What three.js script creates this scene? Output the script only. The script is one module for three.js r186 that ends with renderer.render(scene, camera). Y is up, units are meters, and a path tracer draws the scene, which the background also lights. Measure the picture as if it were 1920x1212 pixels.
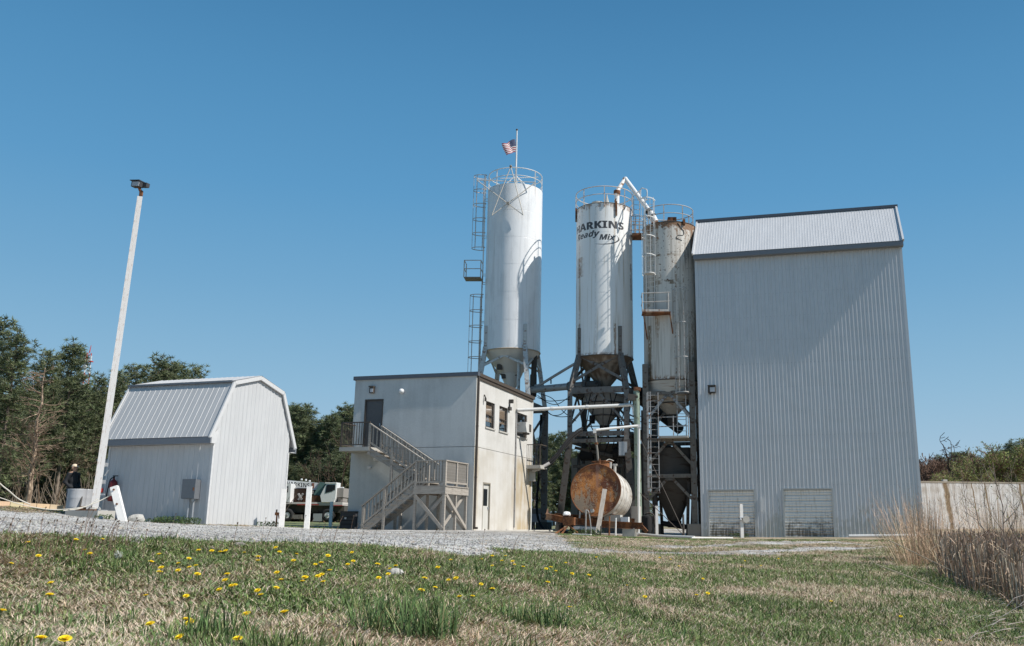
import * as THREE from 'three';
import { mergeGeometries } from 'three/addons/utils/BufferGeometryUtils.js';
import { MarchingCubes } from 'three/addons/objects/MarchingCubes.js';

// ---------------------------------------------------------------- camera, sky, sun, exposure
const scene = new THREE.Scene();
const RAD = Math.PI / 180;
const FOCAL = 1720, CX = 1121, CY = 575, PITCH = 13.4 * RAD;          // lens of the photograph, in its pixels
const camera = new THREE.PerspectiveCamera(2 * Math.atan(637 / FOCAL) / RAD, 1920 / 1212, 0.05, 3000);
camera.setViewOffset(2242, 1274, 0, 62, 1920, 1212);
camera.position.set(0, 0, 0);
camera.rotation.set(PITCH, 0, 0);
scene.add(camera);
const renderer = new THREE.WebGLRenderer({ antialias: true });
renderer.toneMapping = THREE.LinearToneMapping;
renderer.toneMappingExposure = 1.08;
renderer.shadowMap.enabled = true;
const YAW = -13.6 * RAD;                                             // the plant's walls
const ALONG = new THREE.Vector3(Math.cos(YAW), 0, -Math.sin(YAW)), OUT = new THREE.Vector3(Math.sin(YAW), 0, Math.cos(YAW));
const SUN = ALONG.clone().multiplyScalar(Math.cos(47.1 * RAD)).addScaledVector(new THREE.Vector3(0, 1, 0), Math.sin(47.1 * RAD)).addScaledVector(OUT, 0.045).normalize();
{
  const sl = v => { v /= 255; return v <= 0.04045 ? v / 12.92 : Math.pow((v + 0.055) / 1.055, 2.4); };
  const stops = [[-90, 120, 115, 100], [-3, 140, 140, 130], [-0.5, 176, 201, 219], [3, 168, 197, 218], [8, 143, 185, 214], [14, 116, 168, 206], [20, 94, 154, 199], [26, 82, 142, 188], [32, 70, 128, 174], [45, 58, 114, 160], [90, 44, 95, 141]];
  const SKYK = 1 / 1.08, W = 64, H = 512, d = new Float32Array(W * H * 4);
  for (let j = 0; j < H; j++) {
    const el = -90 + 180 * (j + 0.5) / H; let k = 0;
    while (k < stops.length - 2 && el > stops[k + 1][0]) k++;
    const a = stops[k], b = stops[k + 1], t = Math.min(1, Math.max(0, (el - a[0]) / (b[0] - a[0])));
    for (let i = 0; i < W; i++) for (let c = 0; c < 4; c++) d[(j * W + i) * 4 + c] = c === 3 ? 1 : SKYK * sl(a[c + 1] + (b[c + 1] - a[c + 1]) * t);
  }
  const sky = new THREE.DataTexture(d, W, H, THREE.RGBAFormat, THREE.FloatType);
  sky.mapping = THREE.EquirectangularReflectionMapping; sky.magFilter = THREE.LinearFilter; sky.minFilter = THREE.LinearFilter; sky.needsUpdate = true;
  scene.background = sky; scene.environment = sky;
}
const sun = new THREE.DirectionalLight(new THREE.Color(1, 0.955, 0.89), 5.0);
sun.position.copy(SUN).multiplyScalar(150).add(new THREE.Vector3(0, 0, -45)); sun.target.position.set(0, 0, -45);
sun.castShadow = true; sun.shadow.mapSize.set(2048, 2048); sun.shadow.radius = 1;
Object.assign(sun.shadow.camera, { left: -70, right: 70, top: 70, bottom: -70, near: 1, far: 400 });
scene.add(sun, sun.target);

// ---------------------------------------------------------------- helpers
let seed = 7;
const rnd = () => { seed |= 0; seed = seed + 0x6D2B79F5 | 0; let t = Math.imul(seed ^ seed >>> 15, 1 | seed); t = t + Math.imul(t ^ t >>> 7, 61 | t) ^ t; return ((t ^ t >>> 14) >>> 0) / 4294967296; };
const rr = (a, b) => a + (b - a) * rnd();
const V = (x, y, z) => new THREE.Vector3(x, y, z);
const clamp = (v, a = 0, b = 1) => Math.min(b, Math.max(a, v));
const smooth = (a, b, x) => { const t = clamp((x - a) / (b - a)); return t * t * (3 - 2 * t); };
const mix = (a, b, t) => a + (b - a) * t;
const mixc = (a, b, t) => [mix(a[0], b[0], t), mix(a[1], b[1], t), mix(a[2], b[2], t)];
const hash = (x, y, s) => { let h = Math.imul(x | 0, 374761393) + Math.imul(y | 0, 668265263) + Math.imul(s | 0, 2147483647 ^ 1274126177) | 0; h = Math.imul(h ^ h >>> 13, 1274126177); return ((h ^ h >>> 16) >>> 0) / 4294967296; };
function noise(x, y, s = 0, px = 0, py = 0) {                          // value noise, tiling when a period is given
  let xi = Math.floor(x), yi = Math.floor(y); const fx = x - xi, fy = y - yi, u = fx * fx * (3 - 2 * fx), v = fy * fy * (3 - 2 * fy);
  let x1 = xi + 1, y1 = yi + 1;
  if (px) { xi = ((xi % px) + px) % px; x1 = ((x1 % px) + px) % px; } if (py) { yi = ((yi % py) + py) % py; y1 = ((y1 % py) + py) % py; }
  const a = hash(xi, yi, s), b = hash(x1, yi, s), c = hash(xi, y1, s), d = hash(x1, y1, s);
  return a + (b - a) * u + (c - a) * v + (a - b - c + d) * u * v;
}
function fbm(x, y, s = 0, o = 4, px = 0, py = 0) { let v = 0, a = 0.5, n = 0; for (let i = 0; i < o; i++) { v += a * noise(x, y, s + i * 17, px, py); n += a; a *= 0.5; x *= 2; y *= 2; px *= 2; py *= 2; } return v / n; }

const CP = Math.cos(PITCH), SP = Math.sin(PITCH);
function at(px, py, w) {                                              // the point seen at a pixel of the photograph, w metres ahead
  const X = (px - CX) / FOCAL, Y = -(py - CY) / FOCAL, f = CP - Y * SP, k = w / f;
  return V(X * k, (Y * CP + SP) * k, -w);
}
class Frame {                                                         // a turned local frame: x along the wall, y up, z towards the viewer
  constructor(o, yaw = YAW) { this.o = o; this.yaw = yaw; this.x = V(Math.cos(yaw), 0, -Math.sin(yaw)); this.z = V(Math.sin(yaw), 0, Math.cos(yaw)); }
  local(p) { const d = p.clone().sub(this.o); return V(d.dot(this.x), d.y, d.dot(this.z)); }
  world(x, y, z) { return this.o.clone().addScaledVector(this.x, x).addScaledVector(this.z, z).add(V(0, y, 0)); }
  onZ(px, py, z) { const r = at(px, py, 1), k = (this.o.dot(this.z) + z) / r.dot(this.z); return this.local(r.multiplyScalar(k)); }
  onX(px, py, x) { const r = at(px, py, 1), k = (this.o.dot(this.x) + x) / r.dot(this.x); return this.local(r.multiplyScalar(k)); }
}

const names = new Map();
function numbered(n) { const k = names.get(n) ?? -1; names.set(n, k + 1); return k < 0 ? n : n + '_' + String(k + 1).padStart(3, '0'); }
function tag(o, label, category, group, kind) { if (label) o.userData.label = label; if (category) o.userData.category = category; if (group) o.userData.group = group; if (kind) o.userData.kind = kind; return o; }
function thing(name, label, category, pos = V(0, 0, 0), turn = 0, group) {
  const o = new THREE.Group(); o.name = numbered(name); o.position.copy(pos); o.rotation.y = turn; scene.add(o);
  return tag(o, label, category, group);
}
function copy(src, label, pos, turn, scale) { const c = src.clone(); c.name = numbered(src.name.replace(/_\d+$/, '')); c.userData = { ...src.userData }; if (label) c.userData.label = label; c.position.copy(pos); if (turn !== undefined) c.rotation.y = turn; if (scale) c.scale.setScalar(scale); scene.add(c); return c; }
function part(name, geo, mat, parent, label) {
  const g = geo instanceof MB ? geo.geometry() : geo;
  const m = new THREE.Mesh(g, mat); m.name = parent ? name : numbered(name); m.castShadow = m.receiveShadow = true;
  if (label) m.userData.label = label;
  (parent || scene).add(m); return m;
}
function structure(name, geo, mat) { const m = part(name, geo, mat); m.userData.kind = 'structure'; return m; }

function boxUV(g) {                                                   // uv in metres from the face's own axes
  if (g.index) g = g.toNonIndexed();
  const p = g.attributes.position, uv = new Float32Array(p.count * 2), a = V(), b = V(), c = V(), n = V();
  for (let i = 0; i < p.count; i += 3) {
    a.fromBufferAttribute(p, i); b.fromBufferAttribute(p, i + 1); c.fromBufferAttribute(p, i + 2);
    n.copy(b).sub(a).cross(c.clone().sub(a)); const x = Math.abs(n.x), y = Math.abs(n.y), z = Math.abs(n.z);
    [a, b, c].forEach((q, k) => { const [u, v] = y >= x && y >= z ? [q.x, q.z] : x >= z ? [q.z, q.y] : [q.x, q.y]; uv[(i + k) * 2] = u; uv[(i + k) * 2 + 1] = v; });
  }
  g.setAttribute('uv', new THREE.BufferAttribute(uv, 2)); return g;
}
class MB {                                                            // collects shapes, merges them into one geometry
  constructor() { this.g = []; }
  add(g) { if (g.index) g = g.toNonIndexed(); for (const k of Object.keys(g.attributes)) if (!['position', 'normal', 'uv'].includes(k)) g.deleteAttribute(k); this.g.push(g); return this; }
  box(x, y, z, sx, sy, sz, ry = 0, rx = 0, rz = 0) {                  // centre and size
    const g = boxUV(new THREE.BoxGeometry(sx, sy, sz)); g.applyMatrix4(new THREE.Matrix4().compose(V(x, y, z), new THREE.Quaternion().setFromEuler(new THREE.Euler(rx, ry, rz)), V(1, 1, 1)));
    return this.add(g);
  }
  span(x0, x1, y0, y1, z0, z1) { return this.box((x0 + x1) / 2, (y0 + y1) / 2, (z0 + z1) / 2, Math.abs(x1 - x0), Math.abs(y1 - y0), Math.abs(z1 - z0)); }
  bar(p, q, w, h = w, up = V(0, 1, 0)) {                              // a square bar between two points, uv.x runs along it
    const d = q.clone().sub(p), L = d.length(); d.normalize(); if (Math.abs(d.dot(up)) > 0.98) up = V(0, 0, 1);
    const s = d.clone().cross(up).normalize(), u = s.clone().cross(d), g = boxUV(new THREE.BoxGeometry(L, h, w));
    g.applyMatrix4(new THREE.Matrix4().makeBasis(d, u, s).setPosition(p.clone().add(q).multiplyScalar(0.5))); return this.add(g);
  }
  rod(p, q, r, r2 = r, seg = 8) {                                     // a round bar
    const d = q.clone().sub(p), L = d.length(), g = new THREE.CylinderGeometry(r2, r, L, seg, 1); g.applyQuaternion(new THREE.Quaternion().setFromUnitVectors(V(0, 1, 0), d.normalize())); g.translate((p.x + q.x) / 2, (p.y + q.y) / 2, (p.z + q.z) / 2);
    return this.add(boxScaleUV(g, r * 6.28, L));
  }
  tube(pts, r, seg = 6, n = pts.length * 4, closed = false) { return this.add(boxScaleUV(new THREE.TubeGeometry(new THREE.CatmullRomCurve3(pts, closed, 'catmullrom', 0.5), n, r, seg, closed), 1, 6.28 * r)); }
  ring(c, R, r, seg = 40, a0 = 0, a1 = Math.PI * 2) { const p = []; const n = seg; for (let i = 0; i <= n; i++) { const a = a0 + (a1 - a0) * i / n; p.push(V(c.x + R * Math.sin(a), c.y, c.z + R * Math.cos(a))); } for (let i = 0; i < n; i++) this.rod(p[i], p[i + 1], r, r, 5); return this; }
  lathe(prof, c = V(0, 0, 0), seg = 48) { const g = new THREE.LatheGeometry(prof.map(p => new THREE.Vector2(p[0], p[1])), seg); g.translate(c.x, c.y, c.z); return this.add(g); }
  prism(pts, depth, m) { const s = new THREE.Shape(pts.map(p => new THREE.Vector2(p[0], p[1]))), g = boxUV(new THREE.ExtrudeGeometry(s, { depth, bevelEnabled: false })); if (m) g.applyMatrix4(m); return this.add(g); }
  move(x, y, z, ry = 0) { const m = new THREE.Matrix4().makeRotationY(ry).setPosition(x, y, z); this.g.forEach(g => g.applyMatrix4(m)); return this; }
  geometry() { return this.g.length > 1 ? mergeGeometries(this.g) : this.g[0]; }
}
function boxScaleUV(g, su, sv) { const u = g.attributes.uv; for (let i = 0; i < u.count; i++) u.setXY(i, u.getX(i) * su, u.getY(i) * sv); return g; }
const worldUV = m => { const p = m.geometry.attributes.position, n = m.geometry.attributes.normal, u = m.geometry.attributes.uv; for (let i = 0; i < p.count; i++) u.setXY(i, Math.abs(n.getX(i)) > 0.7 ? p.getZ(i) : p.getX(i), p.getY(i)); return m; };
const B1 = (...a) => new MB().box(...a), S1 = (...a) => new MB().span(...a), R1 = (...a) => new MB().bar(...a), C1 = (...a) => new MB().rod(...a);

// ---------------------------------------------------------------- textures and materials
const enc = v => Math.round(255 * clamp(v <= 0.0031308 ? v * 12.92 : 1.055 * Math.pow(v, 1 / 2.4) - 0.055));
function tex(w, h, fn, repeat = [1, 1], linear = false) {             // fn(u, v) gives a linear colour
  const d = new Uint8Array(w * h * 4);
  for (let j = 0; j < h; j++) for (let i = 0; i < w; i++) { const c = fn((i + 0.5) / w, (j + 0.5) / h), o = (j * w + i) * 4; for (let k = 0; k < 3; k++) d[o + k] = linear ? Math.round(255 * clamp(c[k])) : enc(c[k]); d[o + 3] = c[3] === undefined ? 255 : Math.round(255 * clamp(c[3])); }
  const t = new THREE.DataTexture(d, w, h, THREE.RGBAFormat, THREE.UnsignedByteType);
  if (!linear) t.colorSpace = THREE.SRGBColorSpace; t.wrapS = t.wrapT = THREE.RepeatWrapping; t.magFilter = THREE.LinearFilter; t.minFilter = THREE.LinearMipmapLinearFilter; t.generateMipmaps = true; t.repeat.set(...repeat); t.needsUpdate = true;
  return t;
}
function mat(c, roughness = 0.8, metalness = 0, o = {}) { const m = new THREE.MeshStandardMaterial({ roughness, metalness, side: THREE.DoubleSide, ...o }); m.color.setRGB(...c); return m; }
const g3 = v => [v, v, v];
const T = {};
T.grain = tex(512, 512, (u, v) => g3(0.72 + 0.28 * clamp(0.35 + 0.5 * fbm(u * 16, v * 16, 1, 4, 16, 16) + 0.3 * fbm(u * 90, v * 90, 5, 2, 90, 90))), [0.8, 0.8]);
T.streak = tex(512, 512, (u, v) => { const s = fbm(u * 60, v * 3, 2, 3, 60, 3), b = fbm(u * 7, v * 7, 9, 4, 7, 7); return g3(0.8 + 0.2 * clamp(0.1 + 0.6 * s + 0.55 * b)); }, [0.5, 0.25]);
T.wood = tex(512, 256, (u, v) => { const w = fbm(u * 4, v * 24, 3, 3, 4, 24), f = noise(u * 14, v * 128, 8, 14, 128), k = smooth(0.62, 0.75, fbm(u * 5, v * 5, 21, 3, 5, 5)); return mixc([0.46, 0.42, 0.37], [0.2, 0.17, 0.14], clamp(0.75 * w + 0.4 * f - 0.2 + 0.25 * k)); }, [1, 4]);
T.rust = tex(512, 512, (u, v) => { const a = fbm(u * 8, v * 8, 4, 5, 8, 8), b = fbm(u * 40, v * 40, 6, 3, 40, 40), c = fbm(u * 5, v * 3, 31, 3, 5, 3); let k = mixc([0.11, 0.045, 0.022], [0.34, 0.13, 0.045], smooth(0.3, 0.68, 0.6 * a + 0.4 * b)); return mixc(k, [0.40, 0.28, 0.18], smooth(0.56, 0.72, c) * 0.6); }, [0.5, 0.5]);
T.steel = tex(512, 512, (u, v) => { const a = fbm(u * 10, v * 10, 7, 4, 10, 10), b = fbm(u * 60, v * 60, 2, 2, 60, 60), s = fbm(u * 30, v * 4, 12, 3, 30, 4); let k = g3(0.5 + 0.5 * clamp(0.3 + 0.5 * s + 0.3 * b)); return mixc(k, [0.36, 0.17, 0.08], smooth(0.6, 0.74, a) * 0.8); }, [0.5, 0.5]);
T.conc = tex(1024, 1024, (u, v) => { const a = fbm(u * 5, v * 5, 3, 5, 5, 5), b = fbm(u * 100, v * 100, 4, 2, 100, 100), s = fbm(u * 26, v * 3, 12, 3, 26, 3); return mixc([0.5, 0.49, 0.46], [0.36, 0.34, 0.31], clamp(0.9 * a + 0.25 * b + 0.35 * s - 0.4)); }, [0.25, 0.25]);
T.bark = tex(256, 512, (u, v) => { const a = fbm(u * 16, v * 8, 3, 4, 16, 8); return mixc([0.10, 0.075, 0.06], [0.3, 0.24, 0.19], smooth(0.35, 0.7, a)); }, [1, 0.5]);
T.gravel = tex(1024, 1024, (u, v) => { const a = noise(u * 110, v * 110, 1, 110, 110), b = noise(u * 220, v * 220, 2, 220, 220), c = fbm(u * 9, v * 9, 3, 3, 9, 9); const k = 0.48 + 0.52 * clamp(0.95 * a * a + 0.55 * b + 0.5 * c - 0.35); return [k, k * 0.985, k * 0.96]; }, [0.7, 0.7]);
T.soil = tex(1024, 1024, (u, v) => { const a = noise(u * 170, v * 170, 11, 170, 170), b = noise(u * 60, v * 330, 12, 60, 330), b2 = noise(u * 330, v * 60, 15, 330, 60), c = fbm(u * 12, v * 12, 13, 3, 12, 12); return g3(0.45 + 0.55 * clamp(0.5 * a + 0.5 * Math.max(b, b2) + 0.5 * c - 0.25)); }, [0.9, 0.9]);
T.dots = tex(512, 512, (u, v) => g3(0.5 * noise(u * 64, v * 64, 1, 64, 64) + 0.5 * noise(u * 160, v * 160, 3, 160, 160)), [0.8, 0.8], true);
const M = {
  white: mat([0.76, 0.76, 0.75], 0.55, 0, { map: T.grain }), barnWhite: mat([0.53, 0.535, 0.54], 0.5, 0, { map: T.streak }), barnRoof: mat([0.52, 0.515, 0.51], 0.5, 0.1, { map: T.streak }),
  trimGrey: mat([0.20, 0.215, 0.24], 0.6, 0, { map: T.grain }), trimLight: mat([0.6, 0.6, 0.6], 0.55, 0, { map: T.grain }), dark: mat([0.05, 0.052, 0.06], 0.6, 0, { map: T.grain }), ridge: mat([0.1, 0.115, 0.14], 0.6, 0, { map: T.grain }),
  bigRoof: mat([0.62, 0.62, 0.625], 0.45, 0.1, { map: T.streak }), wood: mat([1, 1, 1], 0.85, 0, { map: T.wood, bumpMap: T.wood, bumpScale: 0.004 }), woodDark: mat([0.62, 0.56, 0.5], 0.85, 0, { map: T.wood }), woodWhite: mat([1.5, 1.45, 1.38].map(v => v * 0.6), 0.7, 0, { map: T.grain }),
  rust: mat([0.78, 0.8, 0.85], 0.9, 0.05, { map: T.rust, bumpMap: T.rust, bumpScale: 0.003 }), steel: mat([0.2, 0.185, 0.17], 0.8, 0.1, { map: T.steel }), steelDark: mat([0.09, 0.082, 0.074], 0.85, 0.2, { map: T.steel }), steelLight: mat([0.42, 0.41, 0.4], 0.55, 0.2, { map: T.steel }),
  galv: mat([0.42, 0.44, 0.46], 0.45, 0.35, { map: T.grain }), conc: mat([0.95, 0.94, 0.92], 0.9, 0, { map: T.conc, bumpMap: T.dots, bumpScale: 0.003 }), concDark: mat([0.5, 0.48, 0.45], 0.9, 0, { map: T.conc }), black: mat([0.008, 0.008, 0.009], 0.95), rubber: mat([0.022, 0.022, 0.023], 0.95, 0, { map: T.grain }),
  pipeWhite: mat([0.72, 0.71, 0.68], 0.45, 0, { map: T.grain }), green: mat([0.27, 0.34, 0.27], 0.6, 0.05, { map: T.steel }), bark: mat([1, 1, 1], 0.95, 0, { map: T.bark }), barkPale: mat([1.6, 1.5, 1.4].map(v => v * 0.62), 0.95, 0, { map: T.bark }), red: mat([0.36, 0.03, 0.025], 0.5, 0, { map: T.grain }),
  brown: mat([0.085, 0.068, 0.055], 0.6, 0, { map: T.grain }), glass: new THREE.MeshPhysicalMaterial({ color: 0xffffff, roughness: 0.03, transmission: 1, thickness: 0, ior: 1.5, side: THREE.DoubleSide }), darkGlass: mat([0.02, 0.025, 0.03], 0.05, 0, {}), lens: mat([0.45, 0.47, 0.5], 0.15, 0), chrome: mat([0.7, 0.7, 0.7], 0.2, 0.9), rope: mat([0.62, 0.58, 0.5], 0.9, 0, { map: T.grain }), skin: mat([0.42, 0.25, 0.17], 0.6),
};

// ---------------------------------------------------------------- terrain
// ground heights as read from the photograph: pixel column, pixel row, metres ahead
const GP = [
  [-300, 1212, 2.9], [0, 1212, 2.95], [350, 1212, 2.95], [700, 1212, 3.2], [1100, 1212, 4.1], [1500, 1212, 5.1], [1900, 1212, 5.7], [2150, 1212, 6],
  [-200, 1090, 5], [100, 1085, 5.2], [350, 1088, 5.1], [700, 1098, 5.2], [1100, 1140, 5.8], [1500, 1140, 7.2], [1900, 1150, 8],
  [0, 1012, 6.3], [150, 1014, 6.6], [300, 1022, 7], [600, 1029, 7.6], [900, 1036, 9.2], [1100, 1042, 12], [1300, 1044, 16], [1450, 1040, 19], [1600, 1034, 22], [1500, 1085, 10.5], [1200, 1085, 8.8], [1800, 1085, 12.5], [1900, 1060, 17],
  [0, 978, 15], [150, 985, 15], [300, 999, 15], [600, 1010, 15], [900, 1016, 17], [1100, 1022, 20], [1300, 1022, 27], [1560, 1018, 33], [1750, 1022, 30], [1900, 1024, 30],
  [-100, 948, 29], [0, 955.5, 29.5], [140, 967.5, 31.5], [208, 975, 32], [231, 978, 28.3], [300, 982, 30.6], [165, 972, 30], [60, 960.5, 29.5], [385, 984.5, 31], [527, 989, 35], [660, 994, 38], [885, 995.5, 40], [995, 995.5, 48], [1120, 1004, 42], [1317, 1006, 50], [1560, 1007, 48.5], [1732, 1007, 47.5], [1850, 1010, 42],
  [-100, 943, 37], [100, 956.5, 37], [0, 949, 37], [300, 970, 45], [540, 984, 50], [600, 980, 85], [1010, 988, 80], [1200, 1000, 58], [1740, 992.5, 60], [1900, 992.5, 60], [-100, 944, 70], [200, 965, 80], [1500, 994, 90], [1900, 985, 100], [1000, 985, 130], [0, 965, 130], [1900, 984, 140],
].map(([px, py, w]) => { const p = at(px, py, w); return [p.x / w / 0.13, Math.log(w) / 0.42, p.y]; });
const tps = r2 => r2 < 1e-12 ? 0 : r2 * Math.log(r2);
const TW = (() => {
  const n = GP.length, N = n + 3, A = [];
  for (let i = 0; i < N; i++) A.push(new Float64Array(N + 1));
  for (let i = 0; i < n; i++) { for (let j = 0; j < n; j++) A[i][j] = tps((GP[i][0] - GP[j][0]) ** 2 + (GP[i][1] - GP[j][1]) ** 2); A[i][i] += 0.08; A[i][n] = A[n][i] = 1; A[i][n + 1] = A[n + 1][i] = GP[i][0]; A[i][n + 2] = A[n + 2][i] = GP[i][1]; A[i][N] = GP[i][2]; }
  for (let c = 0; c < N; c++) { let b = c; for (let r = c; r < N; r++) if (Math.abs(A[r][c]) > Math.abs(A[b][c])) b = r; [A[c], A[b]] = [A[b], A[c]]; for (let r = 0; r < N; r++) if (r !== c) { const k = A[r][c] / A[c][c]; if (k) for (let j = c; j <= N; j++) A[r][j] -= k * A[c][j]; } }
  return A.map((row, i) => row[N] / row[i]);
})();
function groundH(x, z, rough = true) {                                // height of the ground, the eye is at 0
  const w = Math.max(2.9, -z), t = clamp(x / w, -0.72, 0.62) / 0.13, l = Math.log(Math.min(w, 150)) / 0.42, n = GP.length;
  let v = TW[n] + TW[n + 1] * t + TW[n + 2] * l;
  for (let i = 0; i < n; i++) v += TW[i] * tps((t - GP[i][0]) ** 2 + (l - GP[i][1]) ** 2);
  if (rough) v += 0.035 * (fbm(x * 1.1, z * 1.1, 41, 3) - 0.5) + 0.016 * (fbm(x * 5, z * 5, 43, 2) - 0.5);
  return v;
}
const onGround = (px, w, dy = 0) => { const p = at(px, 990, w); p.y = groundH(p.x, p.z) + dy; return p; };   // a point of the ground in that column
const curve = (pts, x) => { if (x <= pts[0][0]) return pts[0][1]; for (let i = 1; i < pts.length; i++) if (x <= pts[i][0]) return mix(pts[i - 1][1], pts[i][1], (x - pts[i - 1][0]) / (pts[i][0] - pts[i - 1][0])); return pts[pts.length - 1][1]; };
const NEAR = [[-0.75, 6], [-0.63, 6.3], [-0.46, 7], [-0.3, 7.6], [-0.125, 9], [-0.01, 12], [0.1, 16], [0.19, 19], [0.25, 22], [0.33, 26]];
const FAR = [[-0.75, 26], [-0.63, 28], [-0.575, 31.5], [-0.5, 32.5], [-0.415, 31.5], [-0.335, 36], [-0.27, 37], [-0.25, 44], [-0.07, 60], [-0.055, 60], [-0.03, 24], [0.1, 25], [0.17, 36], [0.25, 37], [0.3, 27], [0.34, 26.5]];
function gravelAt(x, z) {                                             // 1 on the gravel, 0 on grass
  const w = -z, t = x / Math.max(1, w); if (w < 3) return 0;
  const e = curve(NEAR, t), f = curve(FAR, t), n = fbm(x * 0.9, z * 0.9, 51, 4) - 0.5;
  let g = Math.min((w - e) / (0.12 * e) + 0.5, (f - w) / (0.1 * f) + 0.5) + n * 2.6;
  if (t > -0.12) { const m = smooth(-0.12, 0.0, t), s = (w - e) / Math.max(3, f - e), band = Math.max(1 - Math.abs(s - 0.1) / 0.2, (1 - Math.abs(s - 0.72) / 0.24) * smooth(0.02, 0.1, t)) + 0.25 + n * 1.3; g = mix(g, Math.min(g, band), m); }
  g = Math.max(g, smooth(44, 46, w) * smooth(-0.02, 0.0, t) * smooth(0.12, 0.10, t) * 1.2 + n);
  return clamp(g);
}

// ---------------------------------------------------------------- ground and road
const greenAt = (x, z) => smooth(0.46, 0.6, 0.55 * fbm(x * 1.5, z * 1.0, 61, 4) + 0.45 * fbm(x * 0.35, z * 0.3, 63, 3));
{
  const NX = 560, rows = []; for (let i = 0; i <= 14; i++) rows.push(-6 + i * 0.6); for (let i = 1; i <= 430; i++) rows.push(2.4 * Math.pow(1500 / 2.4, Math.pow(i / 430, 1.12)));
  const NY = rows.length, pos = new Float32Array(NX * NY * 3), col = new Float32Array(NX * NY * 3), uv = new Float32Array(NX * NY * 2), msk = new Float32Array(NX * NY), idx = [], road = [];
  for (let j = 0; j < NY; j++) for (let i = 0; i < NX; i++) {
    const w = rows[j], s = i / (NX - 1), x = mix(-(3.4 + 0.8 * Math.max(0, w)), 3.4 + 0.62 * Math.max(0, w), s), z = -w, o = j * NX + i, far = smooth(160, 300, w);
    const y = w < 200 ? groundH(x, z) * (1 - far) : -0.3 * far;
    pos.set([x, y, z], o * 3); uv.set([x, z], o * 2);
    const g = w < 90 ? gravelAt(x, z) : 0; msk[o] = g;
    const gr = greenAt(x, z), n = fbm(x * 3, z * 3, 71, 3);
    let c = mixc([0.40, 0.32, 0.23], [0.28, 0.21, 0.14], n); c = mixc(c, [0.13, 0.14, 0.06], gr * 0.6); c = mixc(c, [0.11, 0.15, 0.05], smooth(30, 55, w) * smooth(0.03, -0.1, x / Math.max(1, w)) * 0.8);
    c = mixc(c, [0.30, 0.27, 0.22], smooth(0.25, 0.6, g)); if (w > 100) c = mixc(c, [0.07, 0.085, 0.035], smooth(100, 140, w));
    col.set(c, o * 3);
  }
  for (let j = 0; j < NY - 1; j++) for (let i = 0; i < NX - 1; i++) { const a = j * NX + i, b = a + 1, c = a + NX, d = c + 1; idx.push(a, b, c, b, d, c); if (msk[a] > 0.5 && msk[b] > 0.5 && msk[c] > 0.5 && msk[d] > 0.5) road.push(a, b, c, b, d, c); }
  const g = new THREE.BufferGeometry(); g.setAttribute('position', new THREE.BufferAttribute(pos, 3)); g.setAttribute('color', new THREE.BufferAttribute(col, 3)); g.setAttribute('uv', new THREE.BufferAttribute(uv, 2)); g.setIndex(idx); g.computeVertexNormals();
  structure('ground', g, mat([1.35, 1.35, 1.35], 1, 0, { vertexColors: true, map: T.soil, bumpMap: T.soil, bumpScale: 0.012 }));
  const rp = pos.slice(), rc = new Float32Array(col.length);
  for (let o = 0; o < NX * NY; o++) { const x = rp[o * 3], z = rp[o * 3 + 2]; rp[o * 3 + 1] += 0.006 + 0.012 * noise(x * 9, z * 9, 81); const t = x / Math.max(1, -z), d = fbm(x * 0.9, z * 0.3, 83, 4), f = fbm(x * 2.6, z * 1.1, 85, 3); const st = fbm(x * 0.3, z * 0.12, 87, 3), fine = noise(x * 14, z * 14, 89); let c = mixc([0.74, 0.725, 0.70], [0.36, 0.33, 0.29], clamp(smooth(0.40, 0.66, 0.5 * d + 0.35 * f + 0.15 * fine) * 0.75 + smooth(0.5, 0.62, st) * 0.5)); c = mixc(c, [0.3, 0.28, 0.25], smooth(0.86, 0.97, fine) * 0.6); c = mixc(c, [0.40, 0.33, 0.25], smooth(-0.1, 0.02, t) * smooth(0.35, 0.65, f) * 0.75); rc.set(c, o * 3); }
  const r = new THREE.BufferGeometry(); r.setAttribute('position', new THREE.BufferAttribute(rp, 3)); r.setAttribute('color', new THREE.BufferAttribute(rc, 3)); r.setAttribute('uv', new THREE.BufferAttribute(uv, 2)); r.setIndex(road); r.computeVertexNormals();
  structure('gravel_road', r, mat([1, 1, 1], 1, 0, { vertexColors: true, map: T.gravel, bumpMap: T.gravel, bumpScale: 0.015 }));
}

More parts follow.
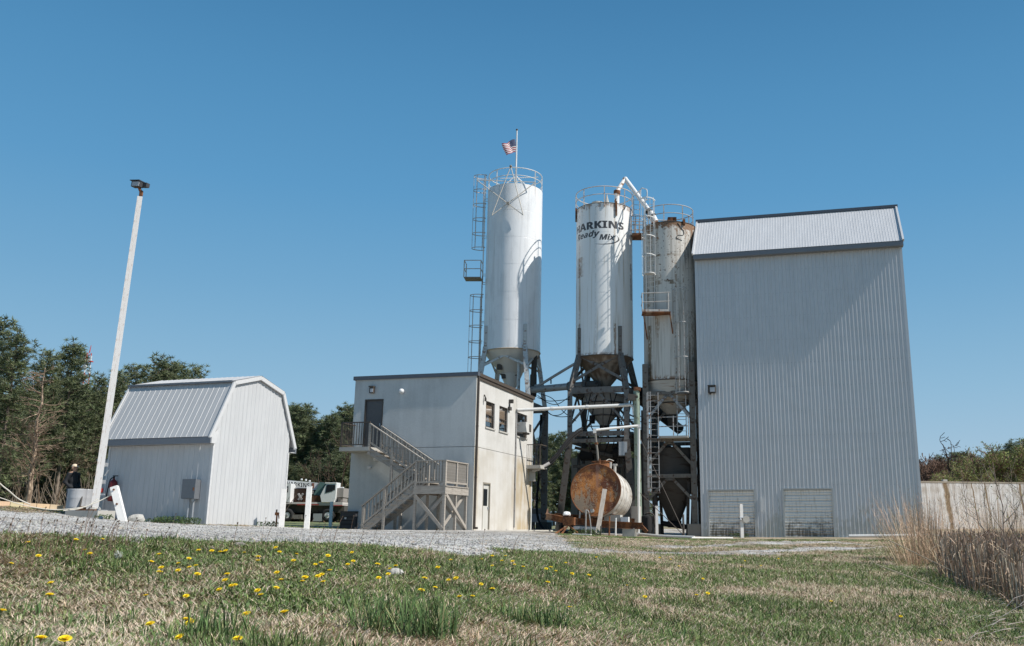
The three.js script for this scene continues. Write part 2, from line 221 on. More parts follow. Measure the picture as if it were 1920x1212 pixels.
// ---------------------------------------------------------------- ribbed metal sheets
// one sheet from x0 to x1 with raised ribs; yb / yt give the lower and upper edge at an x (null = nothing there)
function ribbedSheet(x0, x1, yb, yt, pitch = 0.2, rh = 0.022, rw = 0.035, cuts = []) {
  const xs = [[x0, 0]];
  const nr = Math.max(1, Math.round((x1 - x0) / pitch)); for (let k = 0; k < nr; k++) { const c = x0 + (k + 0.5) * (x1 - x0) / nr; xs.push([c - rw, 0], [c - rw * 0.38, rh], [c + rw * 0.38, rh], [c + rw, 0]); }
  xs.push([x1, 0]); for (const c of cuts) if (c > x0 && c < x1) { let zc = 0; for (let i = 1; i < xs.length; i++) if (xs[i - 1][0] < c && xs[i][0] >= c) { zc = mix(xs[i - 1][1], xs[i][1], (c - xs[i - 1][0]) / (xs[i][0] - xs[i - 1][0])); } xs.push([c, zc]); }
  xs.sort((a, b) => a[0] - b[0]);
  const p = [], uv = [];
  for (let i = 0; i < xs.length - 1; i++) {
    const [a, za] = xs[i], [b, zb] = xs[i + 1], m = (a + b) / 2; if (b - a < 1e-5) continue;
    const ya0 = yb(mix(a, m, 0.02)), yb0 = yb(mix(b, m, 0.02)), ya1 = yt(a), yb1 = yt(b); if (ya0 === null || ya1 <= ya0 + 1e-4) continue;
    p.push(a, ya0, za, b, yb0, zb, b, yb1, zb, a, ya0, za, b, yb1, zb, a, ya1, za); uv.push(a, ya0, b, yb0, b, yb1, a, ya0, b, yb1, a, ya1);
  }
  const g = new THREE.BufferGeometry(); g.setAttribute('position', new THREE.Float32BufferAttribute(p, 3)); g.setAttribute('uv', new THREE.Float32BufferAttribute(uv, 2)); g.computeVertexNormals(); return g;
}
const place = (g, o, ex, ey, ez) => g.applyMatrix4(new THREE.Matrix4().makeBasis(ex, ey, ez).setPosition(o));
const X = V(1, 0, 0), Y = V(0, 1, 0), Z = V(0, 0, 1);

// ---------------------------------------------------------------- the tall grey building
const FB = new Frame(at(1317, 1006, 48.8));
{
  const W = 10.875, H = 14.79, D = 11, b = thing('metal_building', 'tall grey ribbed metal building with two roll-up doors at its foot', 'building', FB.o, YAW);
  const doors = [[0.39, 2.71, 2.30], [4.23, 6.60, 2.325]];
  const wallTex = tex(1024, 1024, (u, v) => {                          // green and brown dirt that has grown up from the ground, faint streaks
    const x = u * W, y = v * H, s = fbm(x * 9, y * 0.35, 5, 3), f = fbm(x * 4, y * 4, 8, 4), k = fbm(x * 14, y * 5, 11, 3);
    let c = g3(0.93 + 0.1 * (s - 0.5) + 0.07 * (f - 0.5)); const hgt = 0.35 + 1.2 * fbm(x * 2.2, 3.3, 14, 3) ** 2 * 3;
    const sc = Math.abs(y / 1.27 - Math.round(y / 1.27)) < 0.012 && Math.abs(x / 0.1977 - Math.round(x / 0.1977)) < 0.12; if (sc) c = g3(0.72); const m = smooth(0.55, 0.8, k * 0.5 + f * 0.35 + 0.4 * clamp(1.15 - y / hgt)); return y < hgt * 1.4 ? mixc(c, [0.42, 0.40, 0.27], m * 0.38) : c;
  });
  wallTex.repeat.set(1 / W, 1 / H);
  const mWall = mat([0.63, 0.645, 0.66], 0.45, 0.1, { map: wallTex });
  worldUV(part('wall', new MB().span(0.03, W - 0.03, -0.6, H + 0.05, -0.12, -D), mWall, b));
  const edge = x => { for (const [a, c, h] of doors) if (x > a && x < c) return h; return -0.25; };
  const cuts = doors.flatMap(d => [d[0], d[1]]), tiers = [[-0.25, 5.1], [5.06, 10.15], [10.11, H + 0.05]];
  for (let k = 0; k < 11; k++) for (let t = 0; t < 3; t++) {
    const x0 = k * W / 11, x1 = (k + 1) * W / 11;
    part('wall_panel', place(ribbedSheet(x0, x1 + 0.004, t ? () => tiers[t][0] : edge, () => tiers[t][1], 0.198, 0.032, 0.05, t ? [] : cuts), V(0, 0, -0.03 + t * 0.004 + (k % 2) * 0.0015 + rr(-0.001, 0.001)), X, Y, Z), mWall, b);
  }
  for (const [a, c, h] of doors) {
    const door = part('roll_up_door', new MB().span(a - 0.07, a, -0.25, h + 0.07, -0.1, 0.03).span(c, c + 0.07, -0.25, h + 0.07, -0.1, 0.03).span(a, c, h, h + 0.07, -0.1, 0.031), mat([0.5, 0.51, 0.5], 0.5, 0.1, { map: T.grain }), b);
    const dirt = tex(512, 512, (u, v) => { const s = fbm(u * 60, v * 5, 3, 3), f = fbm(u * 9, v * 14, 4, 4), q = fbm(u * 30, v * 36, 6, 3); let m = [0.78, 0.77, 0.74]; m = mixc(m, [0.55, 0.51, 0.45], smooth(0.45, 0.8, 0.7 * s + 0.3 * f) * 0.7); return v < 0.5 ? mixc(m, [0.15, 0.135, 0.115], smooth(0.5, 0.95, 0.6 * f + 0.3 * q + 0.55 * clamp((0.42 - v) / 0.42)) * (0.6 + 0.4 * smooth(0.35, 0.65, s))) : m; });
    dirt.repeat.set(1 / (c - a), 1 / h); dirt.offset.set(-a / (c - a), 0);
    const dm = mat([1, 1, 1], 0.6, 0.1, { map: dirt }), n = 9, ph = (h + 0.2) / n;
    for (let i = 0; i < n; i++) {                                      // each section bellied between its joints
      const y0 = -0.2 + i * ph + 0.006, y1 = y0 + ph - 0.012, s = new THREE.Shape([[0, y0], [0.03, y0 + 0.035], [0.042, y0 + ph * 0.3], [0.016, y0 + ph * 0.5], [0.042, y0 + ph * 0.7], [0.03, y1 - 0.035], [0, y1]].map(q => new THREE.Vector2(q[0], q[1])));
      const g = new THREE.ExtrudeGeometry(s, { depth: c - a - 0.004, bevelEnabled: false }); g.applyMatrix4(new THREE.Matrix4().makeBasis(V(0, 0, 1), Y, V(-1, 0, 0)).setPosition(c - 0.002, 0, -0.105));
      const gg = boxUV(g); part('door_panel', gg, dm, door);
    }
  }
  worldUV(part('corner_trim', new MB().span(-0.04, 0.09, -0.3, H, -0.2, 0.012), mWall, b)); worldUV(part('corner_trim', new MB().span(W - 0.09, W + 0.04, -0.3, H, -0.2, 0.012), mWall, b));
  part('gutter', new MB().span(-0.06, W + 0.1, H, H + 0.24, -0.06, 0.37), M.trimGrey, b);
  part('gutter_strap', new MB().span(-0.06, W + 0.1, H + 0.243, H + 0.262, -0.02, 0.385), M.ridge, b);
  const by = 17.71, bz = -2.0, e0 = V(0, H + 0.27, 0.34), sl = V(0, by - e0.y, bz - 0.34), L = sl.length(), up = sl.clone().normalize(), nrm = X.clone().cross(up);
  const x0r = -0.12, x1r = W + 0.1;
  for (let k = 0; k < 11; k++) { const a = mix(x0r, x1r, k / 11), c = mix(x0r, x1r, (k + 1) / 11); part('roof_panel', place(ribbedSheet(a, c + 0.004, () => 0, () => L, 0.155, 0.011, 0.015), e0.clone().add(V(0, (k % 2) * 0.002, 0)), X, up, nrm), M.bigRoof, b); }
  part('ridge_cap', new MB().span(x0r - 0.05, x1r + 0.08, by - 0.03, by + 0.12, bz - 0.3, bz + 0.1), M.ridge, b);
  const prof = [[-0.12, H], [-2.0, by - 0.05], [-D / 2, by + 0.55], [-D + 2, by - 0.05], [-D + 0.12, H]];
  part('attic', new MB().prism(prof, W - 0.1, new THREE.Matrix4().makeBasis(V(0, 0, 1), Y, V(-1, 0, 0)).setPosition(W - 0.05, 0, 0)), mWall, b);
  part('roof', new MB().bar(V(W / 2, by + 0.03, bz - 0.25), V(W / 2, by + 0.64, -D / 2), W + 0.2, 0.05).bar(V(W / 2, by + 0.64, -D / 2), V(W / 2, by + 0.03, -D + 2), W + 0.2, 0.05).bar(V(W / 2, by, -D + 2), V(W / 2, H + 0.2, -D - 0.2), W + 0.2, 0.05), M.bigRoof, b);
  part('rake_trim', new MB().bar(e0.clone().add(V(x1r - 0.0, 0.0, 0.04)), V(x1r - 0.0, by, bz), 0.1, 0.16), M.bigRoof, b); part('rake_trim', new MB().bar(e0.clone().add(V(x0r + 0.02, 0.0, 0.04)), V(x0r + 0.02, by, bz), 0.08, 0.14), M.bigRoof, b);
  const lp = FB.onZ(1335, 731, 0.1), wl = part('wall_light', new MB().box(lp.x, lp.y, 0.12, 0.4, 0.38, 0.2).box(lp.x, lp.y + 0.2, 0.16, 0.42, 0.05, 0.28).box(lp.x - 0.1, lp.y - 0.2, 0.08, 0.08, 0.1, 0.1), M.steelDark, b);
  part('lens', B1(lp.x + 0.04, lp.y - 0.01, 0.225, 0.26, 0.24, 0.03), M.lens, wl);
  const ct = FB.onZ(1427, 932, 0.05), cb = FB.onZ(1427, 960, 0.05); part('conduit', S1(ct.x - 0.04, ct.x + 0.04, cb.y, ct.y, -0.01, 0.07), M.white, b);
  part('base_strip', new MB().span(6.9, W + 0.05, -0.12, -0.02, 0.02, 0.1), M.trimLight, b);
}
{
  const p = onGround(1391, 46.3, -0.1), t = thing('standpipe', 'pale wooden post with a tap and round handle before the left roll-up door', 'standpipe', p, 0.1);
  part('post', new MB().box(0, 0.8, 0, 0.15, 1.7, 0.15).box(0, 1.68, 0, 0.12, 0.08, 0.12), M.woodWhite, t); part('tap', new MB().rod(V(-0.12, 1.05, 0.1), V(0.1, 1.05, 0.1), 0.05).rod(V(-0.08, 1.05, 0.1), V(-0.08, 0.92, 0.2), 0.035), M.galv, t); part('handle', C1(V(0.2, 0.98, 0.12), V(0.2, 0.98, 0.16), 0.17, 0.17, 16), M.conc, t);
}

// ---------------------------------------------------------------- the concrete office
const FO = new Frame(at(885, 995, 40));
{
  const o = thing('concrete_office', 'square two-storey concrete office building with a wooden staircase on its shaded front', 'building', FO.o, YAW);
  const WX = 5.86, DZ = 8.12, H = 6.62, TH = 0.16;
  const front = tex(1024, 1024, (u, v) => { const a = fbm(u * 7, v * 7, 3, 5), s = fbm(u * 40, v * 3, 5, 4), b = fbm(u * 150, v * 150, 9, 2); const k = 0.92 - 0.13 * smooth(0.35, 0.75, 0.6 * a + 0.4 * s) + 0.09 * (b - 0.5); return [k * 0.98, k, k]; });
  front.repeat.set(1 / WX, 1 / 6.7);
  const side = tex(1024, 1024, (u, v) => {                            // pale paint, yellow brown stains run down from the joints and the windows
    const z = u * DZ, y = v * 6.7, a = fbm(u * 9, v * 9, 3, 5), s = fbm(u * 50, v * 4, 5, 4), s2 = fbm(u * 22, v * 2, 15, 3), b = fbm(u * 200, v * 200, 9, 2);
    let c = mixc([0.82, 0.81, 0.79], [0.60, 0.58, 0.54], clamp(smooth(0.35, 0.8, 0.75 * a + 0.25 * s) * 0.6 + 0.25 * (b - 0.4)));
    const lower = smooth(3.7, 3.3, y), right = smooth(5.25, 6.1, z), band = smooth(0.9, 0.2, z) * 0.6 + smooth(0.35, 0, Math.abs(z - 5.2)) * 0.55;
    const k = (right * (0.75 * lower + 0.12) + band * (0.3 + 0.5 * lower) + 0.22 * lower) * smooth(0.15, 0.75, 0.35 * s2 + 0.2 * s + 0.45 * a);
    c = mixc(c, [0.56, 0.44, 0.27], clamp(k)); c = mixc(c, [0.22, 0.12, 0.055], smooth(0.5, 0.7, s) * smooth(2.4, 0.4, y + 2.0 * a) * smooth(0.75, 0.1, Math.abs(z - 7.55)) * 0.85);
    c = mixc(c, [0.2, 0.17, 0.14], smooth(0.18, 0, Math.abs(z - 6.35)) * smooth(4.0, 4.4, y) * smooth(4.75, 4.3, y) * smooth(0.35, 0.6, s)); return c;
  });
  side.repeat.set(1 / DZ, 1 / 6.7);
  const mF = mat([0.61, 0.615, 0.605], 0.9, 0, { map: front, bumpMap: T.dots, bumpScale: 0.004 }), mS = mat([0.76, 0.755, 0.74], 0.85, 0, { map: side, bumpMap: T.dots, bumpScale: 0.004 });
  const slab = (w, h, holes) => { const s = new THREE.Shape([[0, 0], [w, 0], [w, h], [0, h]].map(q => new THREE.Vector2(...q))); for (const [a, b, c, d] of holes) s.holes.push(new THREE.Path([[a, c], [a, d], [b, d], [b, c]].map(q => new THREE.Vector2(...q)))); return boxUV(new THREE.ExtrudeGeometry(s, { depth: TH, bevelEnabled: false })); };
  // openings
  const dl = FO.onZ(682, 790, 0).x, dr = FO.onZ(717, 790, 0).x, dTop = FO.onZ(700, 749, 0).y, dSill = 3.58;
  const win = [[910.5, 927.5, 751.8, 800], [936, 952, 760.5, 808], [969.5, 988.5, 775, 818]].map(([a, b, , ]) => [FO.onX(a, 780, 0).z, FO.onX(b, 780, 0).z]), wy0 = 4.5, wy1 = 5.68;
  const lz0 = FO.onX(904, 960, 0).z, lz1 = FO.onX(918, 960, 0).z;
  // front wall: x from -WX to 0
  const fw = (x0, x1, y0, y1, holes) => part('wall_panel', slab(x1 - x0, y1 - y0, holes.map(([a, b, c, d]) => [a - x0, b - x0, c - y0, d - y0])).applyMatrix4(new THREE.Matrix4().makeTranslation(x0, y0, -TH)), mF, o);
  const fixUV = (m, f) => { const g = m.geometry, p = g.attributes.position, u = g.attributes.uv; for (let i = 0; i < p.count; i++) u.setXY(i, ...f(p.getX(i), p.getY(i), p.getZ(i))); };
  for (const m of [fw(-WX, -0.002, -0.3, 3.52, []), fw(-WX, -0.002, 3.54, H, [[dl, dr, dSill, dTop]])]) fixUV(m, (x, y) => [x + WX, y]);
  // right wall: z from 0 to -DZ, seen from +x
  const rm = new THREE.Matrix4().makeBasis(V(0, 0, -1), Y, V(1, 0, 0)), rw = (z0, z1, y0, y1, holes) => { const m = part('wall_panel', slab(z1 - z0, y1 - y0, holes.map(([a, b, c, d]) => [a - z0, b - z0, c - y0, d - y0])).applyMatrix4(new THREE.Matrix4().makeTranslation(z0, y0, -TH)).applyMatrix4(rm), mS, o); fixUV(m, (x, y, z) => [-z, y]); };
  rw(0.002, 5.5, -0.3, 3.52, [[-lz0, -lz1, 0.02, 2.06]]); rw(5.52, DZ, -0.3, 3.52, []);
  rw(0.002, 5.5, 3.54, H, [[-win[0][0], -win[0][1], wy0, wy1], [-win[1][0], -win[1][1], wy0, wy1]]); rw(5.52, DZ, 3.54, H, [[-win[2][0], -win[2][1], wy0, wy1]]);
  part('wall', new MB().span(-WX, -WX + TH, -0.3, H, -TH, -DZ).span(-WX, 0, -0.3, H, -DZ, -DZ - TH).span(-WX + TH, -TH - 0.003, 3.3, 3.5, -TH - 0.003, -DZ).span(-WX + TH, -TH - 0.05, -0.3, 3.5, -4, -4.1).span(-3.1, -3, 3.5, 6.4, -TH - 0.05, -DZ)
    .span(-WX + TH, -TH - 0.02, 3.5, 3.56, -TH - 0.02, -TH - 0.06).span(-TH - 0.02, -TH - 0.06, 3.49, 3.56, -TH - 0.02, -DZ).span(-TH - 0.02, -TH - 0.06, -0.3, H, -5.47, -5.55), mF, o);
  part('roof', new MB().span(-WX + 0.003, -0.003, H - 0.12, H - 0.01, -0.003, -DZ + 0.003), M.concDark, o);
  part('fascia', new MB().span(-WX - 0.07, 0.09, H, H + 0.17, -0.2, 0.085), M.ridge, o); part('fascia', new MB().span(-0.12, 0.1, H, H + 0.15, -0.203, -DZ - 0.12).span(0.0, 0.055, H - 0.14, H - 0.003, -0.1, -DZ), M.brown, o); part('fascia', new MB().span(-WX - 0.07, -WX + 0.1, H, H + 0.15, -0.203, -DZ - 0.12).span(-WX + 0.103, -0.123, H, H + 0.15, -DZ - 0.12, -DZ + 0.1), M.ridge, o);
  const dp = part('downspout', new MB().span(0.006, 0.09, 0.12, H - 0.02, -0.16, -0.06).span(0.006, 0.2, 0.05, 0.14, -0.16, -0.06).span(0.002, 0.098, 2.2, 2.25, -0.17, -0.05).span(0.002, 0.098, 4.4, 4.45, -0.17, -0.05), M.brown, o);
  const ud = part('door', new MB().span(dl + 0.05, dr - 0.05, dSill, dTop - 0.05, -0.1, -0.06), mat([0.10, 0.095, 0.095], 0.5, 0, { map: T.grain }), o, 'dark upper door at the head of the stairs');
  part('frame', new MB().span(dl, dl + 0.05, dSill, dTop, -0.12, 0.01).span(dr - 0.05, dr, dSill, dTop, -0.12, 0.01).span(dl + 0.05, dr - 0.05, dTop - 0.05, dTop, -0.12, 0.011), M.brown, ud); part('handle', B1(dr - 0.13, dSill + 1.0, -0.03, 0.05, 0.12, 0.06), M.galv, ud);
  const ld = part('door', new MB().span(-0.1, -0.06, 0.02, 2.0, lz0 - 0.05, lz1 + 0.05), mat([0.60, 0.59, 0.55], 0.6, 0, { map: T.streak }), o, 'pale lower door with a narrow glazed light');
  part('frame', new MB().span(-0.12, 0.012, 0.02, 2.06, lz0, lz0 - 0.05).span(-0.12, 0.012, 0.02, 2.06, lz1, lz1 + 0.05).span(-0.12, 0.013, 2.0, 2.06, lz0 - 0.05, lz1 + 0.05), mat([0.3, 0.27, 0.22], 0.6), ld); part('pane', S1(-0.058, -0.05, 1.05, 1.78, lz0 - 0.14, lz1 + 0.22), M.darkGlass, ld); part('handle', B1(-0.03, 0.95, lz1 + 0.14, 0.07, 0.1, 0.05), M.galv, ld);
  win.forEach(([a, b], i) => {
    const w = part('window', new MB().span(-0.11, -0.05, wy0, wy1, a, a - 0.05).span(-0.11, -0.05, wy0, wy1, b, b + 0.05).span(-0.11, -0.049, wy1 - 0.05, wy1, a - 0.05, b + 0.05).span(-0.11, -0.049, wy0, wy0 + 0.05, a - 0.05, b + 0.05).span(-0.108, -0.05, mix(wy0, wy1, 0.5) - 0.02, mix(wy0, wy1, 0.5) + 0.02, a - 0.05, b + 0.05), M.brown, o);
    part('pane', S1(-0.085, -0.08, wy0 + 0.05, wy1 - 0.05, a - 0.05, b + 0.05), M.glass, w); part('sill', new MB().span(-0.03, 0.05, wy0 - 0.06, wy0 + 0.004, a + 0.04, b - 0.04), mat([0.5, 0.48, 0.44], 0.8, 0, { map: T.grain }), w);
    if (i < 2) part('blind', S1(-0.145, -0.135, mix(wy0, wy1, i ? 0.32 : 0.25), wy1 - 0.06, a - 0.07, b + 0.07), mat([0.26, 0.19, 0.13], 0.9, 0, { map: T.grain }), w);
    else { const az = (a + b) / 2; part('air_conditioner', new MB().span(-0.2, 0.34, 4.72, 5.22, az + 0.42, az - 0.5), mat([0.66, 0.65, 0.62], 0.6, 0, { map: T.grain }), w); part('grille', new MB().span(0.341, 0.35, 4.78, 5.16, az - 0.1, az - 0.44).span(0.1, 0.3, 4.64, 4.718, az + 0.2, az - 0.3), M.steelDark, w); }
  });
  const l1 = FO.onZ(698, 731.5, 0.05), wl = part('wall_light', new MB().box(l1.x, l1.y, 0.08, 0.2, 0.3, 0.16).box(l1.x, l1.y + 0.14, 0.1, 0.24, 0.05, 0.22), M.brown, o); part('lens', B1(l1.x + 0.02, l1.y - 0.04, 0.165, 0.13, 0.16, 0.03), M.lens, wl);
  const l2 = FO.onZ(752.5, 733.5, 0.08), dome = new THREE.SphereGeometry(0.11, 18, 12); dome.translate(l2.x, l2.y - 0.01, 0.1); part('dome_light', new MB().add(dome).rod(V(l2.x, l2.y, 0), V(l2.x, l2.y, 0.1), 0.115, 0.115, 18), M.white, o);
  const cz = FO.onX(956, 757, 0.05); part('bracket', new MB().box(0.12, cz.y + 0.1, cz.z, 0.2, 0.18, 0.12).box(0.06, cz.y - 0.25, cz.z + 0.02, 0.1, 0.16, 0.3).rod(V(0.05, cz.y - 0.3, cz.z), V(0.05, cz.y + 0.2, cz.z), 0.025), M.steelDark, o);
  part('conduit', new MB().rod(V(0.05, 0.1, -5.42), V(0.05, 5.78, -5.42), 0.035), M.steelLight, o); part('bracket', new MB().rod(V(0.02, 5.9, -0.95), V(0.1, 5.75, -0.9), 0.03).rod(V(0.1, 5.75, -0.9), V(0.1, 5.6, -0.9), 0.05), M.steelDark, o);
  const sk = FO.onZ(693, 862, 0.05); part('spotlight', B1(sk.x + 0.35, sk.y, 0.1, 0.2, 0.12, 0.2), M.white, o); part('spotlight', B1(sk.x, sk.y - 0.35, 0.05, 0.14, 0.1, 0.1), M.white, o);
  // upper landing slab with metal railing on the front, small landing at the rear corner
  const ux0 = FO.onZ(636, 835, 1.3).x, ux1 = FO.onZ(691, 835, 1.3).x, uy = 3.5;
  part('upper_landing', new MB().span(ux0, ux1, uy - 0.17, uy, 0.005, 1.3), M.conc, o);
  const ra = part('metal_railing', new MB().bar(V(ux0 + 0.04, uy + 1.06, 1.25), V(ux1, uy + 1.06, 1.25), 0.05, 0.05).bar(V(ux0 + 0.04, uy + 0.1, 1.25), V(ux1, uy + 0.1, 1.25), 0.04, 0.04).bar(V(ux0 + 0.04, uy + 1.06, 1.25), V(ux0 + 0.04, uy + 1.06, 0.05), 0.05, 0.05).bar(V(ux0 + 0.04, uy + 0.1, 1.25), V(ux0 + 0.04, uy + 0.1, 0.05), 0.04, 0.04).bar(V(ux0 + 0.04, uy, 1.25), V(ux0 + 0.04, uy + 1.06, 1.25), 0.05, 0.05).bar(V(ux1 - 0.03, uy, 1.25), V(ux1 - 0.03, uy + 1.06, 1.25), 0.05), M.brown, o);
  for (let i = 1; i < 11; i++) { const x = mix(ux0 + 0.04, ux1 - 0.03, i / 11); part('baluster', R1(V(x, uy + 0.1, 1.25), V(x, uy + 1.06, 1.25), 0.022), M.brown, ra); } for (let i = 1; i < 11; i++) { const z = mix(1.25, 0.05, i / 11); part('baluster', R1(V(ux0 + 0.04, uy + 0.1, z), V(ux0 + 0.04, uy + 1.06, z), 0.022), M.brown, ra); }
  part('rear_landing', new MB().span(0.003, 0.75, 3.0, 3.17, -DZ + 0.9, -DZ - 0.3), M.conc, o); const rb = part('metal_railing', new MB().bar(V(0.72, 4.2, -DZ + 0.85), V(0.72, 4.2, -DZ - 0.25), 0.04).bar(V(0.02, 4.2, -DZ + 0.85), V(0.72, 4.2, -DZ + 0.85), 0.04).bar(V(0.72, 3.17, -DZ + 0.85), V(0.72, 4.2, -DZ + 0.85), 0.04), M.brown, o);
  for (let i = 0; i < 7; i++) part('baluster', R1(V(0.08 + i * 0.1, 3.17, -DZ + 0.85), V(0.08 + i * 0.1, 4.2, -DZ + 0.85), 0.02), M.brown, rb);
}
// wooden stairs in the office's frame
{
  const s = thing('wooden_staircase', 'weathered wooden staircase in two flights with a braced landing against the office', 'staircase', FO.o, YAW);
  const ZF = 2.6, lx0 = FO.onZ(775, 915, ZF).x, lx1 = FO.onZ(835, 915, ZF).x, ly = FO.onZ(800, 912, ZF).y + 0.02, gy = -0.05;
  const W2 = M.wood, D2 = M.woodDark;
  for (let i = 0; i < 9; i++) { const z = mix(0.08, ZF, (i + 0.5) / 9); part('deck_board', B1((lx0 + lx1) / 2, ly - 0.02, z, lx1 - lx0 + 0.06, 0.04, ZF / 9 - 0.02), W2, s); }
  part('rim_joist', new MB().span(lx0, lx1, ly - 0.33, ly - 0.045, ZF - 0.04, ZF), W2, s); part('rim_joist', new MB().span(lx1 - 0.04, lx1, ly - 0.33, ly - 0.045, 0.06, ZF - 0.041), W2, s); part('rim_joist', new MB().span(lx0, lx0 + 0.04, ly - 0.33, ly - 0.045, 0.06, ZF - 0.041), D2, s);
  const rh = 1.0, px = [lx0 + 0.05, lx1 - 0.09], post = (x, z, y0, y1, w = 0.1) => part('post', B1(x, (y0 + y1) / 2, z, w, y1 - y0, w), W2, s);
  post(px[0], ZF - 0.1, gy - 0.3, ly + rh - 0.03, 0.095); post(px[1], ZF - 0.1, gy - 0.3, ly + rh - 0.03, 0.12); post(px[1], 1.3, gy - 0.3, ly + rh - 0.03); post(px[1], 0.14, gy - 0.3, ly + rh - 0.03); post(px[0], 1.3, gy - 0.3, ly + 0.9); post(px[0], 0.14, gy - 0.3, ly - 0.05);
  const brace = (a, b) => part('brace', R1(a, b, 0.04, 0.13), W2, s), yb = gy + 0.12, yt = ly - 0.36;
  brace(V(px[0], yt, ZF - 0.02), V(px[1], yb, ZF - 0.02)); brace(V(px[0], yb, ZF - 0.175), V(px[1], yt, ZF - 0.175)); brace(V(px[1] + 0.08, yt, ZF - 0.15), V(px[1] + 0.08, yb, 0.2)); brace(V(px[1] - 0.085, yb, ZF - 0.15), V(px[1] - 0.085, yt, 0.2)); brace(V(px[0], yt, 0.25), V(px[1], yb, 0.25));
  const rail = (a, b, top = true) => { part('handrail', R1(a, b, top ? 0.13 : 0.09, top ? 0.045 : 0.07), W2, s); };
  const balus = (a, b, h, n) => { for (let i = 1; i <= n; i++) { const p = a.clone().lerp(b, i / (n + 1)); part('baluster', B1(p.x, p.y + h / 2, p.z, 0.045, h, 0.045), W2, s); } };
  // landing rails: front and right side
  rail(V(px[0], ly + rh, ZF - 0.1), V(px[1] + 0.08, ly + rh, ZF - 0.1)); rail(V(px[0], ly + 0.14, ZF - 0.1), V(px[1], ly + 0.14, ZF - 0.1), false); balus(V(px[0], ly + 0.14, ZF - 0.1), V(px[1], ly + 0.14, ZF - 0.1), rh - 0.16, 9);
  rail(V(px[1], ly + rh + 0.002, ZF - 0.02), V(px[1], ly + rh + 0.002, 0.05)); rail(V(px[1], ly + 0.14, ZF - 0.16), V(px[1], ly + 0.14, 0.1), false); balus(V(px[1], ly + 0.14, ZF - 0.16), V(px[1], ly + 0.14, 1.36), rh - 0.16, 9); balus(V(px[1], ly + 0.14, 1.26), V(px[1], ly + 0.14, 0.18), rh - 0.16, 9);
  // lower flight: from the ground at the left up to the landing
  const flight = (x0, y0, x1, y1, z0, z1, n, sawLeft) => {
    const dx = (x1 - x0) / n, dy = (y1 - y0) / (n + 1);
    for (const z of [z0 + 0.03, z1 - 0.03]) part('stringer', R1(V(x0 - Math.sign(dx) * 0.02, y0 + 0.02, z), V(x1, y1 - 0.16, z), 0.05, 0.27), W2, s);
    for (let i = 0; i < n; i++) part('tread', B1(x0 + dx * (i + 0.5), y0 + dy * (i + 1), (z0 + z1) / 2, Math.abs(dx) + 0.03, 0.045, z1 - z0 + 0.06), W2, s);
    return [dx, dy];
  };
  const bx0 = FO.onZ(676, 990, ZF).x, bx1 = lx0;
  flight(bx0, gy, bx1, ly, 1.42, ZF - 0.08, 9);
  const slope = (ly - gy) / (bx1 - bx0), railOf = (z, x0, y0, x1, y1, n) => { rail(V(x0, y0 + rh, z), V(x1, y1 + rh, z)); rail(V(x0, y0 + 0.22, z), V(x1, y1 + 0.22, z), false); balus(V(x0, y0 + 0.22, z), V(x1, y1 + 0.22, z), rh - 0.26, n); };
  railOf(ZF - 0.1, bx0 - 0.05, gy + 0.02, bx1 + 0.05, ly, 14); railOf(1.44, bx0 - 0.05, gy + 0.02, bx1 + 0.05, ly, 14);
  for (const z of [ZF - 0.1, 1.44]) { post(bx0 + 0.03, z, gy - 0.3, gy + rh + 0.0); const mx = mix(bx0, bx1, 0.42); post(mx, z, gy - 0.3, gy + slope * (mx - bx0) + rh); }
  // upper flight: back along the wall from the landing to the slab
  const tx1 = FO.onZ(692, 836, 1.2).x, uy = 3.5; flight(lx0 + 0.0, ly, tx1, uy, 0.12, 1.26, 8);
  for (const z of [1.24, 0.15]) { railOf(z, lx0, ly, tx1, uy, 14); post(tx1 + 0.03, z, uy - 0.35, uy + rh); const mx = mix(lx0, tx1, 0.6); post(mx, z, z > 1 ? 1.9 : gy, mix(ly, uy, 0.6) + rh); }
  post(mix(lx0, tx1, 0.12), 1.24, ly - 0.3, ly + rh + 0.25);
}
{ const p = onGround(652, 41.5, 0), t = thing('condenser_unit', 'dark grey condenser box on the ground left of the stair foot', 'air conditioner', p, YAW); part('casing', new MB().box(0.15, 0.35, 0, 0.72, 0.72, 0.7).box(0.15, 0.73, 0, 0.76, 0.04, 0.74), mat([0.055, 0.055, 0.06], 0.6, 0.1, { map: T.grain }), t); part('grille', new MB().box(0.15, 0.35, 0.36, 0.6, 0.02, 0.02).box(0.15, 0.5, 0.36, 0.6, 0.02, 0.02).box(0.15, 0.2, 0.36, 0.6, 0.02, 0.02), M.black, t); part('badge', B1(0.05, 0.45, 0.36, 0.08, 0.08, 0.02), M.white, t); }
{ const g = new MB().span(-5.4, 0.35, -0.2, 0, 0.02, 3.1).span(0.02, 1.1, -0.2, 0.004, -8.4, 0.019).span(0.351, 1.1, -0.2, -0.003, 0.02, 3.08); const m = structure('concrete_pad', g, mat([1.15, 1.14, 1.1], 0.95, 0, { map: T.conc })); m.position.copy(FO.o).add(V(0, -0.03, 0)); m.rotation.y = YAW; }

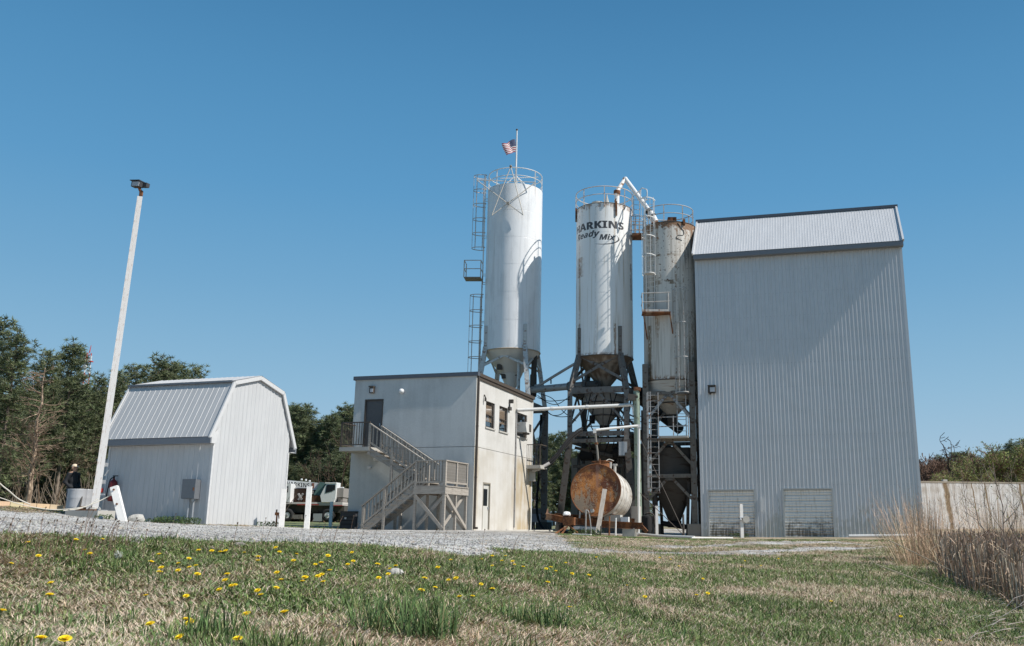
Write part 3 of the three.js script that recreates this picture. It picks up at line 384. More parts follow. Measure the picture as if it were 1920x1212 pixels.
// ---------------------------------------------------------------- the white barn
const FK = new Frame(at(385.4, 983.1, 31), -15.8 * RAD);
{
  const b = thing('barn', 'small white ribbed metal barn with a gambrel roof', 'barn', FK.o, FK.yaw), L = 4.22, D = 4.27, H = 2.62, y0 = -0.45;
  const prof = [[0, 3.38], [0.70, 4.79], [D / 2, 5.17], [D - 0.70, 4.79], [D, 3.38]];                   // distance back, height
  const roofY = z => curve(prof, z);
  part('wall', new MB().prism([[0.04, y0], ...prof.map(([z, y]) => [clamp(z, 0.04, D - 0.04), y - 0.04]), [D - 0.04, y0]].map(([z, y]) => [z, y]), L - 0.06, new THREE.Matrix4().makeBasis(V(0, 0, -1), Y, V(1, 0, 0)).setPosition(-L + 0.03, 0, 0)), M.barnWhite, b);
  for (let k = 0; k < 4; k++) part('wall_panel', place(ribbedSheet(-L + k * L / 4, -L + (k + 1) * L / 4 + 0.004, () => y0, () => H, 0.2, 0.018, 0.03), V(0, 0, (k % 2) * 0.002), X, Y, Z), M.barnWhite, b);
  for (let k = 0; k < 4; k++) part('wall_panel', place(ribbedSheet(k * D / 4, (k + 1) * D / 4 + 0.004, () => y0, u => roofY(u) - 0.02, 0.2, 0.018, 0.03, [0.70, D / 2, D - 0.70]), V((k % 2) * 0.002, 0, 0), V(0, 0, -1), Y, V(1, 0, 0)), M.barnWhite, b);
  part('corner_trim', new MB().span(-0.07, 0.024, y0, H, -0.07, 0.026), M.trimLight, b); part('corner_trim', new MB().span(-0.05, 0.025, y0, H, -D + 0.05, -D - 0.024), M.trimLight, b); part('corner_trim', new MB().span(-L - 0.024, -L + 0.05, y0, H, -0.05, 0.025), M.trimLight, b);
  // roof: four slopes of ribbed sheets with overhangs
  const O = 0.1, pts = [[-0.3, H + 0.22 - 0.0], [0.70, 4.84], [D / 2, 5.22], [D - 0.70, 4.84], [D + 0.3, H + 0.22]], xL = -L - O, xR = O;
  for (let i = 0; i < 4; i++) {
    const a = V(0, pts[i][1], -pts[i][0]), c = V(0, pts[i + 1][1], -pts[i + 1][0]), d = c.clone().sub(a), len = d.length(); d.normalize(); const n = X.clone().cross(d);
    const o = a.clone().addScaledVector(d, i === 1 ? -0.09 : i === 2 ? 0 : 0).addScaledVector(n, i === 1 || i === 2 ? 0.03 : 0), ext = i === 1 ? len + 0.09 : i === 2 ? len + 0.09 : len;
    for (let k = 0; k < 5; k++) part('roof_panel', place(ribbedSheet(mix(xL, xR, k / 5), mix(xL, xR, (k + 1) / 5) + 0.004, () => 0, () => ext, 0.2, 0.009, 0.014), o.clone().add(V(0, (k % 2) * 0.002, 0)), X, d, n), M.barnRoof, b);
    for (const x of [xR - 0.045, xL + 0.0]) part('rake_trim', new MB().bar(a.clone().add(V(x + 0.025, -0.06, 0)), c.clone().add(V(x + 0.025, -0.05, 0)), 0.06, 0.14), M.trimLight, b);
  }
  part('drip_edge', new MB().span(xL - 0.01, xR - 0.06, 4.80, 4.865, -0.66, -0.585), M.trimGrey, b);
  part('fascia', new MB().span(xL, xR + 0.02, H + 0.0, H + 0.2, 0.26, 0.32), M.trimGrey, b); part('fascia', new MB().span(xL, xR + 0.02, H + 0.0, H + 0.2, -D - 0.26, -D - 0.32), M.trimGrey, b);
  part('soffit', new MB().span(xL + 0.02, xR, H + 0.01, H + 0.035, 0.03, 0.26).span(xL + 0.02, xR, H + 0.01, H + 0.035, -D - 0.03, -D - 0.26), M.trimLight, b);
  part('end_cap', new MB().prism([[0.31, H + 0.0], [0.31, H + 0.2], [-0.16, H + 0.56], [0.02, H + 0.0]].map(([z, y]) => [-z, y]), 0.04, new THREE.Matrix4().makeBasis(V(0, 0, -1), Y, V(1, 0, 0)).setPosition(xR - 0.045, 0, 0)), M.trimLight, b);
  // electric box on the wall
  const p0 = FK.onZ(350, 900, 0.1), p1 = FK.onZ(370, 936, 0.1), cx = (p0.x + p1.x) / 2, bx = thing('electrical_box', 'grey electrical box with a conduit on the barn wall', 'electrical box', FK.world(cx, 0, 0.03), FK.yaw);
  const bw = p1.x - p0.x; part('box', new MB().span(-bw / 2, bw / 2, p1.y, p0.y, 0, 0.24), mat([0.17, 0.18, 0.195], 0.5, 0.2, { map: T.grain }), bx); part('lid', new MB().span(-bw / 2 - 0.012, bw / 2 + 0.012, p1.y + 0.02, p0.y + 0.012, 0.242, 0.262), mat([0.18, 0.19, 0.205], 0.45, 0.2, { map: T.grain }), bx); part('latch', B1(bw / 2 - 0.04, (p0.y + p1.y) / 2, 0.27, 0.04, 0.1, 0.02), M.rust, bx);
  part('conduit', new MB().rod(V(-0.06, -0.4, 0.1), V(-0.06, p1.y - 0.002, 0.1), 0.045).rod(V(0.12, -0.4, 0.1), V(0.12, p1.y - 0.1, 0.1), 0.022).box(0.12, p1.y - 0.04, 0.1, 0.1, 0.08, 0.1), M.galv, bx);
  // red and white extinguisher with a hose by the left corner
  const e = FK.onZ(211, 922, 0.15), ex = thing('fire_extinguisher', 'red and white cylinder with black hose hung at the left end of the barn', 'extinguisher', FK.world(e.x, e.y - 0.2, 0.17), FK.yaw);
  part('cylinder', new MB().lathe([[0, -0.13], [0.11, -0.12], [0.13, -0.05], [0.13, 0.46], [0.11, 0.54], [0.04, 0.6], [0.03, 0.64]], V(0, 0, 0), 20), mat([0.16, 0.012, 0.012], 0.5, 0, { map: T.grain }), ex); part('label', new MB().lathe([[0.133, 0.05], [0.133, 0.3]], V(0, 0, 0), 20), mat([0.4, 0.39, 0.38], 0.6), ex); part('valve', new MB().rod(V(0, 0.62, 0), V(0, 0.7, 0), 0.03).box(0.05, 0.72, 0, 0.2, 0.03, 0.03), M.black, ex); part('hose', new MB().tube([V(0, 0.68, 0), V(-0.14, 0.6, 0), V(-0.2, 0.3, 0), V(-0.2, 0.0, 0.02), V(-0.16, -0.06, 0.02)], 0.018), M.black, ex); part('bracket', B1(0, 0.3, -0.145, 0.12, 0.3, 0.05), M.black, ex);
  const s = onGround(203, 37, 0), sh = thing('storage_shed', 'low grey ribbed metal shed just behind the left end of the barn', 'shed', s, FK.yaw); const hh = at(203, 863, 37).y - s.y;
  part('wall', new MB().span(-0.85, 2.35, -0.4, hh, -0.05, -1.6), M.galv, sh); for (let k = 0; k < 3; k++) part('wall_panel', place(ribbedSheet(-0.9 + k * 1.1, -0.9 + (k + 1) * 1.1, () => -0.4, () => hh, 0.2, 0.02, 0.03), V(0, 0, (k % 2) * 0.002), X, Y, Z), M.galv, sh); part('roof', new MB().span(-0.95, 2.45, hh, hh + 0.05, 0.05, -1.7), M.trimGrey, sh); part('hook', B1(-0.55, 1.0, 0.05, 0.12, 0.16, 0.1), M.red, sh);
}

// ---------------------------------------------------------------- things by the barn
{
  const foot = onGround(203, 30, 0), base = at(176, 957.5, 30.2), top = at(262, 369, 29.2);
  const ft = thing('concrete_footing', 'concrete footing block under the leaning white lamp pole', 'footing', V(base.x + 0.06, base.y - 0.01, base.z), -0.2); part('block', new MB().span(-0.78, 0.4, -0.5, 0, -0.4, 0.4), M.conc, ft); part('bolt', new MB().rod(V(0.18, 0, 0.1), V(0.18, 0.12, 0.1), 0.03).box(0.16, 0.012, 0, 0.3, 0.024, 0.3), M.galv, ft); part('stub', new MB().rod(V(-0.42, 0, 0.1), V(-0.42, 0.14, 0.1), 0.1).box(-0.1, 0.02, 0.32, 0.7, 0.04, 0.08), M.rust, ft);
  const p = thing('light_pole', 'tall white square pole leaning right with a floodlight on its head', 'lamp pole', base, 0);
  const d = top.clone().sub(base), mk = (a, b, wa, wb) => { const q = a.clone().lerp(b, 0.5); const g = new MB().bar(a, b, 1, 1, V(0.5, 0, 1)).geometry(), P = g.attributes.position, n = b.clone().sub(a), L = n.length(); n.normalize(); for (let i = 0; i < P.count; i++) { const v = V().fromBufferAttribute(P, i).sub(a), t = v.dot(n), c = n.clone().multiplyScalar(t), o = v.sub(c).multiplyScalar(mix(wa, wb, t / L)); P.setXYZ(i, a.x + c.x + o.x, a.y + c.y + o.y, a.z + c.z + o.z); } return g; };
  const pm = mat([0.80, 0.78, 0.765], 0.6, 0, { map: tex(128, 1024, (u, v) => { const f = fbm(u * 6, v * 50, 3, 4, 6, 0); return mixc([0.93, 0.92, 0.91], [0.55, 0.42, 0.34], smooth(0.66, 0.78, f) * 0.45); }, [1, 0.09]) });
  part('shaft', mk(V(0, 0, 0), d, 0.22, 0.155), pm, p); part('cleat', new MB().box(0.2, 0.9, 0.02, 0.1, 0.12, 0.06).box(0.22, 1.45, 0.02, 0.1, 0.12, 0.06).box(0.24, 0.5, 0.05, 0.12, 0.05, 0.06).box(0.28, 1.18, 0.05, 0.03, 0.2, 0.03, 0, 0, -0.5), M.galv, p); part('collar', C1(V(0, 0, 0), V(0.012, 0.1, 0), 0.2, 0.16, 16), M.conc, p);
  const ar = part('arm', new MB().rod(d, d.clone().add(V(0.0, 0.22, 0.02)), 0.035).rod(d.clone().add(V(0, 0.2, 0.02)), d.clone().add(V(-0.06, 0.36, 0.06)), 0.05).box(d.x + 0.03, d.y + 0.12, d.z, 0.08, 0.18, 0.08), M.rust, p);
  const hd = part('floodlight', new MB().box(d.x - 0.1, d.y + 0.41, d.z + 0.06, 0.34, 0.19, 0.2, -0.25, 0, -0.08).box(d.x + 0.14, d.y + 0.405, d.z, 0.2, 0.14, 0.16, -0.25, 0, -0.08).box(d.x - 0.1, d.y + 0.515, d.z + 0.08, 0.38, 0.025, 0.3, -0.25, 0, -0.08), M.dark, p); part('lens', B1(d.x - 0.115, d.y + 0.40, d.z + 0.168, 0.28, 0.15, 0.02, -0.25, 0, -0.08), M.lens, hd);
  // two drums
  const drum = thing('steel_drum', 'grey steel drum nearest the standing person', 'drum', onGround(136, 31.2, -0.02), 0.3, 'grey drums beside the lamp pole'), dm = mat([0.44, 0.445, 0.46], 0.5, 0.15, { map: T.streak });
  part('shell', new MB().lathe([[0, 0], [0.285, 0], [0.295, 0.02], [0.285, 0.04], [0.285, 0.29], [0.3, 0.31], [0.285, 0.33], [0.285, 0.58], [0.3, 0.6], [0.285, 0.62], [0.285, 0.85], [0.297, 0.87], [0.285, 0.89]], V(0, 0, 0), 32), dm, drum); part('lid', new MB().lathe([[0, 0.87], [0.28, 0.87]], V(0, 0, 0), 32).rod(V(0.12, 0.87, 0.1), V(0.12, 0.885, 0.1), 0.04), dm, drum);
  copy(drum, 'grey steel drum with a pale pipe leaning on it nearest the lamp pole', onGround(150, 31.9, 0.0), 1.2);
  { const a = onGround(143, 30.7, 0), c = at(155, 921, 31.2), t = thing('leaning_pipe', 'dark pipe with a pale cap leaning on the two drums', 'pipe', a); const q = c.clone().sub(a); part('pipe', C1(V(0, 0, 0), q, 0.03), M.steelDark, t); part('cap', C1(q.clone().multiplyScalar(0.985), q.clone().multiplyScalar(1.05), 0.05), M.white, t); }
  // fence post pulled over by its ropes
  const pb = onGround(231.5, 28.3, -0.12), pt = at(214, 913, 28.3), fp = thing('rope_post', 'white wooden post leaning left at the end of the ropes', 'post', pb), pd = pt.clone().sub(pb);
  part('post', new MB().bar(V(0, 0, 0), pd, 0.2, 0.2, V(0.2, 0, 1)), M.woodWhite, fp); part('bolt', new MB().rod(pd.clone().multiplyScalar(0.55).add(V(0, 0, 0.08)), pd.clone().multiplyScalar(0.55).add(V(0, 0, 0.13)), 0.03).rod(pd.clone().multiplyScalar(0.92).add(V(0, 0, 0.08)), pd.clone().multiplyScalar(0.92).add(V(0.02, 0, 0.13)), 0.03), M.rust, fp);
  const r1 = [at(216, 930 + 21, 28.28), at(176, 952 - 6 + 2, 28), at(140, 957, 27.6), at(112, 958, 27.2), at(54, 943, 26.6), at(32, 934, 26.4), at(0, 906, 26), at(-60, 850, 25)].map((q, i) => q); r1[0] = at(221, 921 + 0, 28.25);
  const rp = thing('rope', 'upper sagging rope running left from the leaning white post', 'rope', V()); part('strand', new MB().tube([at(221, 921, 28.25), at(196, 935, 28.2), at(176, 944, 28), at(150, 954, 27.8), at(118, 958, 27.4)], 0.016, 5, 30).tube([at(56, 946.5, 26.7), at(34, 936, 26.5), at(15, 920, 26.2), at(-2, 906, 26), at(-60, 850, 25)], 0.018, 5, 24), M.rope, rp);
  const rp2 = thing('rope', 'lower slack rope near the ground at the left edge', 'rope', V()); part('strand', new MB().tube([at(-60, 915, 26), at(0, 934, 26.3), at(30, 944, 26.6), at(70, 953, 27), at(110, 956, 27.4), at(160, 950, 27.9), at(182, 936, 30.0)], 0.013, 5, 40), M.rope, rp2);
  // timbers
  for (let k = 0; k < 7; k++) { const a = onGround(-60 + k * 25, 36.5, 0), c = onGround(-60 + (k + 1) * 25 - 1, 36.2, 0); a.y = at(0, 958, 36.5).y + 0.0; c.y = a.y; const a2 = at(-60 + k * 25, mix(943.5, 952.5, k / 6), mix(34.5, 38, k / 7)), c2 = at(-61 + (k + 1) * 25, mix(944.8, 953.8, k / 6), mix(34.5, 38, (k + 0.97) / 7)); const t = part('edging_timber', new MB().bar(a2, c2, 0.2, 0.26), mat([0.62 + 0.05 * (k % 3), 0.5 + 0.03 * (k % 2), 0.34], 0.85, 0, { map: T.grain })); tag(t, ['pale landscape timber at the left edge of the photograph', 'pale landscape timber, second in its row from the left', 'pale landscape timber, third in its row from the left', 'pale landscape timber, middle of its row', 'pale landscape timber, third in its row from the person', 'pale landscape timber, second in its row from the person', 'pale landscape timber beside the person'][k], 'timber', 'pale timbers edging the grass'); }
}
function rock(name, label, p, sx, sy, sz, s, m) { const g = new THREE.IcosahedronGeometry(1, 4), P = g.attributes.position; for (let i = 0; i < P.count; i++) { const v = V().fromBufferAttribute(P, i), k = 0.75 + 0.5 * fbm(v.x * 1.6 + 5 + s, v.y * 1.6 + v.z * 1.3 + 7, s, 4); P.setXYZ(i, v.x * k * sx, Math.max(-0.4, v.y * k) * sy, v.z * k * sz); } g.computeVertexNormals(); const o = part(name, boxUV(g), m || M.conc); o.geometry.computeVertexNormals(); o.position.copy(p); return tag(o, label, 'stone'); }
rock('boulder', 'pale rounded stone at the foot of the leaning white post', onGround(252, 28.6, 0.08), 0.26, 0.17, 0.2, 3); rock('boulder', 'small pale stone beside the footing near the rope', onGround(187, 28.6, 0.03), 0.07, 0.07, 0.07, 5);
rock('stone', 'flat pale stone lying in the grass near the office side', onGround(745, 5.7, 0.02), 0.055, 0.035, 0.04, 9); rock('stone', 'small brownish broken stone at the grass edge below the barn', onGround(452, 7.1, 0.02), 0.05, 0.025, 0.03, 12, M.concDark);
// white bollard posts between the barn and the office
[[527, 916, 992, 33.2, 'tall white square post in front of the barn corner'], [574.5, 913, 991, 33.6, 'tall white square post between the barn corner and the truck cab'], [619, 942, 985, 48, 'thin white post in front of the truck wheel']].forEach(([x, yt, yb, w, label], i) => {
  const t0 = at(x + 1, yt, w), p = at(x, yb, w), t = thing('bollard_post', label, 'post', V(p.x, p.y - 0.1, p.z), 0.25 - i * 0.1, 'white posts along the yard'); const h = t0.y - p.y + 0.1, wd = i < 2 ? 0.17 : 0.14;
  part('post', new MB().box(0, h / 2, 0, wd, h, wd), M.woodWhite, t); part('cap', new MB().box(0, h + 0.01, 0, wd + 0.012, 0.02, wd + 0.012), M.white, t);
});
{ const p = onGround(517, 33.3, 0), t = thing('yard_hydrant', 'short rusty water pipe with a tap beside the barn corner', 'water tap', p); part('pipe', new MB().rod(V(0, -0.1, 0), V(0, 0.42, 0), 0.03), M.rust, t); part('tap', new MB().box(0, 0.46, 0, 0.13, 0.1, 0.08).rod(V(0.06, 0.42, 0), V(0.1, 0.3, 0.05), 0.02), M.rust, t); part('handle', B1(-0.02, 0.55, 0, 0.05, 0.12, 0.03), M.brown, t); }

// ---------------------------------------------------------------- silos
const lathY = (pts, c) => pts;
function shellCourses(parent, c, r, y0, y1, n, m, total) {            // steel courses with a groove at every seam; uv: u round the shell from its back, v up
  for (let i = 0; i < n; i++) {
    const a = mix(y0, y1, i / n), b = mix(y0, y1, (i + 1) / n), g = new THREE.CylinderGeometry(1, 1, 1, 96, 1, true), pr = [[r - 0.012, a], [r, a + 0.02], [r, b - 0.02], [r - 0.012, b]];
    const geo = new THREE.LatheGeometry(pr.map(p => new THREE.Vector2(p[0], p[1])), 96), P = geo.attributes.position, U = geo.attributes.uv;
    for (let k = 0; k < P.count; k++) U.setXY(k, U.getX(k), (P.getY(k) - y0) / (y1 - y0));
    geo.rotateY(Math.PI); geo.computeVertexNormals(); const N = geo.attributes.normal; for (let k = 0; k < P.count; k++) { const y = P.getY(k), x = P.getX(k), z = P.getZ(k), q = Math.hypot(x, z); if (y > a + 0.019 && y < b - 0.019) N.setXYZ(k, x / q, 0, z / q); }
    geo.translate(c.x, 0, c.z); part('shell_course', geo, m, parent);
  }
}
function cone(parent, c, r0, y0, r1, y1, m, name = 'cone') { const geo = new THREE.LatheGeometry([[r1, y1], [r0, y0]].map(p => new THREE.Vector2(p[0], p[1])), 64); const U = geo.attributes.uv; geo.translate(c.x, 0, c.z); return part(name, geo, m, parent); }
function topRail(parent, c, r, y, m, posts = 8, phase = 0.2, h = 1.07) {
  const t = part('top_railing', new MB().ring(V(c.x, y + h, c.z), r, 0.028, 48).ring(V(c.x, y + h * 0.52, c.z), r, 0.024, 48), m, parent);
  for (let i = 0; i < posts; i++) { const a = phase + i * 2 * Math.PI / posts, x = c.x + r * Math.sin(a), z = c.z + r * Math.cos(a); part('post', R1(V(x, y - 0.25, z), V(x, y + h, z), 0.055), m, t); }
}
// ladder with a cage: p foot of the ladder, q its head, out = direction away from the wall
function ladder(t, x, z, y0, y1, out, m, cage = null, W = 0.42) {
  const o = out.clone().normalize(), s = V(o.z, 0, -o.x), P = (a, b, y) => V(x + s.x * a + o.x * b, y, z + s.z * a + o.z * b);
  part('rail', R1(P(-W / 2, 0, y0), P(-W / 2, 0, y1), 0.045), m, t); part('rail', R1(P(W / 2, 0, y0), P(W / 2, 0, y1), 0.045), m, t);
  const r = new MB(); for (let y = y0 + 0.25; y < y1; y += 0.305) r.rod(P(-W / 2, 0, y), P(W / 2, 0, y), 0.016, 0.016, 5); part('rungs', r, m, t);
  const br = new MB(); for (let y = y0 + 0.6; y < y1; y += 2.4) br.bar(P(-W / 2, 0, y), P(-W / 2, -0.22, y), 0.03).bar(P(W / 2, 0, y), P(W / 2, -0.22, y), 0.03); part('bracket', br, m, t);
  if (cage) {
    const [c0, c1, step] = cage, R = 0.36, arc = []; for (let i = 0; i <= 14; i++) { const a = Math.PI * (-0.12 + 1.24 * i / 14); arc.push([-R * Math.cos(a), 0.12 + 0.58 * Math.sin(a) + 0.02]); }
    const n = Math.max(1, Math.round((c1 - c0) / step)); for (let i = 0; i <= n; i++) { const y = mix(c0, c1, i / n), h = new MB(); for (let k = 0; k < 14; k++) h.bar(P(arc[k][0], arc[k][1], y), P(arc[k + 1][0], arc[k + 1][1], y), 0.012, 0.045); h.bar(P(-W / 2, 0, y), P(arc[0][0], arc[0][1], y), 0.012, 0.05).bar(P(W / 2, 0, y), P(arc[14][0], arc[14][1], y), 0.012, 0.05); part('cage_hoop', h, m, t); }
    for (const k of [1, 4, 7, 10, 13]) part('cage_bar', R1(P(arc[k][0] * 0.98, arc[k][1] * 0.98, c0), P(arc[k][0] * 0.98, arc[k][1] * 0.98, c1), 0.026, 0.014), m, t);
  }
}
const SILO = [
  { px: 965.6, w: 53.43, r: 1.675, top: 343, bot: 652.7 }, { px: 1133.1, w: 52, r: 1.66, top: 379.8, bot: 665 }, { px: 1257, w: 50.9, r: 1.535, top: 415, bot: 711 },
].map(s => ({ ...s, y1: at(s.px, s.top, s.w - s.r).y, y0: at(s.px, s.bot, s.w - s.r).y, c: V((at(s.px, s.top, s.w).x + at(s.px === 965.6 ? 960.8 : s.px, s.bot, s.w).x) / 2, 0, -s.w) }));
const rotD = (x, z, c, y) => V(c.x, y, c.z).addScaledVector(ALONG, x).addScaledVector(OUT, z);     // plan offset in the plant's axes
// the maps: u = 0.5 faces +z (towards the road), u grows to the right
function shellTex(W, H, r, h, fn) { return tex(W, H, (u, v) => fn((u - 0.5) * 2 * Math.PI * r, v * h, u, v)); }
{
  const s = SILO[0], h = s.y1 - s.y0, t = thing('silo', 'clean white silo with a flag and a star on top, left of the three', 'silo');
  const m = mat([0.84, 0.845, 0.85], 0.34, 0, { map: shellTex(1024, 1024, s.r, h, (x, y, u, v) => { const a = fbm(u * 120, v * 5, 3, 3, 120, 0), b = fbm(u * 24, v * 12, 5, 4, 24, 0), d = fbm(u * 60, v * 2, 8, 3, 60, 0); let c = g3(0.96 - 0.1 * smooth(0.5, 0.8, a) - 0.08 * smooth(0.5, 0.75, b)); c = mixc(c, [0.5, 0.4, 0.3], smooth(0.62, 0.8, d) * smooth(0.35, 0.75, a) * (0.15 + 0.5 * smooth(0.78, 1, v))); const r2 = noise(u * 300, v * 260, 9); return r2 > 0.965 && b > 0.52 ? mixc(c, [0.35, 0.18, 0.09], 0.6) : c; }) });
  shellCourses(t, s.c, s.r, s.y0, s.y1, 6, m);
  const coneM = mat([0.66, 0.64, 0.60], 0.55, 0, { map: T.streak }), yc = at(960, 716, s.w).y;
  cone(t, s.c, s.r - 0.02, s.y0, 0.62, mix(s.y0, yc, 0.74), coneM); cone(t, s.c, 0.66, mix(s.y0, yc, 0.74), 0.22, yc - 0.5, coneM, 'outlet'); cone(t, s.c, 0, s.y1 + 0.5, s.r, s.y1, m, 'roof');
  part('rim', new MB().ring(V(s.c.x, s.y0, s.c.z), s.r, 0.035, 64), mat([0.45, 0.36, 0.26], 0.8, 0, { map: T.grain }), t); part('valve', new MB().box(s.c.x, yc - 0.6, s.c.z, 0.5, 0.35, 0.5).rod(V(s.c.x - 0.6, yc + 0.35, s.c.z + 0.5), V(s.c.x + 0.5, yc + 0.3, s.c.z + 0.5), 0.04).box(s.c.x - 0.62, yc + 0.75, s.c.z + 0.72, 0.3, 0.3, 0.2).box(s.c.x - 0.4, yc + 0.25, s.c.z + 0.4, 0.25, 0.25, 0.25), M.steelDark, t);
  topRail(t, s.c, s.r - 0.04, s.y1, M.pipeWhite, 8, 0.12, 1.0);
  // legs, braces and the lower frame
  const LG = mat([0.60, 0.60, 0.58], 0.55, 0.1, { map: T.steel }), ym = at(1005, 770, s.w + 1.2).y, gy = -0.75, yl = s.y0 + 1.45, top = (i, j) => rotD(i * 1.2, j * 1.2, s.c, s.y0 + 0.2), mid = (i, j, y = ym) => rotD(i * 1.62, j * 1.62, s.c, y);
  for (const [i, j] of [[-1, 1], [1, 1], [1, -1], [-1, -1]]) { part('leg', new MB().bar(rotD(i * 1.2, j * 1.2, s.c, s.y0 + 0.2), rotD(i * 1.2, j * 1.2, s.c, yl), 0.2, 0.2).bar(mid(i, j), top(i, j), 0.26, 0.26), LG, t); part('column', R1(V(mid(i, j).x, gy, mid(i, j).z), mid(i, j), 0.36, 0.36), M.steel, t); part('base_plate', B1(mid(i, j).x, gy + 0.45, mid(i, j).z, 0.75, 0.9, 0.75, YAW), M.steelDark, t); }
  const sides = [[[-1, 1], [1, 1]], [[1, 1], [1, -1]], [[1, -1], [-1, -1]], [[-1, -1], [-1, 1]]];
  for (const [a, b] of sides) { part('brace', R1(top(...a), mid(...b, mix(s.y0, ym, 0.62)).lerp(top(...b), 0.45), 0.07, 0.12), LG, t); part('brace', R1(top(...b), mid(...a, mix(s.y0, ym, 0.62)).lerp(top(...a), 0.45), 0.07, 0.12), LG, t); part('beam', R1(mid(...a), mid(...b), 0.22, 0.3), M.steel, t); part('brace', R1(mid(...a, ym - 0.2), mid(...b, 1.6), 0.1, 0.12), M.steel, t); part('brace', R1(mid(...b, ym - 0.2), mid(...a, 1.6), 0.1, 0.12), M.steel, t); part('beam', R1(mid(...a, 3.2), mid(...b, 3.2), 0.18, 0.22), M.steel, t); }
  part('dust_pipe', new MB().rod(rotD(1.35, -0.2, s.c, s.y0 + 0.1), rotD(1.3, -0.2, s.c, s.y0 - 2.2), 0.17).rod(rotD(1.3, -0.2, s.c, s.y0 - 1.3), rotD(1.3, -0.2, s.c, s.y0 - 2.6), 0.2), M.steelDark, t); part('pipe', new MB().rod(rotD(0.82, 1.1, s.c, s.y0 - 0.6), rotD(0.82, 1.1, s.c, s.y0 - 2.8), 0.1), LG, t); part('hose', new MB().tube([rotD(1.5, -1.2, s.c, ym - 0.3), rotD(1.45, -1.1, s.c, 3), rotD(1.4, -0.9, s.c, 1.2), rotD(1.7, -0.4, s.c, 0.2), rotD(2.3, 0.2, s.c, -0.35)], 0.07), M.black, t);
  // ladder and platform on the left of the shell
  const la = thing('caged_ladder', 'rusty caged ladder with a small platform up the left side of the flag silo', 'ladder'), RM = mat([0.56, 0.5, 0.44], 0.7, 0.1, { map: T.steel }), WM = M.pipeWhite;
  const lx = s.c.x - s.r - 0.2, lz = s.c.z - 0.1, yPl = at(892, 524, s.w).y, yTop = at(900, 331, s.w).y, yBot = at(890, 697, s.w).y - 2.4, dirL = V(-1, 0, 0.18);
  ladder(la, lx, lz, yPl - 0.3, yTop + 0.1, dirL, WM, null); ladder(la, lx - 0.02, lz + 0.0, yBot, yPl + 0.2, dirL, RM, null);
  for (const [c0, c1, mm] of [[at(900, 466, s.w).y, at(900, 331, s.w).y, RM], [yBot + 2.3, yPl - 1.0, RM]]) { const tmp = new THREE.Group(); ladder(tmp, lx, lz, c0, c1, dirL, mm, [c0, c1, 1.0]); for (const ch of [...tmp.children]) if (ch.name.startsWith('cage')) { la.add(ch); } }
  const pl = part('platform', new MB().box(lx - 0.55, yPl, lz + 0.15, 1.0, 0.05, 0.9), M.concDark, la); const hh = 1.05, pc = [V(lx - 1.05, yPl, lz - 0.3), V(lx - 1.05, yPl, lz + 0.6), V(lx - 0.05, yPl, lz + 0.6), V(lx - 0.05, yPl, lz - 0.3)];
  for (let i = 0; i < 3; i++) for (const k of [1, 0.5]) part('rail', C1(pc[i].clone().add(V(0, hh * k, 0)), pc[i + 1].clone().add(V(0, hh * k, 0)), 0.025), RM, pl); for (const q of pc) part('post', C1(q, q.clone().add(V(0, hh, 0)), 0.028), RM, pl);
}
{ // star of rods on the front of the flag silo
  const s = SILO[0], d = s.w - s.r - 0.25, P = [[957.6, 312], [1004, 342], [981, 403.5], [922, 404], [893.5, 337.5]].map(([x, y]) => at(x, y, d)), t = thing('star_decoration', 'five-pointed star outline of thin white rods on the flag silo', 'star'), m = mat([0.68, 0.62, 0.54], 0.6, 0, { map: T.grain });
  P[4] = at(893.5, 337.5, d + 0.5); P[1] = at(1004, 342, d + 0.3);
  for (const [a, b] of [[0, 2], [2, 4], [4, 1], [1, 3], [3, 0]]) part('rod', C1(P[a], P[b], 0.026), m, t); const bl = new THREE.SphereGeometry(0.085, 14, 10); bl.translate(P[0].x, P[0].y, P[0].z); part('lamp', bl, M.concDark, t); const cc = at(952, 381, d); part('bracket', new MB().box(cc.x, cc.y, cc.z, 0.16, 0.14, 0.1).rod(cc, V(cc.x, cc.y, -(s.w - s.r * 0.98)), 0.02), M.concDark, t);
}
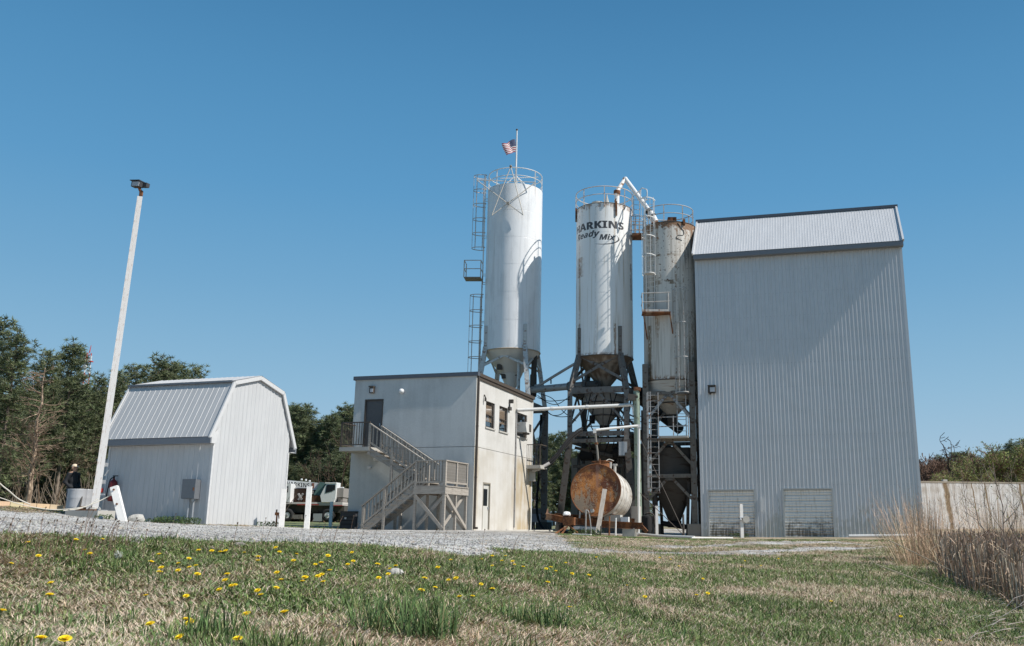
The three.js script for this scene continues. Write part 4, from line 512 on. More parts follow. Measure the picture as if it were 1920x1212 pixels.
{ // flag pole and flag
  const s = SILO[0], d = s.w - 0.6, b = at(967, 343, d), tp = at(967.6, 245, d), t = thing('flag_pole', 'white flag pole standing on the top of the left silo', 'flag pole', V(b.x, s.y1 + 0.12, b.z)), H = tp.y - s.y1 - 0.12, jy = at(966, 330, d).y - s.y1 - 0.12;
  part('pole', C1(V(0, 0, 0), V(0, H, 0), 0.055, 0.04, 12), M.white, t); const ba = new THREE.SphereGeometry(0.07, 12, 8); ba.translate(0, H + 0.05, 0); part('finial', ba, M.brown, t); for (const [x, z] of [[-0.75, 0.1], [0.7, 0.05], [0.1, -0.7], [0.45, 0.4]]) part('stay', C1(V(0, jy, 0), V(x, 0.05, z), 0.03), M.white, t); part('bracket', new MB().rod(V(-0.9, jy - 0.28, 0.3), V(1.4, jy - 0.2, 0.3), 0.025), M.pipeWhite, t);
  const cv = document.createElement('canvas'); cv.width = 380; cv.height = 200; const g = cv.getContext('2d');
  for (let i = 0; i < 13; i++) { g.fillStyle = i % 2 ? '#e9e4e0' : '#a51c33'; g.fillRect(0, Math.round(i * 200 / 13), 380, 17); } g.fillStyle = '#24345f'; g.fillRect(0, 0, 152, 108); g.fillStyle = '#f0f0f0';
  for (let r = 0; r < 9; r++) for (let c = 0; c < (r % 2 ? 5 : 6); c++) { const x = 13 + c * 25.4 + (r % 2 ? 12.7 : 0), y = 11 + r * 10.8; g.beginPath(); for (let k = 0; k < 10; k++) { const q = k % 2 ? 1.7 : 4.2, a = -Math.PI / 2 + k * Math.PI / 5; g[k ? 'lineTo' : 'moveTo'](x + q * Math.cos(a), y + q * Math.sin(a)); } g.fill(); }
  const ct = new THREE.CanvasTexture(cv); ct.colorSpace = THREE.SRGBColorSpace;
  const A = at(966, 261.5, d), Bc = at(966.2, 286, d), C = at(943.5, 279.5, d), D = at(951, 297.5, d), geo = new THREE.PlaneGeometry(1, 1, 30, 16), P = geo.attributes.position;
  for (let i = 0; i < P.count; i++) { const u = P.getX(i) + 0.5, v = 0.5 - P.getY(i), q = A.clone().lerp(C, u).lerp(Bc.clone().lerp(D, u), v); q.z += 0.11 * Math.sin(u * 9 + v * 2.2) * (0.25 + u) + u * 0.75; q.y += 0.05 * Math.sin(u * 6.5) - 0.04 * u * v; q.x += 0.04 * Math.sin(u * 10 + v * 3); P.setXYZ(i, q.x, q.y, q.z); }
  geo.computeVertexNormals(); const f = tag(part('flag', geo, new THREE.MeshPhysicalMaterial({ map: ct, roughness: 0.9, transmission: 0.45, thickness: 0, side: THREE.DoubleSide })), 'red, white and blue striped flag blowing left from the pole', 'flag');
}
// ---------------------------------------------------------------- the lettered silo and its tower
const RUSTC = [0.23, 0.125, 0.065], S2 = SILO[1], S3 = SILO[2];
const y2 = { beam: at(1120, 731, 50.3).y, b2: at(1120, 813, 50.3).y, b3: at(1120, 826, 50.3).y };
{
  const s = S2, h = s.y1 - s.y0, t = thing('silo', 'white silo with black lettering standing in the middle', 'silo');
  const TW2 = 2048, TH2 = 1024, cv = document.createElement('canvas'); cv.width = TW2; cv.height = TH2; const g = cv.getContext('2d'), ppm = TW2 / (2 * Math.PI * s.r), ppy = TH2 / h;
  const sil = (px, row) => { const th = Math.asin(clamp((px - s.px) / 53.2, -0.985, 0.985)), p = at(px, row, s.w - s.r * Math.cos(th)); return [TW2 / 2 + s.r * th * ppm, TH2 - (p.y - s.y0) * ppy]; };
  g.fillStyle = '#000'; g.fillRect(0, 0, TW2, TH2); g.fillStyle = '#fff';
  const word = (txt, font, x0, x1, yT, yB, cap) => { g.save(); g.font = font + ' 100px sans-serif'; const w = g.measureText(txt).width; g.translate(x0, yB); g.scale((x1 - x0) / w, (yB - yT) / cap); g.fillText(txt, 0, 0); if (font.includes('bold')) { g.lineWidth = 2; g.strokeStyle = '#fff'; g.strokeText(txt, 0, 0); } g.restore(); };
  const X0 = TW2 / 2 - 1.36 * s.r * ppm, X1 = TW2 / 2 - 1.25 * s.r * ppm, cT = sil(1126, 414.3)[1], cB = sil(1126, 427.6)[1];
  word('HARKINS', 'bold', X0 - 6, sil(1169, 425)[0], cT, cB, 73); word('HARKINS', 'bold', X0 - 2, sil(1169, 425)[0] + 4, cT, cB, 73);
  word('Ready', 'italic bold', X1, sil(1121.5, 440)[0], sil(1126, 431.4)[1], sil(1126, 442)[1], 73); word('Ready', 'italic', X1 + 3, sil(1121.5, 440)[0] + 3, sil(1126, 431.4)[1], sil(1126, 442)[1], 73); word('Mix', 'italic bold', sil(1121.5, 440)[0] + 4, sil(1150.5, 446)[0], sil(1126, 439.2)[1], sil(1126, 449.6)[1], 73); word('Mix', 'italic', sil(1121.5, 440)[0] + 7, sil(1150.5, 446)[0] + 3, sil(1126, 439.2)[1], sil(1126, 449.6)[1], 73);
  { const q = (x, y) => sil(x, y); g.beginPath(); g.moveTo(...q(1114.5, 457)); g.bezierCurveTo(...q(1128, 458.8), ...q(1152, 459), ...q(1158, 449.5)); g.bezierCurveTo(...q(1158.5, 447), ...q(1157.5, 444.5), ...q(1155, 441.5)); g.bezierCurveTo(...q(1159.5, 445), ...q(1161, 448), ...q(1161, 450.5)); g.bezierCurveTo(...q(1155, 460), ...q(1130, 461.5), ...q(1114.5, 457)); g.fill(); }
  const ink = g.getImageData(0, 0, TW2, TH2).data;
  const m = mat([1, 1, 1], 0.45, 0, { map: tex(TW2, TH2, (u, v) => {
    const x = (u - 0.5) * 2 * Math.PI * s.r, y = v * h, a = fbm(u * 160, v * 5, 3, 3, 160, 0), b = fbm(u * 24, v * 14, 5, 4, 24, 0), d = fbm(u * 70, v * 2.5, 8, 3, 70, 0), f = fbm(u * 90, v * 80, 10, 3, 90, 0);
    let c = mixc([0.84, 0.84, 0.825], [0.70, 0.68, 0.63], smooth(0.45, 0.75, 0.5 * a + 0.5 * d));
    const rim = h - y; c = mixc(c, RUSTC, smooth(0.56, 0.72, 0.5 * d + 0.3 * f + 0.26 * smooth(0.7, 0.05, rim)) * 0.7 * (rim < 1.2 ? 1 : 0.0)); c = mixc(c, [0.4, 0.28, 0.17], smooth(0.58, 0.72, d) * smooth(0.4, 0.6, a) * 0.35);
    for (const [sx, wd, ya, yb, k] of [[-1.72, 0.14, 0, h, 0.45], [-1.7, 0.5, h - 4.3, h - 3.1, 0.8], [2.0, 0.25, h - 5.6, h - 3.4, 0.9], [-1.75, 0.2, -0.2, 1.9, 0.9], [0.6, 0.1, -0.2, 1.8, 0.9], [-0.5, 0.05, h - 9, h, 0.3]]) if (y > ya && y < yb) c = mixc(c, RUSTC, clamp(k * smooth(wd, 0, Math.abs(x - sx + 0.1 * (f - 0.5))) * smooth(0.32, 0.6, 0.5 * d + 0.5 * f)));
    c = mixc(c, RUSTC, smooth(0.22, 0.02, y) * smooth(0.35, 0.6, f) * 0.8); if (noise(u * 420, v * 360, 9) > 0.955 && b > 0.5) c = mixc(c, RUSTC, 0.6);
    const o = (Math.min(TH2 - 1, Math.floor((1 - v) * TH2)) * TW2 + Math.floor(u * TW2)) * 4, k = ink[o] / 255; return k > 0 ? mixc(c, [0.025, 0.025, 0.03], k * (0.9 + 0.1 * f)) : c;
  }) });
  shellCourses(t, s.c, s.r, s.y0, s.y1, 5, m);
  const yt = at(1128, 727, s.w).y, cm = mat([0.62, 0.56, 0.5], 0.7, 0.05, { map: tex(512, 256, (u, v) => { const a = fbm(u * 40, v * 3, 3, 4, 40, 0), b = fbm(u * 12, v * 8, 5, 3, 12, 0); return mixc([0.5, 0.47, 0.43], [0.22, 0.17, 0.13], smooth(0.38, 0.66, 0.5 * a + 0.4 * b + 0.2 * v)); }) });
  cone(t, s.c, s.r - 0.02, s.y0, 0.3, yt, cm); cone(t, s.c, 0.32, yt, 0.3, yt - 0.5, M.steelDark, 'outlet'); cone(t, s.c, 0, s.y1 + 0.45, s.r, s.y1, m, 'roof'); part('rim', new MB().ring(V(s.c.x, s.y0, s.c.z), s.r, 0.03, 64), M.brown, t); part('rim', new MB().ring(V(s.c.x, s.y1, s.c.z), s.r, 0.025, 64), M.concDark, t);
  topRail(t, s.c, s.r + 0.03, s.y1, mat([0.62, 0.56, 0.5], 0.6, 0, { map: T.steel }), 8, 0.0, 1.0);
  part('hatch', new MB().rod(V(s.c.x - 0.4, s.y1 + 0.2, s.c.z + 0.6), V(s.c.x - 0.4, s.y1 + 0.36, s.c.z + 0.6), 0.35, 0.35, 16).rod(V(s.c.x + 0.15, s.y1 + 0.2, s.c.z + 1.0), V(s.c.x + 0.15, s.y1 + 0.75, s.c.z + 1.0), 0.14, 0.02, 10), M.conc, t); for (const a of [-1.35, 0.42]) part('bracket', R1(V(s.c.x + s.r * 1.03 * Math.sin(a), s.y1 - 0.75, s.c.z + s.r * 1.03 * Math.cos(a)), V(s.c.x + s.r * 1.03 * Math.sin(a), s.y1 + 0.1, s.c.z + s.r * 1.03 * Math.cos(a)), 0.1), M.rust, t);
  const top = (i, j, y = s.y0 + 0.1) => rotD(i * 1.18, j * 1.18, s.c, y), mid = (i, j, y) => rotD(i * 1.6, j * 1.6, s.c, y), low = (i, j) => rotD(i * 2.15, j * 2.0, s.c, -0.75), ST = M.steel, SD = M.steelDark;
  for (const [i, j] of [[-1, 1], [1, 1], [1, -1], [-1, -1]]) { part('leg', new MB().bar(top(i, j), top(i, j, s.y0 + 1.65), 0.22).bar(mid(i, j, y2.beam), top(i, j), 0.27), ST, t); part('column', R1(mid(i, j, y2.b3), mid(i, j, y2.beam), 0.27), ST, t); part('column', R1(low(i, j), mid(i, j, y2.b3), 0.34), SD, t); }
  const sides = [[[-1, 1], [1, 1]], [[1, 1], [1, -1]], [[1, -1], [-1, -1]], [[-1, -1], [-1, 1]]];
  for (const [a, b] of sides) {
    part('brace', R1(top(...a), mid(...b, y2.beam + 0.45), 0.08, 0.15), ST, t); part('brace', R1(top(...b), mid(...a, y2.beam + 0.45), 0.08, 0.15), ST, t);
    part('beam', R1(mid(...a, y2.beam), mid(...b, y2.beam), 0.2, 0.34), ST, t); part('beam', R1(mid(...a, y2.b2), mid(...b, y2.b2), 0.22, 0.26), ST, t); part('beam', R1(mid(...a, y2.b3), mid(...b, y2.b3), 0.22, 0.2), ST, t);
    const mm = mid(...a, y2.beam - 0.1).lerp(mid(...b, y2.beam - 0.1), 0.5); part('brace', R1(mm, mid(...a, y2.beam - 1.9), 0.08, 0.12), ST, t); part('brace', R1(mm, mid(...b, y2.beam - 1.9), 0.08, 0.12), ST, t);
  }
  for (const yy of [0.35, 0.75, 1.1]) part('railing', new MB().bar(mid(1, -1, y2.b2 + yy), mid(-1, -1, y2.b2 + yy), 0.05).bar(mid(1, -1, y2.b2 + yy), mid(1, 1, y2.b2 + yy), 0.05), M.brown, t);
  // the conical weigh hopper hung inside the tower
  const wh = thing('weigh_hopper', 'dusty grey conical hopper hung under the lettered silo', 'hopper'), ya = at(1128, 742, s.w).y, yb = at(1128, 758, s.w).y, yc = at(1128, 800, s.w).y, hm = mat([0.36, 0.35, 0.33], 0.75, 0.05, { map: T.steel });
  cone(wh, s.c, 1.22, ya, 1.22, yb, hm, 'drum'); cone(wh, s.c, 1.22, yb, 0.22, yc, hm); cone(wh, s.c, 0.3, ya + 0.12, 1.22, ya, hm, 'cover'); part('flange', new MB().ring(V(s.c.x, yb, s.c.z), 1.22, 0.04, 40).ring(V(s.c.x, mix(yb, yc, 0.55), s.c.z), 0.72, 0.03, 30).bar(V(s.c.x, yb + 0.3, s.c.z + 1.23), V(s.c.x, yb - 0.15, s.c.z + 1.1), 0.05), SD, wh); part('valve', new MB().box(s.c.x, yc - 0.15, s.c.z, 0.55, 0.35, 0.55).rod(V(s.c.x - 0.7, yc + 0.1, s.c.z + 0.6), V(s.c.x - 0.7, yc + 0.55, s.c.z + 0.6), 0.16), M.black, wh);
  // machinery and the concrete bin under it
  const mx = thing('charging_hopper', 'dark machinery hung between the lower beams of the lettered silo', 'machine'), P = (x, y, z) => rotD(x, z, s.c, y), yk = y2.b3 - 0.1;
  part('hopper', new MB().add(new THREE.CylinderGeometry(1.1, 0.55, 1.3, 4, 1).rotateY(Math.PI / 4 + YAW).translate(s.c.x + 0.1, yk - 0.7, s.c.z)), SD, mx); part('motor', new MB().rod(P(-1.2, yk - 0.6, 0.6), P(-0.5, yk - 0.6, 0.6), 0.32, 0.32, 14).rod(P(0.7, yk - 0.5, 0.9), P(1.4, yk - 0.6, 0.8), 0.28, 0.28, 14), M.black, mx); part('chute', new MB().bar(P(0.3, yk - 1.2, 0.5), P(0.2, yk - 2.3, 0.9), 0.7, 0.5), M.brown, mx); part('frame', new MB().bar(P(-1.5, yk - 1.25, 1.2), P(1.5, yk - 1.25, 1.2), 0.14).bar(P(-1.5, yk - 0.2, 0.8), P(1.5, yk - 0.9, 0.8), 0.16).bar(P(-1.4, yk - 0.9, -1.2), P(1.5, yk - 0.1, -1.2), 0.16), SD, mx);
  const wb = at(1128, 858, 52.6), wl = thing('concrete_bin', 'grey concrete wall of a bin behind the rusty tank', 'bin', V(wb.x, 0, -53.2), YAW); part('wall', new MB().span(-1.75, 1.75, -0.8, wb.y, -0.15, 0.15).span(-1.75, -1.5, -0.8, wb.y - 0.001, -0.151, -2.2).span(1.5, 1.75, -0.8, wb.y - 0.001, -0.151, -2.2), M.concDark, wl);
}
{ // screw conveyor between the first two silos, its upper pipe
  const t = thing('screw_conveyor', 'long grey screw conveyor tube between the left silo and the lettered silo', 'conveyor'), a = at(994, 732, 53.2), b = at(1098, 722, 51.2); part('tube', new MB().rod(a, b, 0.2, 0.2, 16), M.steelLight, t); for (const k of [0.02, 0.72, 0.98]) { const q = a.clone().lerp(b, k), d = b.clone().sub(a).normalize(); part('flange', C1(q.clone().addScaledVector(d, -0.05), q.clone().addScaledVector(d, 0.05), 0.27, 0.27, 16), M.steel, t); }
  part('motor', new MB().box(b.x + 0.5, b.y - 0.05, b.z - 0.2, 0.7, 0.5, 0.5).rod(b, V(b.x + 0.7, b.y, b.z), 0.24), M.steelDark, t); part('outlet', C1(b.clone().lerp(a, 0.08), b.clone().lerp(a, 0.08).add(V(0, -0.7, 0)), 0.17), M.steelDark, t);
  const p = thing('slanted_pipe', 'slanted grey pipe rising from the left silo to the lettered silo', 'pipe'); part('pipe', new MB().tube([at(1003, 724, 53), at(1012, 722, 52.9), at(1040, 705, 52.4), at(1075, 684, 51.6), at(1088, 678, 51.2)], 0.085, 8), M.steelLight, p); part('hanger', C1(at(1033, 710, 52.6), at(1033, 720, 52.6), 0.04), M.steel, p);
}
{ // steep conveyor and the lower conveyors between the towers
  const t = thing('inclined_conveyor', 'dark inclined conveyor tube running between the two towers', 'conveyor'); part('tube', new MB().rod(at(1196, 745, 52.5), at(1275, 806, 54.5), 0.3, 0.3, 14), M.steelDark, t); part('motor', new MB().box(at(1194, 738, 52.4).x, at(1194, 738, 52.4).y, -52.4, 0.7, 0.6, 0.6), M.black, t);
  const c = thing('belt_conveyor', 'dark belt conveyor with a pale edge crossing behind the ladder tower', 'conveyor'); part('frame', new MB().bar(at(1196, 812, 54), at(1302, 872, 55), 0.9, 0.35), M.steelDark, c); part('belt', new MB().bar(at(1196, 808, 54), at(1302, 868, 55), 0.8, 0.06), M.rubber, c); part('edge', new MB().bar(at(1238, 852, 53.3), at(1302, 886, 54.2), 0.1, 0.22), M.concDark, c); part('roller', new MB().rod(at(1216, 842, 53.4), at(1222, 838, 54.4), 0.2, 0.2, 12).rod(at(1286, 882, 54.2), at(1292, 878, 55), 0.2, 0.2, 12), M.black, c);
}
// ---------------------------------------------------------------- the stained silo with the ladders
{
  const s = S3, h = s.y1 - s.y0, t = thing('silo', 'rust-stained dirty white silo beside the tall grey building', 'silo');
  const m = mat([1, 1, 1], 0.6, 0, { map: tex(2048, 1024, (u, v) => {
    const x = (u - 0.5) * 2 * Math.PI * s.r, y = v * h, rim = h - y, a = fbm(u * 180, v * 5, 3, 3, 180, 0), b = fbm(u * 30, v * 14, 5, 4, 30, 0), d = fbm(u * 60, v * 2, 8, 4, 60, 0), f = fbm(u * 90, v * 80, 10, 3, 90, 0);
    let c = mixc([0.66, 0.625, 0.565], [0.42, 0.38, 0.325], smooth(0.4, 0.7, 0.4 * a + 0.6 * d)); c = mixc(c, [0.17, 0.15, 0.125], smooth(0.5, 0.72, 0.55 * d + 0.25 * b + 0.14 * smooth(-0.6, 0.9, x)) * 0.85 * (0.55 + 0.45 * smooth(0.3, 0.6, a)));
    c = mixc(c, RUSTC, smooth(0.46, 0.62, 0.4 * d + 0.45 * f + 0.3 * smooth(0.7, 0.0, rim)) * (rim < 1.1 ? 1 : 0)); c = mixc(c, [0.3, 0.2, 0.12], smooth(0.6, 0.74, fbm(u * 44, v * 3, 28, 3, 44, 0)) * smooth(0.35, 0.6, f) * 0.7);
    for (const [sx, wd, ya, yb, k] of [[-1.5, 0.3, -0.2, 3.1, 1], [-1.5, 0.25, 4.2, 5.2, 0.8], [-0.3, 1.3, 5.35, 5.6, 1], [-0.6, 1.5, 7.0, 7.12, 0.9], [1.2, 0.5, -0.2, 4, 0.7]]) if (y > ya && y < yb) c = mixc(c, [0.2, 0.14, 0.08], clamp(k * smooth(wd, 0, Math.abs(x - sx)) * smooth(0.36, 0.6, 0.5 * d + 0.5 * f)));
    c = mixc(c, RUSTC, smooth(0.3, 0.02, y) * smooth(0.35, 0.6, f)); const q = fbm(u * 150, v * 130, 44, 2); return q > 0.80 && rim < 4 ? [0.09, 0.05, 0.03] : c;
  }) });
  shellCourses(t, s.c, s.r, s.y0, s.y1, 5, m);
  const yS = at(1256, 737, s.w - 1.3).y, yT = at(1266, 778, s.w).y, cm = mat([0.58, 0.54, 0.48], 0.75, 0.05, { map: T.steel });
  cone(t, s.c, s.r - 0.01, s.y0, 1.34, yS, cm, 'skirt'); cone(t, s.c, 1.34, yS - 0.005, 0.3, yT, cm); cone(t, s.c, 0.3, yT, 0.28, yT - 0.6, M.steelDark, 'outlet'); cone(t, s.c, 0, s.y1 + 0.4, s.r, s.y1, M.rust, 'roof'); part('rim', new MB().ring(V(s.c.x, s.y0, s.c.z), s.r, 0.03, 64), M.brown, t); part('rim', new MB().ring(V(s.c.x, s.y1, s.c.z), s.r, 0.03, 64), M.brown, t); part('stay_ring', new MB().ring(V(s.c.x, mix(yS, yT, 0.45), s.c.z), 0.95, 0.035, 40), M.steelDark, t);
  topRail(t, s.c, s.r - 0.12, s.y1, mat([0.5, 0.48, 0.45], 0.6, 0.1, { map: T.steel }), 8, -0.28, 1.05);
  part('hatch', new MB().box(s.c.x + 0.1, s.y1 + 0.25, s.c.z + 0.9, 0.5, 0.3, 0.4).box(s.c.x + 0.75, s.y1 + 0.0, s.c.z + 1.35, 0.12, 0.3, 0.25), M.rust, t);
  part('hose', new MB().tube([[1271, 418], [1277, 427], [1282, 434], [1281, 441], [1272, 441], [1269, 446], [1279, 451]].map(([x, y]) => { const th = Math.asin(clamp((x - s.px) / 52.5, -0.97, 0.97)); return at(x, y, s.w - s.r * Math.cos(th) - 0.03); }), 0.018, 6, 40), M.brown, t);
  const yP = at(1258, 737, 49.7).y, yF = at(1265, 822, 49.7).y, yM = at(1258, 893, 49.7).y, q = (i, j, y) => rotD(i * 1.28, j * 1.28, s.c, y), SD = mat([0.2, 0.18, 0.155], 0.75, 0.1, { map: T.steel });
  for (const [i, j] of [[-1, 1], [1, 1], [1, -1], [-1, -1]]) { part('column', R1(q(i, j, -0.75), q(i, j, s.y0 + 0.9), 0.3), SD, t); part('base_plate', B1(q(i, j, 0).x, -0.4, q(i, j, 0).z, 0.7, 0.9, 0.7, YAW), M.concDark, t); }
  for (const [a, b] of [[[-1, 1], [1, 1]], [[1, 1], [1, -1]], [[1, -1], [-1, -1]], [[-1, -1], [-1, 1]]]) for (const [ya, yb] of [[yP, mix(yP, yF, 0.62)], [yF - 0.1, yM + 0.5], [yM, 1.2]]) { part('beam', R1(q(...a, ya), q(...b, ya), 0.15, 0.2), SD, t); const mm = q(...a, ya).lerp(q(...b, ya), 0.5); part('brace', R1(mm, q(...a, yb), 0.1, 0.14), ya === yP ? M.steelLight : SD, t); part('brace', R1(mm, q(...b, yb), 0.1, 0.14), ya === yP ? M.steelLight : SD, t); part('gusset', B1(mm.x, mm.y - 0.08, mm.z, 0.45, 0.3, 0.1, YAW), SD, t); }
  // floor of the working platform with its railing
  const fl = part('platform', new MB().bar(rotD(-0.45, 1.65, s.c, yF), rotD(1.1, 1.65, s.c, yF), 0.8, 0.1, Y), M.conc, t); for (const yy of [0.55, 1.05]) part('rail', new MB().bar(rotD(-0.45, 2.0, s.c, yF + yy), rotD(1.15, 2.0, s.c, yF + yy), 0.045), M.steelLight, fl); for (const x of [-0.45, 0.35, 1.15]) part('post', R1(rotD(x, 2.0, s.c, yF), rotD(x, 2.0, s.c, yF + 1.1), 0.05), M.steelLight, fl);
  // lower dark aggregate hopper between the columns
  const lh = thing('aggregate_hopper', 'dark funnel-shaped hopper on legs under the stained silo', 'hopper'), P = (x, y, z) => rotD(x, z, s.c, y), y1 = at(1262, 905, 51).y, y0 = at(1270, 978, 51).y;
  part('hopper', new MB().add(new THREE.CylinderGeometry(1.45, 0.4, y1 - y0, 4, 1).rotateY(Math.PI / 4 + YAW).translate(s.c.x, (y1 + y0) / 2, s.c.z)).add(new THREE.CylinderGeometry(1.45, 1.45, 1.8, 4, 1).rotateY(Math.PI / 4 + YAW).translate(s.c.x, y1 + 0.9, s.c.z)), M.steelDark, lh); for (const [i, j] of [[-1, 1], [1, 1], [1, -1], [-1, -1]]) part('leg', R1(P(i * 0.8, -0.7, j * 0.8), P(i * 0.95, y1 + 0.3, j * 0.95), 0.16), M.steelDark, lh); part('gate', new MB().box(s.c.x, y0 - 0.15, s.c.z, 0.7, 0.35, 0.6).rod(P(-0.6, y0 - 0.1, 0.6), P(0.7, y0 - 0.3, 0.6), 0.14), M.black, lh);
}
{
  const L = (label, grp) => thing('caged_ladder', label, 'ladder'), WM = M.pipeWhite, GM = mat([0.52, 0.5, 0.47], 0.6, 0.1, { map: T.steel }), s = S3;
  const a = L('white caged ladder hanging at the top left of the stained silo'), lx = at(1215, 450, 49.5), yA = at(1215, 372, 49.3).y, yB = at(1215, 513, 49.3).y, yC = at(1222, 584, 49.4).y;
  ladder(a, lx.x + 0.12, -49.75, yC, yA + 0.2, V(-0.5, 0, 1), WM, [yB, yA, 1.15], 0.5); part('drum_end', new MB().rod(V(lx.x + 0.05, yB - 0.05, -49.25), V(lx.x + 0.05, yB, -49.25), 0.3, 0.3, 16), WM, a);
  const p = thing('access_platform', 'small railed platform on brackets halfway up the stained silo', 'platform'), y = at(1230, 586, 49).y, x0 = at(1204, 586, 49).x, x1 = at(1257, 586, 49).x;
  part('floor', new MB().span(x0, x1, y - 0.06, y, -49.65, -48.75), M.rust, p); part('toe_board', new MB().span(x0, x1 - 0.1, y + 0.001, y + 0.12, -48.78, -48.75), GM, p); for (const k of [0.52, 1.02]) part('rail', new MB().rod(V(x0, y + k, -48.78), V(x1, y + k + 0.06, -48.78), 0.026).rod(V(x0, y + k, -48.78), V(x0, y + k, -49.7), 0.026), GM, p); for (const x of [x0, x1 - 0.12]) part('post', C1(V(x, y, -48.78), V(x, y + 1.05, -48.78), 0.03), GM, p); for (const x of [x0 + 0.05, x1 - 0.05]) part('strut', R1(V(x, y - 0.06, -48.8), V(x + (x < 3 ? 0.25 : 0.25), y - 1.4, -49.55), 0.06), M.rust, p);
  const b = L('grey caged ladder down the middle of the stained silo'), bx = at(1276, 640, 49.2), yb1 = at(1276, 542, 49.1).y, yb0 = at(1276, 736, 49.1).y, yb2 = at(1276, 816, 49.1).y; ladder(b, bx.x, -49.45, yb2, yb1, V(0.25, 0, 1), GM, [yb0, yb1, 2.0], 0.5);
  const c = L('narrow grey ladder between the posts at the left of the stained silo tower'), cx = at(1224, 800, 49), yc1 = at(1224, 737, 49).y, yc0 = at(1224, 925, 49).y; ladder(c, cx.x, -48.9, yc0, yc1, V(-0.2, 0, 1), M.steelLight, null, 0.6); for (const px of [1215, 1219]) part('rail', R1(V(at(px, 800, 49).x, yc0, -48.6), V(at(px, 800, 49).x, yc1, -48.6), 0.05), M.steelLight, c); part('bracket', new MB().bar(V(at(1213, 825, 49).x, at(1224, 825, 49).y, -48.75), V(cx.x + 0.35, at(1224, 825, 49).y, -48.75), 0.4, 0.05).bar(V(at(1213, 825, 49).x, yc0, -48.75), V(cx.x + 0.35, yc0, -48.75), 0.4, 0.05), M.steelDark, c);
  // bridge between the tops, its ladder, and the white filling pipe
  const g = thing('walkway_bridge', 'rusty railed walkway between the lettered silo and the stained silo', 'walkway'), wy = at(1195, 441, 51.6).y, wx0 = at(1184, 441, 51.6).x, wx1 = at(1207, 441, 51.6).x; part('floor', new MB().span(wx0, wx1, wy - 0.14, wy, -52.2, -51.2), M.rust, g); for (const z of [-51.22, -52.18]) { for (const k of [0.5, 1.05]) part('rail', C1(V(wx0, wy + k, z), V(wx1, wy + k, z), 0.028), M.steelLight, g); for (let i = 0; i < 4; i++) part('post', C1(V(mix(wx0, wx1, i / 3), wy, z), V(mix(wx0, wx1, i / 3), wy + 1.05, z), 0.026), M.steelLight, g); }
  const d = L('short pale ladder rising beside the white filling pipe'), dx = at(1194, 390, 51.3).x; ladder(d, dx, -51.4, at(1194, 437, 51.3).y, at(1194, 357, 51.3).y, V(0.2, 0, 1), GM, null, 0.36); part('head_loop', new MB().tube([at(1201, 372, 50.4), at(1202, 354, 50.4), at(1208, 354, 50.2), at(1213, 357, 50), at(1213, 372, 50)], 0.03).rod(at(1200, 371, 50.4), at(1213, 374, 50), 0.035).rod(at(1194, 362, 51.3), at(1201, 356, 50.4), 0.028), WM, d);
  const f = thing('filling_pipe', 'white rusty filling pipe bent to a point above the silo tops', 'pipe'), pm = mat([1, 1, 1], 0.55, 0, { map: tex(256, 256, (u, v) => mixc([0.76, 0.74, 0.71], RUSTC, smooth(0.5, 0.66, fbm(u * 6, v * 8, 5, 4, 6, 8))), [1, 0.6]) });
  const ap = at(1172, 335, 52.2); part('pipe', new MB().rod(at(1156.5, 384, 51.6), at(1157, 357, 51.7), 0.15, 0.15, 12).rod(at(1157, 359, 51.7), ap, 0.13, 0.13, 12), pm, f); part('pipe', new MB().rod(ap, at(1222, 402, 50.6), 0.14, 0.14, 12).rod(at(1220, 399, 50.65), at(1228, 417, 50.5), 0.2, 0.22, 12), M.white, f); part('flange', new MB().rod(at(1156.7, 364, 51.7), at(1157, 358, 51.7), 0.2, 0.2, 12), M.rust, f); part('clamp', new MB().rod(at(1216, 396, 50.75), at(1218, 399, 50.7), 0.2, 0.2, 12).rod(at(1222, 404, 50.6), at(1224, 407, 50.6), 0.24, 0.24, 12), M.black, f);
}
